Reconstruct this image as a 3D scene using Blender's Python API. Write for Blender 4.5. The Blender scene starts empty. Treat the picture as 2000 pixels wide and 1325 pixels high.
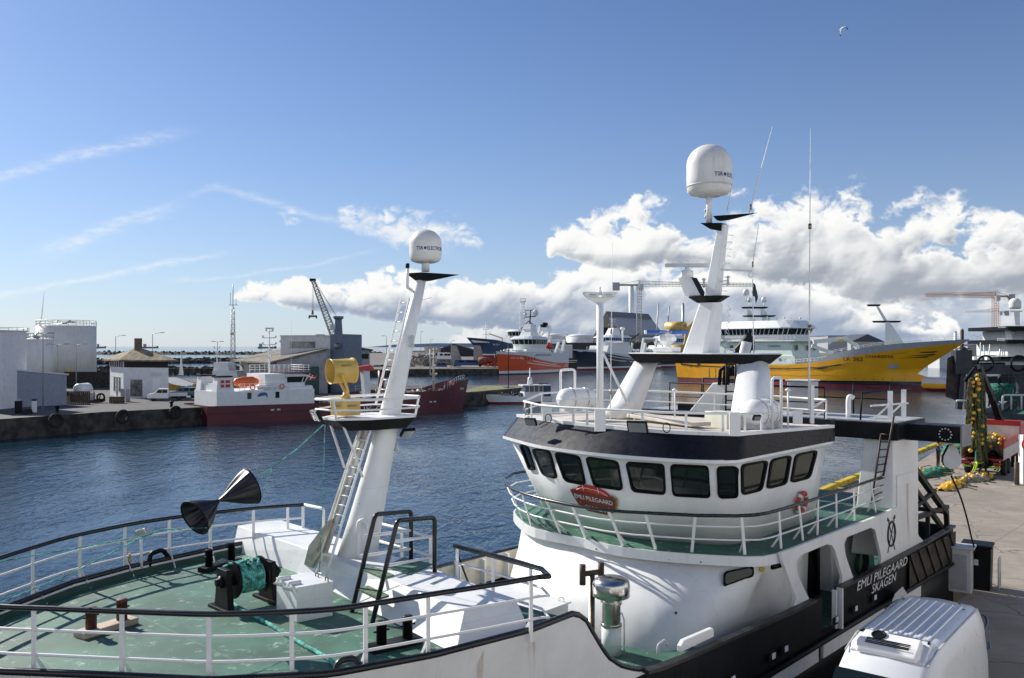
import bpy,bmesh,math,random
import numpy as np
from mathutils import Vector,Matrix
from mathutils.bvhtree import BVHTree
V=Vector
rad=math.radians
C=bpy.context.scene.collection
sc=bpy.context.scene

# ------------------------------------------------------------------ camera
F=1700.0 # focal length in pixels of the 2000 px wide photograph
HC=10.8 # eye height above the water
HOR=677.0 # row of the sea horizon
cam_d=bpy.data.cameras.new('camera')
cam=bpy.data.objects.new('camera',cam_d)
C.objects.link(cam)
cam.location=(0,0,HC)
cam.rotation_euler=(rad(90),0,0)
cam_d.sensor_width=36
cam_d.lens=36*F/2000
cam_d.shift_y=(HOR-662.5)/2000
cam_d.clip_start=0.3
cam_d.clip_end=60000
sc.camera=cam

# ------------------------------------------------------------------ light
SUN_AZ,SUN_EL=-51.0,32.0 # degrees: left of the view direction, above the horizon
sl=bpy.data.lights.new('sun','SUN')
sl.energy=4.6
sl.angle=rad(0.5)
sl.color=(1.0,0.95,0.86)
sun=bpy.data.objects.new('sun',sl)
C.objects.link(sun)
sd=V((math.sin(rad(SUN_AZ))*math.cos(rad(SUN_EL)),math.cos(rad(SUN_AZ))*math.cos(rad(SUN_EL)),math.sin(rad(SUN_EL))))
sun.rotation_euler=sd.to_track_quat('Z','Y').to_euler()
sc.view_settings.view_transform='Standard'
sc.view_settings.look='None'
sc.view_settings.gamma=1
sc.view_settings.exposure=0.45
sc.cycles.use_denoising=True
sc.cycles.max_bounces=6
sc.cycles.caustics_reflective=False
sc.cycles.caustics_refractive=False

world=bpy.data.worlds.new("World")
sc.world=world
world.use_nodes=True
wt=world.node_tree
for n in list(wt.nodes):
 wt.nodes.remove(n)


class NT:
 """tiny expression helper for node trees"""
 def __init__(s,t):s.t=t
 def new(s,kind,**kw):
  n=s.t.nodes.new(kind)
  for k,v in kw.items():setattr(n,k,v)
  return n
 def put(s,sock,v):
  if hasattr(v,'is_output') or isinstance(v,bpy.types.NodeSocket):s.t.links.new(v,sock)
  else:sock.default_value=v
 def m(s,op,a,b=0.0,c=None,clamp=False):
  n=s.new('ShaderNodeMath',operation=op,use_clamp=clamp)
  s.put(n.inputs[0],a);s.put(n.inputs[1],b)
  if c is not None:s.put(n.inputs[2],c)
  return n.outputs[0]
 def xyz(s,x,y,z):
  n=s.new('ShaderNodeCombineXYZ')
  s.put(n.inputs[0],x);s.put(n.inputs[1],y);s.put(n.inputs[2],z)
  return n.outputs[0]
 def noise(s,vec,scale,detail=6,rough=0.55,dist=0.0):
  n=s.new('ShaderNodeTexNoise')
  s.put(n.inputs['Vector'],vec)
  n.inputs['Scale'].default_value=scale;n.inputs['Detail'].default_value=detail
  n.inputs['Roughness'].default_value=rough;n.inputs['Distortion'].default_value=dist
  return n.outputs['Fac']
 def voro(s,vec,scale,detail=2,rough=0.5,smooth=0.6):
  n=s.new('ShaderNodeTexVoronoi',feature='SMOOTH_F1')
  s.put(n.inputs['Vector'],vec)
  n.inputs['Scale'].default_value=scale;n.inputs['Detail'].default_value=detail
  n.inputs['Roughness'].default_value=rough;n.inputs['Smoothness'].default_value=smooth
  return n.outputs['Distance']
 def step(s,x,lo,hi):
  n=s.new('ShaderNodeMapRange',interpolation_type='SMOOTHSTEP')
  s.put(n.inputs[0],x);s.put(n.inputs[1],lo);s.put(n.inputs[2],hi)
  return n.outputs[0]
 def mixc(s,f,a,b):
  n=s.new('ShaderNodeMix',data_type='RGBA')
  s.put(n.inputs[0],f);s.put(n.inputs[6],a);s.put(n.inputs[7],b)
  return n.outputs[2]
 def curve(s,x,pts):
  """piecewise linear function of x through pts, as a float curve"""
  x0,x1=pts[0][0],pts[-1][0]
  y0=min(p[1] for p in pts);y1=max(p[1] for p in pts)
  n=s.new('ShaderNodeFloatCurve')
  cv=n.mapping.curves[0]
  q=[((a-x0)/(x1-x0),(b-y0)/(y1-y0+1e-9)) for a,b in pts]
  cv.points[0].location=q[0];cv.points[1].location=q[-1]
  for a,b in q[1:-1]:cv.points.new(a,b)
  n.mapping.update()
  t=s.m('DIVIDE',s.m('SUBTRACT',x,x0),x1-x0,clamp=True)
  s.put(n.inputs['Value'],t)
  return s.m('ADD',s.m('MULTIPLY',n.outputs[0],y1-y0),y0)


def azel(u,v):
 a=math.degrees(math.atan((u-1000)/F))
 return a,math.degrees(math.atan((HOR-v)/math.hypot(F,u-1000)))


W=NT(wt)
sky=W.new('ShaderNodeTexSky',sky_type='NISHITA')
sky.sun_disc=False
sky.sun_elevation=rad(SUN_EL)
sky.sun_rotation=rad(SUN_AZ)
sky.air_density=1.0;sky.dust_density=0.4;sky.ozone_density=2.5
tc=W.new('ShaderNodeTexCoord')
sp=W.new('ShaderNodeSeparateXYZ')
wt.links.new(tc.outputs['Generated'],sp.inputs[0])
X,Y,Z=sp.outputs
AZ=W.m('MULTIPLY',W.m('ARCTAN2',X,Y),57.29578)
EL=W.m('MULTIPLY',W.m('ARCSINE',Z),57.29578)


CA0,CA1,CE0,CE1,CPD=-42.0,52.0,-1.0,27.0,20 # degrees of azimuth and elevation covered, samples per degree

def make_clouds():
 """cloud cover of the sky by azimuth and elevation: arrays colour (h, w, 3) and cover (h, w)"""
 w,h=int((CA1-CA0)*CPD),int((CE1-CE0)*CPD)
 az,el=np.meshgrid(np.linspace(CA0,CA1,w,dtype=np.float32),np.linspace(CE0,CE1,h,dtype=np.float32))
 def perlin(x,y,seed):
  g=np.random.RandomState(seed).rand(256,256).astype(np.float32)*6.2832
  gx,gy=np.cos(g),np.sin(g)
  xi,yi=np.floor(x).astype(int),np.floor(y).astype(int);xf,yf=(x-xi).astype(np.float32),(y-yi).astype(np.float32)
  u=xf**3*(xf*(xf*6-15)+10);v=yf**3*(yf*(yf*6-15)+10)
  def d(a,b):
   i,j=(yi+b)&255,(xi+a)&255
   return gx[i,j]*(xf-a)+gy[i,j]*(yf-b)
  return ((d(0,0)*(1-u)+d(1,0)*u)*(1-v)+(d(0,1)*(1-u)+d(1,1)*u)*v)*1.5
 def fbm(x,y,seed,o=6,g=0.5,billow=False):
  s=np.zeros_like(x);a=1.0;t=0
  for i in range(o):
   n=perlin(x,y,seed+i)
   s+=a*((1-2*np.abs(n)) if billow else n);t+=a
   x=x*2.03+7.1;y=y*2.03+3.7;a*=g
  return s/t
 def worley(x,y,seed):
  r=np.random.RandomState(seed).rand(128,128,3).astype(np.float32)
  xi,yi=np.floor(x).astype(int),np.floor(y).astype(int)
  best=np.full(x.shape,9,np.float32)
  for i in (-1,0,1):
   for j in (-1,0,1):
    p=r[(yi+j)&127,(xi+i)&127]
    q=((x-xi-i-p[...,0])**2+(y-yi-j-p[...,1])**2)/(0.45+0.55*p[...,2])**2
    best=np.minimum(best,q)
  return np.sqrt(np.clip(1.15-best,0,1.15)) # round heads
 def puffs(x,y,seed,o=5,g=0.5):
  s=np.zeros_like(x);a=1.0;t=0
  for i in range(o):
   s+=a*worley(x,y,seed+i);t+=a
   x=x*1.93+5.3;y=y*1.93+2.9;a*=g
  return s/t
 def blur(a,r):
  for ax in (0,1):
   n=a.shape[ax]
   c=np.cumsum(np.pad(a,[(r+1,r) if k==ax else (0,0) for k in (0,1)],mode='edge'),axis=ax)
   a=(np.take(c,range(2*r+1,n+2*r+1),ax)-np.take(c,range(0,n),ax))/(2*r+1)
  return a
 def ss(x,a,b):
  t=np.clip((x-a)/(b-a),0,1);return t*t*(3-2*t)
 def curve(pts):
  p=sorted(azel(*q) for q in pts)
  return np.interp(az,[a for a,b in p],[b for a,b in p]).astype(np.float32)
 colr=np.zeros((h,w,3),np.float32);cov=np.zeros((h,w),np.float32)
 def put(al,c):
  nonlocal colr,cov
  o=al+cov*(1-al)
  colr=np.where(o[...,None]>1e-4,(c*al[...,None]+colr*(cov*(1-al))[...,None])/np.maximum(o,1e-4)[...,None],c)
  cov=o
 def bank(top,base,st,sb,amp,seed,sc=0.33,stretch=1.2,soft=0.3,dark=(0.33,0.40,0.53),light=(1.0,1.0,0.985),tau_k=0.9,gain=1.0,rise=0.0,thick=1.0):
  T,B=curve(top),curve(base)
  wx=fbm(az*0.6,el*0.8,seed+50,5,0.55)*1.5;wy=fbm(az*0.6+40,el*0.8,seed+60,5,0.55)*1.1
  x=(az+wx)*sc+90;y=(el+wy)*sc*stretch+60
  big=fbm(x*0.7,y*0.7,seed,3,0.5)
  puf=puffs(x*1.5,y*1.5,seed+10,5,0.5)+0.12*fbm(x*9,y*9,seed+30,4,0.6)-0.44
  e=np.minimum(np.minimum((T-el)/st,(el-B)/sb),1.0)-2.2*(1-ss(T-B,0.0,0.45))
  d=e*0.8+amp*(1.0*big+0.95*puf)
  al=ss(d,0.0,soft)
  hgt=np.clip(d,0,2.2)**0.7*1.6*thick
  hgt=0.3*blur(hgt,2)+0.75*blur(hgt,8)
  gy_,gx_=np.gradient(hgt,1.0/CPD)
  nz=1/np.sqrt(1+(gx_*0.55)**2+(gy_*0.55)**2)
  lam=(gx_*0.55*0.62-gy_*0.55*0.70)*nz # light from upper left
  # light soaking down through the cloud from above and left
  tau=np.zeros_like(al);acc=np.zeros(w,np.float32);kk=(np.clip(d,0,1.2))/CPD
  for i in range(h-1,-1,-1):
   acc=np.roll(acc,1)*0.992+kk[i];tau[i]=acc
  soak=np.exp(-tau_k*tau)
  lit=0.10+0.66*soak+0.55*gain*lam+0.34*(1-ss(d,0.1,0.9))+0.45*blur(big,6)
  lit=np.clip(lit,0,1)
  lit=ss(lit,0.02,0.98)
  c=np.array(dark,np.float32)*(1-lit[...,None])+np.array(light,np.float32)*lit[...,None]
  put(al,c)
 # far layered clouds low on the right
 bank([(800,690),(900,676),(1010,640),(1150,600),(1400,575),(1700,548),(2100,535),(2700,560)],
         [(800,690),(900,684),(1100,684),(2000,684),(2700,684)],1.6,0.8,1.7,11,sc=0.30,stretch=2.4,soft=0.6,dark=(0.40,0.48,0.61),light=(0.86,0.87,0.88),tau_k=0.55,gain=0.8)
 # cumulus row in the middle
 bank([(400,585),(455,575),(540,572),(620,572),(700,562),(760,556),(830,566),(905,556),(1000,552),(1080,560),(1160,545),(1290,535),(1420,540),(1560,545),(1700,600),(1900,660)],
         [(400,585),(500,588),(620,604),(730,622),(800,632),(900,632),(1050,650),(1250,668),(1500,672),(1900,660)],1.1,0.35,1.2,24,sc=0.36,tau_k=0.7)
 # big bank on the right
 bank([(1000,520),(1050,500),(1090,482),(1140,474),(1230,459),(1330,459),(1420,450),(1500,434),(1600,426),(1690,442),(1790,454),(1900,466),(2050,472),(2400,484),(2800,500)],
         [(1000,520),(1050,500),(1090,502),(1200,508),(1350,512),(1480,545),(1650,572),(2000,575),(2400,590),(2800,590)],1.9,0.5,1.5,37,sc=0.29,soft=0.45,dark=(0.36,0.40,0.47),tau_k=0.40)
 # small bright patches left of the fore mast
 bank([(520,420),(570,408),(640,426),(650,424),(700,412),(760,414),(830,434),(900,450),(960,480)],
         [(520,420),(580,422),(645,426),(690,440),(800,482),(900,482),(960,480)],0.6,0.45,1.9,55,sc=0.62,stretch=1.9,dark=(0.80,0.85,0.92),soft=1.9)
 def streak(pts,half,k,seed):
  L=curve(pts);a0,a1=azel(*pts[0])[0],azel(*pts[-1])[0]
  n=fbm(az*0.35,el*1.3,seed,6,0.6)
  f2=fbm(az*0.9+el*1.5,el*3.5-az*1.1,seed+9,5,0.6)
  dd=np.abs(el-L+n*half*0.9)
  f=np.exp(-(dd/(half*0.55))**2)*ss(az,a0,a0+3)*(1-ss(az,a1-4,a1))*np.clip(0.6+1.0*f2,0,1)
  put(f*k,np.ones((h,w,3),np.float32)*np.array((0.96,0.98,1.0),np.float32))
 for pts,hh,k,s_ in (([(-300,480),(0,350),(120,310),(260,278),(400,252)],0.55,0.42,101),
                           ([(30,505),(150,470),(230,440),(300,418),(390,392)],0.75,0.5,112),
                           ([(330,392),(420,364),(560,405),(680,440),(920,505)],0.42,0.34,123),
                           ([(-300,650),(0,577),(160,548),(300,520),(480,486)],0.32,0.5,134),
                           ([(280,554),(450,543),(600,520),(780,478)],0.22,0.28,145),
                           ([(630,270),(645,268),(665,267),(690,268)],0.22,0.6,156)):
  streak(pts,hh,k,s_)
 edge=ss(az,CA0,CA0+4)*(1-ss(az,CA1-4,CA1))*(1-ss(el,CE1-3,CE1))
 return colr,cov*edge


SKY_K=0.060
skyc=W.new('ShaderNodeMix',data_type='RGBA',blend_type='MULTIPLY')
skyc.inputs[0].default_value=1.0
wt.links.new(sky.outputs[0],skyc.inputs[6])
skyc.inputs[7].default_value=(SKY_K*0.76,SKY_K*0.93,SKY_K*1.24,1)
col=skyc.outputs[2]
# thin whitening towards the sea horizon
hz=W.m('MULTIPLY',W.m('POWER',2.718,W.m('MULTIPLY',W.m('MAXIMUM',EL,0.0),-0.12)),0.55)
col=W.mixc(hz,col,(0.50,0.58,0.69,1))
c_rgb,c_cov=make_clouds()
cim=bpy.data.images.new('cloud_cover',c_rgb.shape[1],c_rgb.shape[0],alpha=True,float_buffer=True,is_data=True)
cim.alpha_mode='CHANNEL_PACKED'
cim.pixels.foreach_set(np.concatenate([c_rgb,c_cov[...,None]],axis=2).astype(np.float32).ravel())
cim.update();cim.pack()
ci=W.new('ShaderNodeTexImage',interpolation='Cubic',extension='EXTEND')
ci.image=cim
cu_=W.m('DIVIDE',W.m('SUBTRACT',AZ,CA0),CA1-CA0);cv_=W.m('DIVIDE',W.m('SUBTRACT',EL,CE0),CE1-CE0)
W.put(ci.inputs[0],W.xyz(cu_,cv_,0.0))
cg=W.new('ShaderNodeMix',data_type='RGBA',blend_type='MULTIPLY')
cg.inputs[0].default_value=1.0
wt.links.new(ci.outputs[0],cg.inputs[6])
cg.inputs[7].default_value=(0.72,0.72,0.72,1)
col=W.mixc(ci.outputs[1],col,cg.outputs[2])
# BEHIND the viewpoint: bright cloud added out of view to lift light on shaded sides
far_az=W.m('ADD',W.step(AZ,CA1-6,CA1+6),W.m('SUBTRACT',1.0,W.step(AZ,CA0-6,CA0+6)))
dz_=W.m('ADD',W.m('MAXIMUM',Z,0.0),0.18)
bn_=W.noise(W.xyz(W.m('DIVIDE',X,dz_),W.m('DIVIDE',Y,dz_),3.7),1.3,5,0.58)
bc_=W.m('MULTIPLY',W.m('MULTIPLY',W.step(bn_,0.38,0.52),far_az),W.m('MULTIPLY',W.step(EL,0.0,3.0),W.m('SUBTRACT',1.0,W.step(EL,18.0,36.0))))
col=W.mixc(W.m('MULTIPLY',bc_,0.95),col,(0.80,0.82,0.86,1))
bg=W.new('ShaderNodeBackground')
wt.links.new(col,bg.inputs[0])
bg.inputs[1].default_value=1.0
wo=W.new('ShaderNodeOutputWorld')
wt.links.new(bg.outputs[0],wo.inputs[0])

# ------------------------------------------------------------------ places: a direction in the photograph and one known coordinate give a point
AX=V((1560.0,F,0)).normalized() # from bow to stern of the near trawler
PT=V((-AX.y,AX.x,0)) # to its port side
O3=V((6.38,20.8,0))+PT*4.15
def SP(s,q,z):return O3+AX*s+PT*q+V((0,0,z))
def G(u,v,z):
 y=F*(HC-z)/(v-HOR)
 return V(((u-1000)/F*y,y,z))
def D(u,v,y):return V(((u-1000)/F*y,y,HC-(v-HOR)/F*y))
def ray(u,v):return V(((u-1000)/F,1,-(v-HOR)/F))
CAMP=V((0,0,HC))
def CQ(u,v,q):
 d=ray(u,v);t=(q+O3.dot(PT))/d.dot(PT)
 return CAMP+d*t
def CS(u,v,s):
 d=ray(u,v);t=(s+O3.dot(AX))/d.dot(AX)
 return CAMP+d*t
def toS(p):
 d=p-O3
 return d.dot(AX),d.dot(PT),p.z

# ------------------------------------------------------------------ materials
MATS={}
def mat(name,col,rough=0.5,metal=0.0,var=0.08,scale=1.5,bump=0.0,bscale=20,streak=0.0,dirt=None,dirt_amt=0.0,spec=0.5,coat=0.0,seam=False,dscale=3.1):
 if name in MATS:return MATS[name]
 m=bpy.data.materials.new(name);m.use_nodes=True
 t=NT(m.node_tree);b=m.node_tree.nodes['Principled BSDF']
 geo=t.new('ShaderNodeNewGeometry').outputs['Position']
 c=tuple(col)+(1,)
 if var>0:
  n=t.noise(geo,scale,5,0.6)
  lo=tuple(max(0,x*(1-var*1.6)) for x in col)+(1,);hi=tuple(min(1,x*(1+var)) for x in col)+(1,)
  c=t.mixc(t.step(n,0.3,0.7),lo,hi)
 if streak>0:
  mp=t.new('ShaderNodeMapping');mp.inputs['Scale'].default_value=(5,5,0.35)
  t.put(mp.inputs[0],geo)
  n=t.noise(mp.outputs[0],1.0,5,0.65)
  c=t.mixc(t.m('MULTIPLY',t.step(n,0.52,0.8),streak),c,tuple(dirt or (0.35,0.3,0.24))+(1,))
 if dirt_amt>0:
  n=t.noise(geo,scale*dscale,8,0.7)
  c=t.mixc(t.m('MULTIPLY',t.step(n,0.55,0.72),dirt_amt),c,tuple(dirt or (0.2,0.17,0.13))+(1,))
 if seam:# plate seams and small rust marks
  mp=t.new('ShaderNodeMapping');mp.inputs['Rotation'].default_value=(0,0,-math.atan2(AX.y,AX.x));t.put(mp.inputs[0],geo)
  sx=t.new('ShaderNodeSeparateXYZ');t.put(sx.inputs[0],mp.outputs[0])
  f=None
  for k,per in ((0,1.9),(2,1.45)):
   q=t.m('ABSOLUTE',t.m('SUBTRACT',t.m('FRACT',t.m('DIVIDE',sx.outputs[k],per)),0.5));q=t.m('SUBTRACT',1.0,t.step(q,0.0,0.012));f=q if f is None else t.m('MAXIMUM',f,q)
  c=t.mixc(t.m('MULTIPLY',f,0.16),c,(0.45,0.45,0.44,1))
  n=t.noise(geo,7.0,4,0.6);c=t.mixc(t.m('MULTIPLY',t.step(n,0.70,0.76),0.6),c,(0.36,0.20,0.10,1))
 t.put(b.inputs['Base Color'],c)
 b.inputs['Metallic'].default_value=metal
 n=t.noise(geo,scale*4,3,0.6)
 t.put(b.inputs['Roughness'],t.m('ADD',t.m('MULTIPLY',n,0.16),max(0.0,rough-0.08)))
 b.inputs['Specular IOR Level'].default_value=spec
 if coat:b.inputs['Coat Weight'].default_value=coat;b.inputs['Coat Roughness'].default_value=0.1
 if bump>0:
  bn=t.new('ShaderNodeBump');bn.inputs['Strength'].default_value=bump;bn.inputs['Distance'].default_value=0.02
  t.put(bn.inputs['Height'],t.noise(geo,bscale,4,0.6));t.put(b.inputs['Normal'],bn.outputs[0])
 MATS[name]=m
 return m

M_white=mat('white_paint',(0.80,0.81,0.80),0.35,var=0.04,streak=0.24,dirt=(0.50,0.42,0.33),bump=0.10,bscale=1.4,seam=True)
M_whiteb=mat('white_clean',(0.82,0.82,0.81),0.4,var=0.02)
M_black=mat('black_paint',(0.009,0.010,0.012),0.45,var=0.2,spec=0.12,dirt_amt=0.1,dirt=(0.06,0.06,0.06))
M_blackrail=mat('black_rail_paint',(0.014,0.015,0.018),0.28,var=0.2)
M_navy=mat('navy_gloss',(0.010,0.012,0.022),0.28,var=0.15,spec=0.12,coat=0.0)
M_green=mat('green_deck_paint',(0.042,0.14,0.095),0.6,var=0.25,scale=0.9,bump=0.3,bscale=40,dirt=(0.40,0.47,0.42),dirt_amt=0.85,dscale=5.5,seam=True)
M_green2=mat('green_step_paint',(0.06,0.17,0.11),0.55,var=0.15)
M_glass=mat('window_glass',(0.010,0.017,0.015),0.05,var=0.0,spec=0.5)
M_gasket=mat('black_rubber',(0.006,0.006,0.006),0.6,var=0.1,spec=0.1)
M_steel=mat('stainless_steel',(0.62,0.60,0.56),0.22,1.0,var=0.1)
M_rust=mat('rusty_pipe',(0.10,0.06,0.045),0.65,0.3,var=0.4,scale=6)
M_bronze=mat('stained_steel_pipe',(0.33,0.26,0.18),0.35,0.9,var=0.4,scale=4)
M_radome=mat('radome_shell',(0.74,0.73,0.70),0.45,var=0.06,streak=0.45,dirt=(0.42,0.40,0.36))
M_yellow=mat('yellow_enamel',(0.62,0.42,0.10),0.4,var=0.1,streak=0.2)
M_textblue=mat('blue_lettering',(0.02,0.04,0.14),0.5,var=0)
M_beige=mat('roof_deck_paint',(0.62,0.57,0.50),0.65,var=0.12,dirt_amt=0.25,dirt=(0.42,0.36,0.3))
M_grey=mat('grey_paint',(0.38,0.39,0.40),0.5,var=0.1)
M_lightgrey=mat('light_grey_paint',(0.58,0.59,0.60),0.45,var=0.06)
M_lamp=mat('lamp_glass',(0.25,0.26,0.27),0.12,var=0.05,spec=0.8)
M_red=mat('red_paint',(0.55,0.03,0.02),0.4,var=0.1)
M_orange=mat('orange_plastic',(0.72,0.13,0.03),0.45,var=0.1)
M_tyre=mat('tyre_rubber',(0.015,0.015,0.015),0.8,var=0.2)
M_rope=mat('turquoise_rope',(0.11,0.47,0.40),0.85,var=0.5,scale=10,bump=0.9,bscale=60,dirt=(0.66,0.70,0.58),dirt_amt=0.8)
M_dirtygrey=mat('dirty_grey_panel',(0.50,0.48,0.43),0.6,var=0.3,streak=0.4,dirt=(0.2,0.17,0.12))
M_textwhite=mat('white_lettering',(0.8,0.8,0.8),0.5,var=0)
M_textblack=mat('black_lettering',(0.015,0.015,0.015),0.5,var=0)

# ------------------------------------------------------------------ mesh building
WROOT={}
def link(o,parent=None):
 C.objects.link(o)
 if parent is not None:
  o.parent=parent
  if parent.name in WROOT:o.matrix_parent_inverse=Matrix.Translation(-WROOT[parent.name])
 return o

def tag(o,label=None,cat=None,group=None,kind=None):
 if label:o['label']=label
 if cat:o['category']=cat
 if group:o['group']=group
 if kind:o['kind']=kind
 return o

def thing(name,label,cat,loc=(0,0,0),group=None,world=True):
 """an Empty at the base of a thing; world=True: its parts are built in world coordinates"""
 o=bpy.data.objects.new(name,None)
 o.empty_display_size=0.3
 o.location=loc
 C.objects.link(o)
 if world:WROOT[o.name]=V(loc)
 return tag(o,label,cat,group)

def copy_tree(o,parent=None):
 c=o.copy();C.objects.link(c);c.parent=parent
 if o.name in WROOT and parent is None:WROOT[c.name]=WROOT[o.name]
 for ch in list(o.children):copy_tree(ch,c)
 return c


class MB:
 def __init__(s):s.v=[];s.f=[];s.mi=[];s.sm=[]
 def add(s,vs,fs,mi=0,smooth=False):
  k=len(s.v)
  s.v+=[V(p) for p in vs]
  for f in fs:s.f.append([i+k for i in f]);s.mi.append(mi);s.sm.append(smooth)
  return s
 def box(s,c,size,ax=None,ay=None,mi=0,taper=1.0):
  """box centred on c; ax, ay: unit directions of its first two sides"""
  ax=V(ax) if ax is not None else V((1,0,0))
  ay=V(ay) if ay is not None else V((-ax.y,ax.x,0)).normalized()
  az=ax.cross(ay).normalized()
  x,y,z=size[0]/2,size[1]/2,size[2]/2
  c=V(c)
  vs=[c+ax*(i*x*(taper if k>0 else 1))+ay*(j*y*(taper if k>0 else 1))+az*(k*z) for k in (-1,1) for j in (-1,1) for i in (-1,1)]
  return s.add(vs,[(0,2,3,1),(4,5,7,6),(0,1,5,4),(2,6,7,3),(0,4,6,2),(1,3,7,5)],mi)
 def loft(s,rings,cap=True,closed=True,mi=0,smooth=False):
  n=len(rings[0]);k=len(s.v)
  for r in rings:s.v+=[V(p) for p in r]
  for a in range(len(rings)-1):
   for i in range(n if closed else n-1):
    j=(i+1)%n
    s.f.append([k+a*n+i,k+a*n+j,k+(a+1)*n+j,k+(a+1)*n+i]);s.mi.append(mi if not callable(mi) else mi(a,i));s.sm.append(smooth)
  if cap:
   m0=mi if not callable(mi) else mi(0,0)
   s.f.append([k+i for i in reversed(range(n))]);s.mi.append(m0);s.sm.append(False)
   s.f.append([k+(len(rings)-1)*n+i for i in range(n)]);s.mi.append(m0);s.sm.append(False)
  return s
 def prism(s,bot,top,mi=0):return s.loft([bot,top],mi=mi)
 def tube(s,pts,r,n=8,closed=False,mi=0,r1=None):
  pts=[V(p) for p in pts]
  m=len(pts);rings=[]
  up=None
  for i,p in enumerate(pts):
   a=pts[(i-1)%m] if (i>0 or closed) else p
   b=pts[(i+1)%m] if (i<m-1 or closed) else p
   t=(b-a)
   if t.length<1e-9:t=V((0,0,1))
   t.normalize()
   if up is None:
    up=V((0,0,1)) if abs(t.z)<0.9 else V((1,0,0))
   x=t.cross(up)
   if x.length<1e-6:x=t.cross(V((0.3,0.9,0.1)))
   x.normalize();y=x.cross(t).normalized();up=y
   rr=r if r1 is None else r+(r1-r)*i/max(1,m-1)
   if 0<i<m-1 or closed:
    d1=(p-a).normalized();d2=(b-p).normalized()
    cs=max(0.5,math.sqrt(max(0.0,(1+d1.dot(d2))/2)))
   rings.append([p+(x*math.cos(2*math.pi*k/n)+y*math.sin(2*math.pi*k/n))*rr for k in range(n)])
  if closed:rings.append(rings[0])
  return s.loft(rings,cap=not closed,mi=mi,smooth=True)
 def rod(s,a,b,r,n=6,mi=0):return s.tube([a,b],r,n,mi=mi)
 def beam(s,a,b,w,h,mi=0,up=(0,0,1)):
  a=V(a);b=V(b);t=(b-a).normalized();up=V(up)
  x=t.cross(up)
  if x.length<1e-4:x=t.cross(V((AX.x,AX.y,0)))
  x.normalize();y=x.cross(t).normalized()
  x*=w/2;y*=h/2
  return s.loft([[p-x-y,p+x-y,p+x+y,p-x+y] for p in (a,b)],mi=mi)
 def lathe(s,prof,o,axis=(0,0,1),n=20,mi=0,smooth=True,cap=True):
  o=V(o);az=V(axis).normalized()
  ax=az.orthogonal().normalized() if abs(az.z)<0.99 else V((1,0,0));ay=az.cross(ax)
  rings=[[o+az*z+(ax*math.cos(2*math.pi*k/n)+ay*math.sin(2*math.pi*k/n))*max(r,1e-4) for k in range(n)] for r,z in prof]
  return s.loft(rings,mi=mi,smooth=smooth,cap=cap)
 def ball(s,c,r,n=12,m=8,sz=1.0,mi=0):
  return s.lathe([(r*math.sin(math.pi*i/m),-r*sz*math.cos(math.pi*i/m)) for i in range(m+1)],c,n=n,mi=mi)
 def sheet(s,pts,mi=0):return s.add(pts,[list(range(len(pts)))],mi)
 def grid(s,rows,mi=0,smooth=True):return s.loft(rows,cap=False,closed=False,mi=mi,smooth=smooth)
 def build(s,name,mats,parent=None,bevel=0.0,label=None,fix=True,seg=2,autosmooth=True):
  me=bpy.data.meshes.new(name)
  me.from_pydata([tuple(p) for p in s.v],[],s.f)
  if not isinstance(mats,(list,tuple)):mats=[mats]
  for m in mats:me.materials.append(m)
  me.polygons.foreach_set('material_index',s.mi)
  me.polygons.foreach_set('use_smooth',s.sm)
  if fix:
   bm=bmesh.new();bm.from_mesh(me)
   bmesh.ops.recalc_face_normals(bm,faces=bm.faces)
   bm.to_mesh(me);bm.free()
  me.update()
  o=bpy.data.objects.new(name,me)
  link(o,parent)
  if bevel>0:
   b=o.modifiers.new('bevel','BEVEL');b.width=bevel;b.segments=seg;b.limit_method='ANGLE';b.angle_limit=rad(40)
  if label:o['label']=label
  return o


def text(body,o,right,up,height,m,parent=None,name='lettering',warp=None,width=None,shear=0.0,depth=0.004,align='CENTER',space=1.0,bold=0.0):
 """flat lettering: o = middle of the base line, right and up = unit directions, height = capital height"""
 cu=bpy.data.curves.new(name,'FONT');cu.body=body;cu.align_x=align;cu.size=1.0;cu.shear=shear;cu.space_character=space;cu.space_line=0.95
 cu.resolution_u=3;cu.offset=bold
 to=bpy.data.objects.new('tmp',cu);C.objects.link(to)
 dg=bpy.context.evaluated_depsgraph_get()
 me=bpy.data.meshes.new_from_object(to.evaluated_get(dg))
 bpy.data.objects.remove(to);me.name=name
 right=V(right).normalized();up=V(up).normalized();nrm=right.cross(up).normalized()
 k=height/0.69
 xs=[v.co.x for v in me.vertices]
 kx=k if width is None else width/(max(xs)-min(xs))
 for v in me.vertices:
  x,y=v.co.x*kx,v.co.y*k
  v.co=warp(x,y) if warp else V(o)+right*x+up*y+nrm*depth
 me.materials.clear();me.materials.append(m)
 return link(bpy.data.objects.new(name,me),parent)


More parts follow.
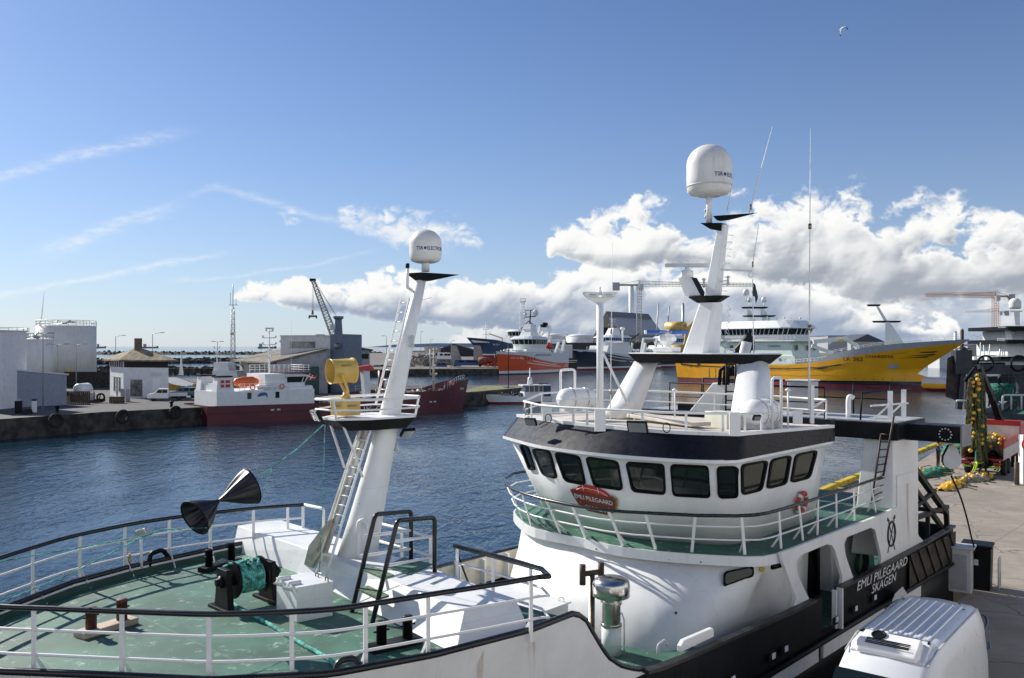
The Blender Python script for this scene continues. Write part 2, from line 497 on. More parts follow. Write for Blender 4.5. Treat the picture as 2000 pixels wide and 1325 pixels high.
def lerp(a,b,t):return a+(b-a)*t
def polyline_at(pts,u):
 for a,b in zip(pts,pts[1:]):
  if a[0]<=u<=b[0]:
   t=(u-a[0])/(b[0]-a[0]) if b[0]!=a[0] else 0
   return tuple(a[i]+(b[i]-a[i])*t for i in range(len(a)))
 return pts[0] if u<pts[0][0] else pts[-1]
def smoothline(pts,n=4):
 """Catmull-Rom through the points"""
 P=[V(p) for p in pts];out=[]
 for i in range(len(P)-1):
  p0=P[max(0,i-1)];p1=P[i];p2=P[i+1];p3=P[min(len(P)-1,i+2)]
  for k in range(n):
   t=k/n
   out.append(0.5*((2*p1)+(p2-p0)*t+(2*p0-5*p1+4*p2-p3)*t*t+(3*p1-p0-3*p2+p3)*t**3))
 out.append(P[-1])
 return out
def round_corner(pts,r,n=4):
 """polyline with each inner corner rounded"""
 P=[V(p) for p in pts];out=[P[0]]
 for i in range(1,len(P)-1):
  a=P[i-1]-P[i];b=P[i+1]-P[i]
  d=min(r,a.length*0.45,b.length*0.45)
  p=P[i]+a.normalized()*d;q=P[i]+b.normalized()*d
  for k in range(n+1):
   t=k/n
   out.append(p*(1-t)**2+P[i]*2*t*(1-t)+q*t*t)
 out.append(P[-1])
 return out

# ------------------------------------------------------------------ setting: water, quays, breakwaters, far land
def water_mat():
 m=bpy.data.materials.new('harbour_water');m.use_nodes=True
 t=NT(m.node_tree);b=m.node_tree.nodes['Principled BSDF']
 b.inputs['Base Color'].default_value=(0.005,0.028,0.050,1)
 b.inputs['Roughness'].default_value=0.10
 b.inputs['IOR'].default_value=1.33
 b.inputs['Specular IOR Level'].default_value=0.5
 geo=t.new('ShaderNodeNewGeometry').outputs['Position']
 def wave(sx,sy,rot,sc_,det):
  mp=t.new('ShaderNodeMapping');mp.inputs['Scale'].default_value=(sx,sy,1);mp.inputs['Rotation'].default_value=(0,0,rad(rot))
  t.put(mp.inputs[0],geo)
  return t.noise(mp.outputs[0],sc_,det,0.55,0.4)
 h1=wave(1.0,0.45,35,2.6,3)
 h2=wave(1.0,0.6,-20,0.7,3)
 h3=wave(1.0,0.5,50,0.09,3) # gust patches
 amp=t.m('ADD',0.35,t.m('MULTIPLY',t.step(h3,0.3,0.7),0.75))
 h=t.m('ADD',t.m('MULTIPLY',h1,0.11),t.m('MULTIPLY',h2,0.22))
 bn=t.new('ShaderNodeBump');bn.inputs['Distance'].default_value=1.0
 t.put(bn.inputs['Strength'],t.m('MULTIPLY',amp,0.75));t.put(bn.inputs['Height'],h)
 t.put(b.inputs['Normal'],bn.outputs[0])
 return m
M_water=water_mat()
o=MB().sheet([(-30000,-300,0),(30000,-300,0),(30000,45000,0),(-30000,45000,0)]).build('water',M_water)
tag(o,'blue rippled harbour water','water',kind='structure')

def concrete(name,col,sc_=0.6,joints=True):
 m=bpy.data.materials.new(name);m.use_nodes=True
 t=NT(m.node_tree);b=m.node_tree.nodes['Principled BSDF']
 geo=t.new('ShaderNodeNewGeometry').outputs['Position']
 n=t.noise(geo,sc_,8,0.65);n2=t.noise(geo,sc_*9,6,0.7);n3=t.noise(geo,sc_*0.25,3,0.5)
 c=t.mixc(t.step(n,0.25,0.75),tuple(x*0.72 for x in col)+(1,),tuple(min(1,x*1.12) for x in col)+(1,))
 c=t.mixc(t.m('MULTIPLY',t.step(n2,0.6,0.75),0.45),c,tuple(x*0.42 for x in col)+(1,))
 c=t.mixc(t.m('MULTIPLY',t.step(n3,0.5,0.62),0.45),c,tuple(x*0.5 for x in col)+(1,))
 vo=t.new('ShaderNodeTexVoronoi',feature='DISTANCE_TO_EDGE');vo.inputs['Scale'].default_value=0.35
 wv=t.new('ShaderNodeVectorMath',operation='ADD');nn=t.new('ShaderNodeTexNoise');nn.inputs['Scale'].default_value=0.9;nn.inputs['Detail'].default_value=6;t.put(nn.inputs['Vector'],geo);t.put(wv.inputs[0],geo);t.put(wv.inputs[1],nn.outputs['Color']);t.put(vo.inputs['Vector'],wv.outputs[0])
 ck=t.m('MULTIPLY',t.m('SUBTRACT',1.0,t.step(vo.outputs['Distance'],0.004,0.016)),t.step(n,0.42,0.58))
 c=t.mixc(t.m('MULTIPLY',ck,0.75),c,tuple(x*0.25 for x in col)+(1,))
 if joints:
  mp=t.new('ShaderNodeMapping');mp.inputs['Rotation'].default_value=(0,0,-math.atan2(AX.y,AX.x));t.put(mp.inputs[0],geo)
  br=t.new('ShaderNodeTexBrick');br.offset=0.0
  br.inputs['Scale'].default_value=0.2;br.inputs['Mortar Size'].default_value=0.004;br.inputs['Brick Width'].default_value=1.3;br.inputs['Row Height'].default_value=1.0
  br.inputs['Mortar Smooth'].default_value=0.2
  t.put(br.inputs['Vector'],mp.outputs[0])
  c=t.mixc(t.m('MULTIPLY',br.outputs['Fac'],0.7),c,tuple(x*0.3 for x in col)+(1,))
 t.put(b.inputs['Base Color'],c);b.inputs['Roughness'].default_value=0.85
 bn=t.new('ShaderNodeBump');bn.inputs['Strength'].default_value=0.4;bn.inputs['Distance'].default_value=0.03
 t.put(bn.inputs['Height'],t.noise(geo,12,6,0.7));t.put(b.inputs['Normal'],bn.outputs[0])
 return m
M_quay=concrete('quay_concrete',(0.33,0.29,0.24))
M_asph=concrete('asphalt_apron',(0.085,0.085,0.085),0.8,False)
M_quaywall=mat('wet_quay_wall',(0.055,0.05,0.042),0.8,var=0.5,scale=0.8,bump=0.6,bscale=3,streak=0.6,dirt=(0.015,0.014,0.012))
M_rock=mat('breakwater_rock',(0.075,0.072,0.07),0.9,var=0.5,scale=0.4,bump=1.0,bscale=1)
M_rock2=mat('rubble_stone',(0.36,0.32,0.26),0.9,var=0.5,scale=0.7)
M_curb=mat('kerb_concrete',(0.33,0.31,0.28),0.85,var=0.2,scale=2)
M_gravel=mat('shipyard_gravel',(0.17,0.155,0.135),0.9,var=0.3,scale=0.15)
ZQ=2.4
def slab(name,pts,z0,z1,top,side,label):
 """a quay: paved top and a wall down to the water"""
 m=MB();n=len(pts)
 m.add([(p[0],p[1],z1) for p in pts],[list(range(n))],0)
 for i in range(n):
  a,b=pts[i],pts[(i+1)%n]
  m.add([(a[0],a[1],z0),(b[0],b[1],z0),(b[0],b[1],z1),(a[0],a[1],z1)],[(0,1,2,3)],1)
 return tag(m.build(name,[top,side]),label,'quay',kind='structure')
def xy(p):return (p.x,p.y)
nq=[xy(SP(-60,-4.95,0)),xy(SP(14.6,-4.95,0)),xy(SP(16,1.0,0)),xy(SP(18.5,7.4,0)),xy(G(1790,905,ZQ)),xy(G(1871,854,ZQ)),xy(SP(66,-40,0)),xy(SP(66,-140,0)),xy(SP(-60,-140,0))]
slab('quay',nq,-2,ZQ,M_quay,M_quaywall,'concrete quay on the right')
lq=[xy(G(-900,867,ZQ)),xy(G(0,819,ZQ)),xy(G(200,805,ZQ)),xy(G(366,797,ZQ)),xy(G(640,781,ZQ)),xy(G(930,766,ZQ)),xy(G(1030,757,ZQ)),xy(G(1010,753.5,ZQ)),xy(G(945,753,ZQ)),xy(G(790,752,ZQ)),xy(G(560,742,ZQ)),xy(G(210,738,ZQ)),xy(G(-600,738,ZQ))]
slab('left_quay',lq,-2,ZQ,M_asph,M_quaywall,'asphalt quay across the water on the left')
fq=[xy(G(700,723,ZQ)),xy(G(800,721,ZQ)),xy(G(972,720.5,ZQ)),xy(G(1010,712,ZQ)),xy(G(1180,706,ZQ)),xy(G(1420,704,ZQ)),xy(G(2200,706,ZQ)),xy(G(2600,690,ZQ)),xy(G(600,690,ZQ))]
slab('far_quay',fq,-2,ZQ,M_gravel,M_quaywall,'far quay of the shipyard')

def rocks(name,a,b,w,h,n,mats,seed,label,size=1.0,kind='stuff',cat='breakwater'):
 """a bank of broken stone from a to b"""
 r=random.Random(seed);m=MB();a=V(a);b=V(b);d=(b-a);L=d.length;d.normalize();x=V((-d.y,d.x,0))
 m.loft([[a+x*-w/2+d*t-V((0,0,1)),a+x*-w*.18+d*t+V((0,0,h*.8)),a+x*w*.18+d*t+V((0,0,h*.8)),a+x*w/2+d*t-V((0,0,1))] for t in (0,L*.33,L*.66,L)])
 for i in range(n):
  t=r.random()*L;u=r.uniform(-1,1)
  c=a+d*t+x*u*w/2+V((0,0,h*(1-abs(u))**.8*r.uniform(.75,1.1)))
  k=size*r.uniform(.5,1.5);ax=V((r.uniform(-1,1),r.uniform(-1,1),r.uniform(-.4,.4))).normalized();ay=ax.cross(V((r.uniform(-.3,.3),.1,1))).normalized()
  m.box(c,(k*r.uniform(.8,1.6),k,k*r.uniform(.6,1)),ax,ay,taper=r.uniform(.5,.9))
 return tag(m.build(name,mats),label,cat,kind=kind)
rocks('outer_breakwater',V((-1300,1300,0)),V((-172,1150,0)),22,3.9,1500,M_rock,3,'long dark stone breakwater below the sea horizon',1.9)
rocks('inner_breakwater',G(-100,713,0.3),G(548,707,0.3),18,2.7,1500,M_rock,4,'dark stone embankment behind the white pilot house',1.3)
rocks('shore_bank',G(120,727,1.0),G(900,724,0.6),14,1.6,900,M_rock,5,'low stone bank behind the workshop',1.2)
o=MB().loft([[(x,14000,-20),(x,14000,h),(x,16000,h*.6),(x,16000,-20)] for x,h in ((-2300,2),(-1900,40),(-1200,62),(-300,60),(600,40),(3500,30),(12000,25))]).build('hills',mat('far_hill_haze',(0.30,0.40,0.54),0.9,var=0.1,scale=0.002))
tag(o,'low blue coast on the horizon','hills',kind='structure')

# ------------------------------------------------------------------ the near trawler, in its own frame: s aft, q to port, z up
def resample(pts,n):
 P=[V(p) for p in pts];L=[0]
 for a,b in zip(P,P[1:]):L.append(L[-1]+(b-a).length)
 out=[]
 for k in range(n):
  t=L[-1]*k/(n-1);i=0
  while i<len(L)-2 and L[i+1]<t:i+=1
  out.append(P[i].lerp(P[i+1],(t-L[i])/max(1e-9,L[i+1]-L[i])))
 return out
def sring(c,ax,ay,a,b,n=20,p=3.0):
 """rounded rectangle ring (superellipse) of half sizes a, b"""
 out=[]
 for k in range(n):
  t=2*math.pi*k/n;x=math.cos(t);y=math.sin(t)
  out.append(c+ax*(math.copysign(abs(x)**(2/p),x)*a)+ay*(math.copysign(abs(y)**(2/p),y)*b))
 return out
def plate(outer,holes,o,right,up,thick,name,m,parent,n=None):
 """flat plate with openings, outline given in metres along right and up"""
 cu=bpy.data.curves.new('tmp','CURVE');cu.dimensions='2D';cu.fill_mode='BOTH';cu.extrude=thick/2
 for L in [outer]+holes:
  s=cu.splines.new('POLY');s.points.add(len(L)-1);s.use_cyclic_u=True
  for p,q in zip(s.points,L):p.co=(q[0],q[1],0,1)
 to=bpy.data.objects.new('tmp',cu);C.objects.link(to)
 dg=bpy.context.evaluated_depsgraph_get()
 me=bpy.data.meshes.new_from_object(to.evaluated_get(dg));bpy.data.objects.remove(to);me.name=name
 right=V(right).normalized();up=V(up).normalized();nn=right.cross(up)
 for v in me.vertices:v.co=V(o)+right*v.co.x+up*v.co.y+nn*v.co.z
 me.materials.clear();me.materials.append(m)
 return link(bpy.data.objects.new(name,me),parent)
def railing(parent,top,foot_z,posts,mids=(0.36,0.70),rt=0.04,rm=0.022,pw=0.06,brace=0.0,lean=None,name='railing',top_m=None,post_m=None,label=None,closed=False):
 """top: polyline of the handrail; posts: points on it; feet at foot_z (lean: shift of the foot per post)"""
 m=MB();each=[] if not mids else None
 for i,p in enumerate(posts):
  if each is not None:each.append(m);m=MB()
  f=V((p[0],p[1],foot_z))+(lean(p) if lean else V())
  j=min(range(len(top)-1),key=lambda k:((V(top[k])+V(top[k+1]))/2-V(p)).length)
  d=(V(top[j+1])-V(top[j]));d.z=0;d.normalize()
  m.beam(f,V(p),pw,0.012+pw*.25,up=d.cross(V((0,0,1))))
  if brace:
   inn=d.cross(V((0,0,1)))*brace
   m.beam(f+inn,f.lerp(V(p),0.36),0.05,0.015,up=d)
 for k in mids:
  L=[]
  for p in top:
   f=V((p[0],p[1],foot_z))+(lean(p) if lean else V())
   L.append(f.lerp(V(p),k))
  m.tube(L,rm,6)
 o=m.build(name,post_m or M_whiteb,parent)
 if each is not None:
  for k in each[1:]:k.build('rail_post',post_m or M_whiteb,o)
 MB().tube(top,rt,10).build('handrail',top_m or M_blackrail,o)
 return o

ship=thing('fishing_trawler','near black and white trawler with green fore deck and red carved name board','trawler',SP(0,0,0))
UP=V((0,0,1))

# --- hull, seen from its starboard bow quarter
ST=[(-16.3,1.25),(-16.0,.55),(-15.62,-.35),(-14.75,-1.5),(-13.82,-2.8),(-12.6,-3.78),(-11.2,-4.25),(-9.4,-4.55),(-7.7,-4.5),(-5.9,-4.42),(-2,-4.38),(4,-4.38),(9.7,-4.38),(13.05,-4.35)]
PTL=[(-16.3,1.25),(-16.1,1.7),(-15.6,2.2),(-14.65,2.8),(-13.2,3.65),(-12.0,4.0),(-10.2,4.2),(-8.0,4.3),(-5.9,4.35),(-2,4.38),(4,4.38),(9.7,4.38),(13.05,4.35)]
def levelline(L,k,sh):
 """outline drawn in towards the keel: k narrower at the bow, tip moved aft by sh"""
 out=[]
 for s,q in L:
  f=max(0,min(1,(-4-s)/12))
  q0=1.0*max(0,(-8-s)/8)
  out.append((s+sh*f*f,q0+(q-q0)*(1-k*f)))
 return out
def ring(k,sh,z,n=44):
 a=resample([SP(s,q,z) for s,q in levelline(ST,k,sh)],n);b=resample([SP(s,q,z) for s,q in levelline(PTL,k,sh)],n)
 return a[::-1]+b[1:]
m=MB();m.loft([ring(.75,3.2,-1.0),ring(.62,2.4,.6),ring(.42,1.5,2.6),ring(.30,.95,3.28)],closed=True,cap=True,smooth=True)
m.build('hull',M_black,ship)
# upper strake: black bulwark aft, white bow shell above it
def shell(L,z0f,z1f,k0f,name,mtl,sgn,s0,s1,thick=0.07):
 """plating between two heights along one side between stations s0 and s1"""
 pts=[p for p in resample([V((s,q,0)) for s,q in L],160) if s0-.05<=p.x<=s1+.05]
 rows=[]
 for zf,fl in ((z0f,0.0),(z1f,1.0)):
  r=[]
  for p in pts:
   z=zf(p.x);c=max(0,min(1,(6.3-z)/3.02));(s,q),=levelline([(p.x,p.y)],.30*c,.95*c)
   r.append(SP(s,q,z))
  rows.append(r)
 inn=[[p+PT*thick*sgn for p in r] for r in rows]
 m=MB();ringz=[[rows[0][i],rows[1][i],inn[1][i],inn[0][i]] for i in range(len(pts))]
 m.loft(ringz,closed=True,smooth=False)
 return m.build(name,mtl,ship),rows[1]
def capz(s):
 """height of the rail cap: fore castle, curved drop, straight waist"""
 if s<=-8.3:return 6.34
 for (a,za),(b,zb) in zip([(-8.3,6.34),(-8.0,6.2),(-7.7,5.85),(-7.2,5.3),(-6.7,4.98),(-6.2,4.78),(-5.8,4.68),(-4.6,4.62),(0,4.46),(5,4.42),(10,4.46),(13.1,4.56)],[(-8.0,6.2),(-7.7,5.85),(-7.2,5.3),(-6.7,4.98),(-6.2,4.78),(-5.8,4.68),(-4.6,4.62),(0,4.46),(5,4.42),(10,4.46),(13.1,4.56),(14,4.6)]):
  if s<=b:return lerp(za,zb,(s-a)/(b-a))
 return 4.6
bz=lambda s:4.66
for L,sg,nm in ((ST,1,'s'),(PTL,-1,'p')):
 if sg==1:
  shell(L,lambda s:3.28,lambda s:min(capz(s),4.66) if s>-5.8 else 4.66,0,'bulwark',M_black,1,-16.3,1.95)
  shell(L,lambda s:3.28,lambda s:3.52,0,'door_sill',M_black,1,1.95,2.75)
  shell(L,lambda s:3.28,capz,0,'bulwark',M_black,1,2.8,13.05)
 else:
  shell(L,lambda s:3.28,lambda s:min(capz(s),4.66) if s>-5.8 else 4.66,0,'bulwark',M_black,-1,-16.3,13.05)
 _,cap=shell(L,bz,lambda s:max(capz(s),4.665),0,'bow_shell',M_white,sg,-16.3,-5.85)
 cap=[p for p in cap]
 MB().tube([p+PT*.03*sg+V((0,0,.03)) for p in cap],0.055,8).build('rail_cap',M_blackrail,ship)
 pts=[SP(s,-4.36*sg,capz(s)+.015) for s in [x*.5 for x in range(-12,27)]]
 segs=[pts[:16],pts[18:]] if sg==1 else [pts]
 for sgm in segs:
  m=MB();m.loft([[p+PT*-.09+V((0,0,-.04)),p+PT*.09+V((0,0,-.04)),p+PT*.09+V((0,0,.03)),p+PT*-.09+V((0,0,.03))] for p in sgm])
  m.build('rail_cap',mat('worn_rail_cap',(0.02,0.02,0.022),0.45,var=0.4,scale=3,dirt_amt=0.4,dirt=(0.12,0.1,0.08)),ship)
# rubbing strake: white plank with gaps
for a,b in ((-16,1.55),(1.85,6.1),(6.75,7.0),(7.7,9.3)):
 if a<-9:continue_pts=[SP(-7.8,-4.50,3.12),SP(-3,-4.46,3.12),SP(b,-4.46,3.12)]
 else:continue_pts=[SP(a,-4.46,3.12),SP(b,-4.46,3.12)]
 m=MB();m.loft([[p+V((0,0,-.19)),p+V((0,0,.18)),p+PT*.2+V((0,0,.18)),p+PT*.2+V((0,0,-.19))] for p in continue_pts])
 m.build('rubbing_strake',M_white,ship)
m=MB();m.tube([SP(-8,-4.47,3.36),SP(13,-4.47,3.36)],.07,8);m.build('fender_bar',M_black,ship)
for s,q in ((-1.0,0),(-.35,0),(3.9,0),(5.3,0),(-2.9,0),(2.6,0)):# freeing ports with white flaps
 MB().box(SP(s,-4.455,3.70),(.34,.02,.20),AX,PT).build('freeing_port',M_gasket,ship)
 MB().box(SP(s+.06,-4.475,3.73),(.14,.02,.13),AX,PT).build('port_flap',M_whiteb,ship)
# decks
zf=6.2
fd=[SP(s+.12,q*.97,zf) for s,q in ST if s<=-8]+[SP(-8.15,-4.4,zf),SP(-8.15,4.2,zf)]+[SP(s+.12,q*.97,zf) for s,q in PTL[::-1] if s<=-8.3]
MB().prism([p-V((0,0,.04)) for p in fd],fd).build('forecastle_deck',M_green,ship)
wd=[SP(-8.2,-3.8,4.1),SP(-5.8,-4.15,4.1),SP(-2.6,-4.3,4.1),SP(-2.6,4.25,4.1),SP(-5.8,4.1,4.1),SP(-8.2,3.8,4.1)]
MB().prism([p-V((0,0,.1)) for p in wd],wd).build('well_deck',M_green,ship)
md=[SP(-2.6,-4.3,3.45),SP(13,-4.3,3.45),SP(13,4.3,3.45),SP(-2.6,4.3,3.45)]
MB().prism([p-V((0,0,.1)) for p in md],md).build('working_deck',M_green,ship)
for sgn in (1,-1):
 L=ST if sgn==1 else PTL
 pts=[V((s,q,0)) for s,q in L if s<=-8]
 pts=resample(pts,40)
 m=MB();m.loft([[SP(p.x+.1,p.y*.975,zf-.02),SP(p.x+.06,p.y*.98,zf+.10),SP(p.x+.1,p.y*.958,zf+.10),SP(p.x+.1,p.y*.955,zf-.02)] for p in pts])
 m.build('coaming',mat('coaming_green',(.018,.075,.05),.5,var=.2),ship)
MB().box(SP(-8.2,0,5.15),(.06,8.5,2.0),AX,PT).build('forecastle_bulkhead',M_white,ship)

# --- forecastle railing
zr=7.2
tipz=[SP(-15.95,.6,zr),SP(-16.15,1.3,zr),SP(-15.85,1.95,zr),SP(-15.3,2.45,zr)]
sb_px=[(0,1185),(100,1189),(200,1193),(310,1197),(415,1200),(530,1197),(650,1190),(750,1176),(850,1160),(960,1143),(1055,1127)]
sb=[G(u,v,zr) for u,v in sb_px]
pt_px=[(0,1090),(70,1068),(140,1048),(250,1025),(340,1011),(420,1001),(510,992),(594,986)]
pt=[G(u,v,zr) for u,v in pt_px]
top=[G(594,986,zr),*pt[::-1][1:],*tipz[::-1],*sb]
line=smoothline(top,3)
posts=[G(*polyline_at(sb_px,u),zr) for u in (66,238,408,570,714,836,1037)]+[G(*polyline_at(pt_px,u),zr) for u in (64,156,244,331,411,495,562,592)]+tipz[1:3]
cen=SP(-11,.3,0)
railing(ship,line,zf,posts,brace=-.28)
endl=round_corner([G(594,986,zr),G(632,994,zr),G(632,994,zr)+V((0,0,-.95))],.06)
m=MB().tube(endl,.035,8).build('handrail_end',M_whiteb,ship)
e2=[G(1055,1127,zr),G(1072,1126,zr),G(1058,1112,zr),G(980,1090,zr),G(888,1066,zr)]
railing(ship,[e2[0],e2[1],e2[2],e2[3],e2[4]],zf,[G(1037,1105,zr),G(963,1086,zr),G(893,1068,zr)],rt=.045)
MB().rod(G(888,1067,zr),G(915,1140,6.2),.02).build('rail_stay',M_black,ship)

# --- deck gear: casing across the forecastle, steps, winch, bollards, boxes
zc=6.68
tp=[G(464,1027,zc),G(603,1073,zc),G(758,1132,zc),G(907,1193,zc),G(1008,1171,zc),G(850,1112,zc),G(640,1043,zc),G(542,1014,zc)]
def out_(p,ds,dq):return V((p.x,p.y,zf-.02))+AX*ds+PT*dq
bt=[G(454,1076,zf-.02),G(576,1120,zf-.02),G(730,1199,zf-.02),G(890,1282,zf-.02),G(1043,1250,zf-.02),out_(tp[5],.1,0),out_(tp[6],.1,0),out_(tp[7],.1,.38)]
MB().prism(bt,tp).build('casing',M_white,ship,bevel=.015)
MB().prism([p+V((0,0,.004)) for p in (G(790,1090,zc),G(752,1108,zc),G(800,1124,zc),G(845,1104,zc))],[p+V((0,0,.02)) for p in (G(790,1090,zc),G(752,1108,zc),G(800,1124,zc),G(845,1104,zc))]).build('step_pad',M_green2,ship)
# grey duct beside the mast ladder
MB().prism([G(591,1112,zf),G(613,1122,zf),G(632,1118,zf),G(611,1108,zf)],[G(603,1066,zf+.85),G(640,1018,zf+1.25),G(652,1012,zf+1.25),G(632,1045,zf+.85)]).build('cable_duct',M_dirtygrey,ship)
st=[]
def bow_bar(a,b,c,d,e,nm):
 pts=round_corner([a,b,c,d],.12,5)
 return MB().tube(pts,.04,10)
stair=bpy.data.objects.new('deck_stair',None);link(stair,ship)
A0,A1=G(687,1196,zf),G(727,1218,zf)
hgt=1.78
def stair_side(foot,u1,v1,u2,v2,u3):
 y=foot.y
 p1=D(u1,v1,y*1.03);p2=D(u2,v2,y*1.10);p3=G(u3[0],u3[1],zc)
 p3=V((p2.x,p2.y,zc))
 return MB().tube(round_corner([foot,p1,p2,p3],.10,5),.042,10).build('stair_handrail',M_blackrail,stair)
stair_side(A0,733,1005,803,999,(805,1090));stair_side(A1,776,1017,849,1011,(850,1110))
for k,(f0,f1) in enumerate(((.22,.22),(.42,.42))):
 p=A0.lerp(D(733,1005,A0.y*1.03),f0);q=A1.lerp(D(776,1017,A1.y*1.03),f1)
 MB().prism([p,q,q+AX*.24,p+AX*.24],[x+V((0,0,.035)) for x in (p,q,q+AX*.24,p+AX*.24)]).build('tread',mat('green_grating',(0.12,0.2,0.12),0.7,var=0.5,scale=20),stair)
for (u0,v0,u1,v1,dy) in ((712,1048,803,1036,1.05),(702,1087,803,1072,1.05),(768,1059,848,1047,1.05),(757,1105,848,1088,1.05)):
 MB().rod(D(u0,v0,A0.y*1.04),D(u1,v1,A0.y*1.10),.03,8).build('stair_rail',M_whiteb,stair)
m=MB()
for (u,v0,v1) in ((785,1043,1090),(841,1052,1108)):m.beam(D(u,v1,17.9),D(u,v0,17.9),.07,.03)
for a,b in (((740,1022),(845,1050)),((740,1057),(845,1087))):m.rod(D(a[0],a[1],18.3),D(b[0],b[1],17.6),.03,8)
m.build('stair_guard',M_whiteb,stair)

def bollard_pair(pa,pb,h,r,m_,base,name='bollard'):
 o=bpy.data.objects.new(name,None);link(o,ship)
 d=(pb-pa).normalized();mid=(pa+pb)/2;L=(pb-pa).length+r*5
 MB().box(mid+V((0,0,.05)),(L,r*3.4,.10),d).build('bollard_base',base,o,bevel=.01)
 for p in (pa,pb):
  MB().lathe([(r,.05),(r,h-.02),(r*1.06,h-.02),(r*1.06,h),(r*.9,h+.02),(.001,h+.02)],p,n=18).build('bollard_post',m_,o)
  MB().rod(p+d*-.13+V((0,0,h*.7)),p+d*.13+V((0,0,h*.7)),.016).build('cross_pin',m_,o)
 return o
bollard_pair(G(408,1115,zf),G(452,1101,zf),.42,.075,M_black,M_black)
bollard_pair(G(178,1240,zf),G(238,1222,zf),.42,.085,mat('rust_red_bollard',(0.09,0.03,0.025),0.7,var=0.5,scale=12,dirt_amt=.5,dirt=(.02,.015,.015)),mat('cream_base',(0.55,0.44,0.33),0.6,var=0.2))
bollard_pair(G(745,1270,zf),G(796,1258,zf),.42,.08,M_black,M_black)

# anchor-rope winch
win=bpy.data.objects.new('rope_winch',None);link(win,ship)
wa,wb=G(438,1192,zf),G(525,1172,zf)
wd_=(wb-wa).normalized();wf=V((wd_.y,-wd_.x,0));wc=(wa+wb)/2+V((0,0,.50))
half=(wb-wa).length/2
for sgn in (-1,1):
 c=wc+wd_*half*sgn*1.0
 MB().prism([c+wf*-.26+wd_*.06-V((0,0,.5)),c+wf*.26+wd_*.06-V((0,0,.5)),c+wf*.26-wd_*.06-V((0,0,.5)),c+wf*-.26-wd_*.06-V((0,0,.5))],
               [c+wf*-.17+wd_*.05+V((0,0,.22)),c+wf*.17+wd_*.05+V((0,0,.22)),c+wf*.17-wd_*.05+V((0,0,.22)),c+wf*-.17-wd_*.05+V((0,0,.22))]).build('winch_stand',M_black,win,bevel=.012)
 MB().box(c-V((0,0,.47)),(.22,.8,.05),wd_).build('winch_foot',M_black,win,bevel=.006)
 MB().lathe([(.33,-.015),(.33,.015)],wc+wd_*(half-.16)*sgn,wd_,28,smooth=False).build('drum_flange',M_black,win,bevel=.006)
MB().lathe([(.10,-half),(.10,half)],wc,wd_,12).build('drum_core',M_black,win)
MB().lathe([(.07,0),(.07,.1),(.13,.12),(.13,.18),(.09,.2),(.05,.26)],wc+wd_*(half-.04),wd_,14).build('drive_motor',M_black,win)
MB().lathe([(.11,0),(.11,.03),(.07,.04),(.07,.09),(.03,.1)],wc-wd_*(half+.06),-wd_,12).build('bearing_cap',M_black,win)
rr=random.Random(3);m=MB()
ln=half-.19
for lay,(r0,turns) in enumerate(((.215,13),(.245,12))):
 pts=[]
 for k in range(turns*14):
  t=k/(turns*14);an=k/14*2*math.pi
  r1=r0+rr.uniform(-.008,.008)
  pts.append(wc+wd_*(-ln+2*ln*t+rr.uniform(-.004,.004))+(wf*math.cos(an)+UP*math.sin(an))*r1)
 m.tube(pts,.028,5)
for k in range(26):# loose bights over the top
 t=rr.uniform(-ln,ln);a0=rr.uniform(.6,2.6);c0=wc+wd_*t
 m.tube([c0+wd_*rr.uniform(-.05,.05)*j+(wf*math.cos(a0+j*.25)+UP*math.sin(a0+j*.25))*(.27+rr.uniform(0,.03)) for j in range(5)],.026,5)
m.build('wound_rope',M_rope,win)

# white gear box with handles
gb=bpy.data.objects.new('deck_locker',None);link(gb,ship)
c0,c1,c2=G(540,1195,zf),G(580,1217,zf),G(650,1203,zf)
e1=(c1-c0);e2_=(c2-c1);c3=c0+e2_
hb=.56
MB().prism([c0,c1,c2,c3],[p+V((0,0,hb)) for p in (c0,c1,c2,c3)]).build('locker_body',M_white,gb,bevel=.01)
MB().prism([p+(p-(c0+c2)/2)*.02+V((0,0,hb)) for p in (c0,c1,c2,c3)],[p+(p-(c0+c2)/2)*.02+V((0,0,hb+.03)) for p in (c0,c1,c2,c3)]).build('locker_lid',M_white,gb)
for t in (.25,.75):
 a=c0.lerp(c1,t)+V((0,0,hb-.05));n_=-(e2_.normalized())
 MB().tube([a,a+n_*.12+V((0,0,.05)),a+n_*.04+V((0,0,.12)),a+e2_*.25+V((0,0,.1))],.035,8).build('clamp',M_white,gb)
for t in (.4,.85):
 a=c3.lerp(c2,t)+V((0,0,hb+.03))+(c0-c3)*.12
 MB().tube(round_corner([a,a+V((0,0,.06)),a+V((0,0,.06))+e1.normalized()*.1,a+e1.normalized()*.1],.02),.009,6).build('handle',M_black,gb)
# small fittings on the fore deck
MB().tube(round_corner([G(652,1322,zf+.05),G(660,1292,zf+.22),G(690,1285,zf+.24),G(705,1300,zf+.15),G(700,1318,zf+.05)],.08),.045,8).build('fairlead',M_blackrail,ship)
o=MB();pA=G(300,1114,zf);o.lathe([(.05,0),(.05,.02),(.03,.03)],pA,n=10)
ca,cb=G(290,1116,zf),G(335,1105,zf);dd=(cb-ca)
o.build('deck_plate',M_black,ship)
arch=[ca,ca+dd*.08+V((0,0,.3)),ca+dd*.3+V((0,0,.36)),ca+dd*.65+V((0,0,.34)),cb+V((0,0,.04))]
MB().tube(smoothline(arch,4),.05,8).build('chain_stopper',M_black,ship)
MB().rod(G(253,1122,zf),G(253,1122,zf)+V((0,0,.42)),.028,8).build('vent_pipe',mat('yellowed_pipe',(.4,.3,.1),.6,var=.5,scale=8),ship)
bp=G(276,1120,zf);MB().rod(bp,bp+V((0,0,.72)),.03,8).build('lamp_post',M_whiteb,ship)
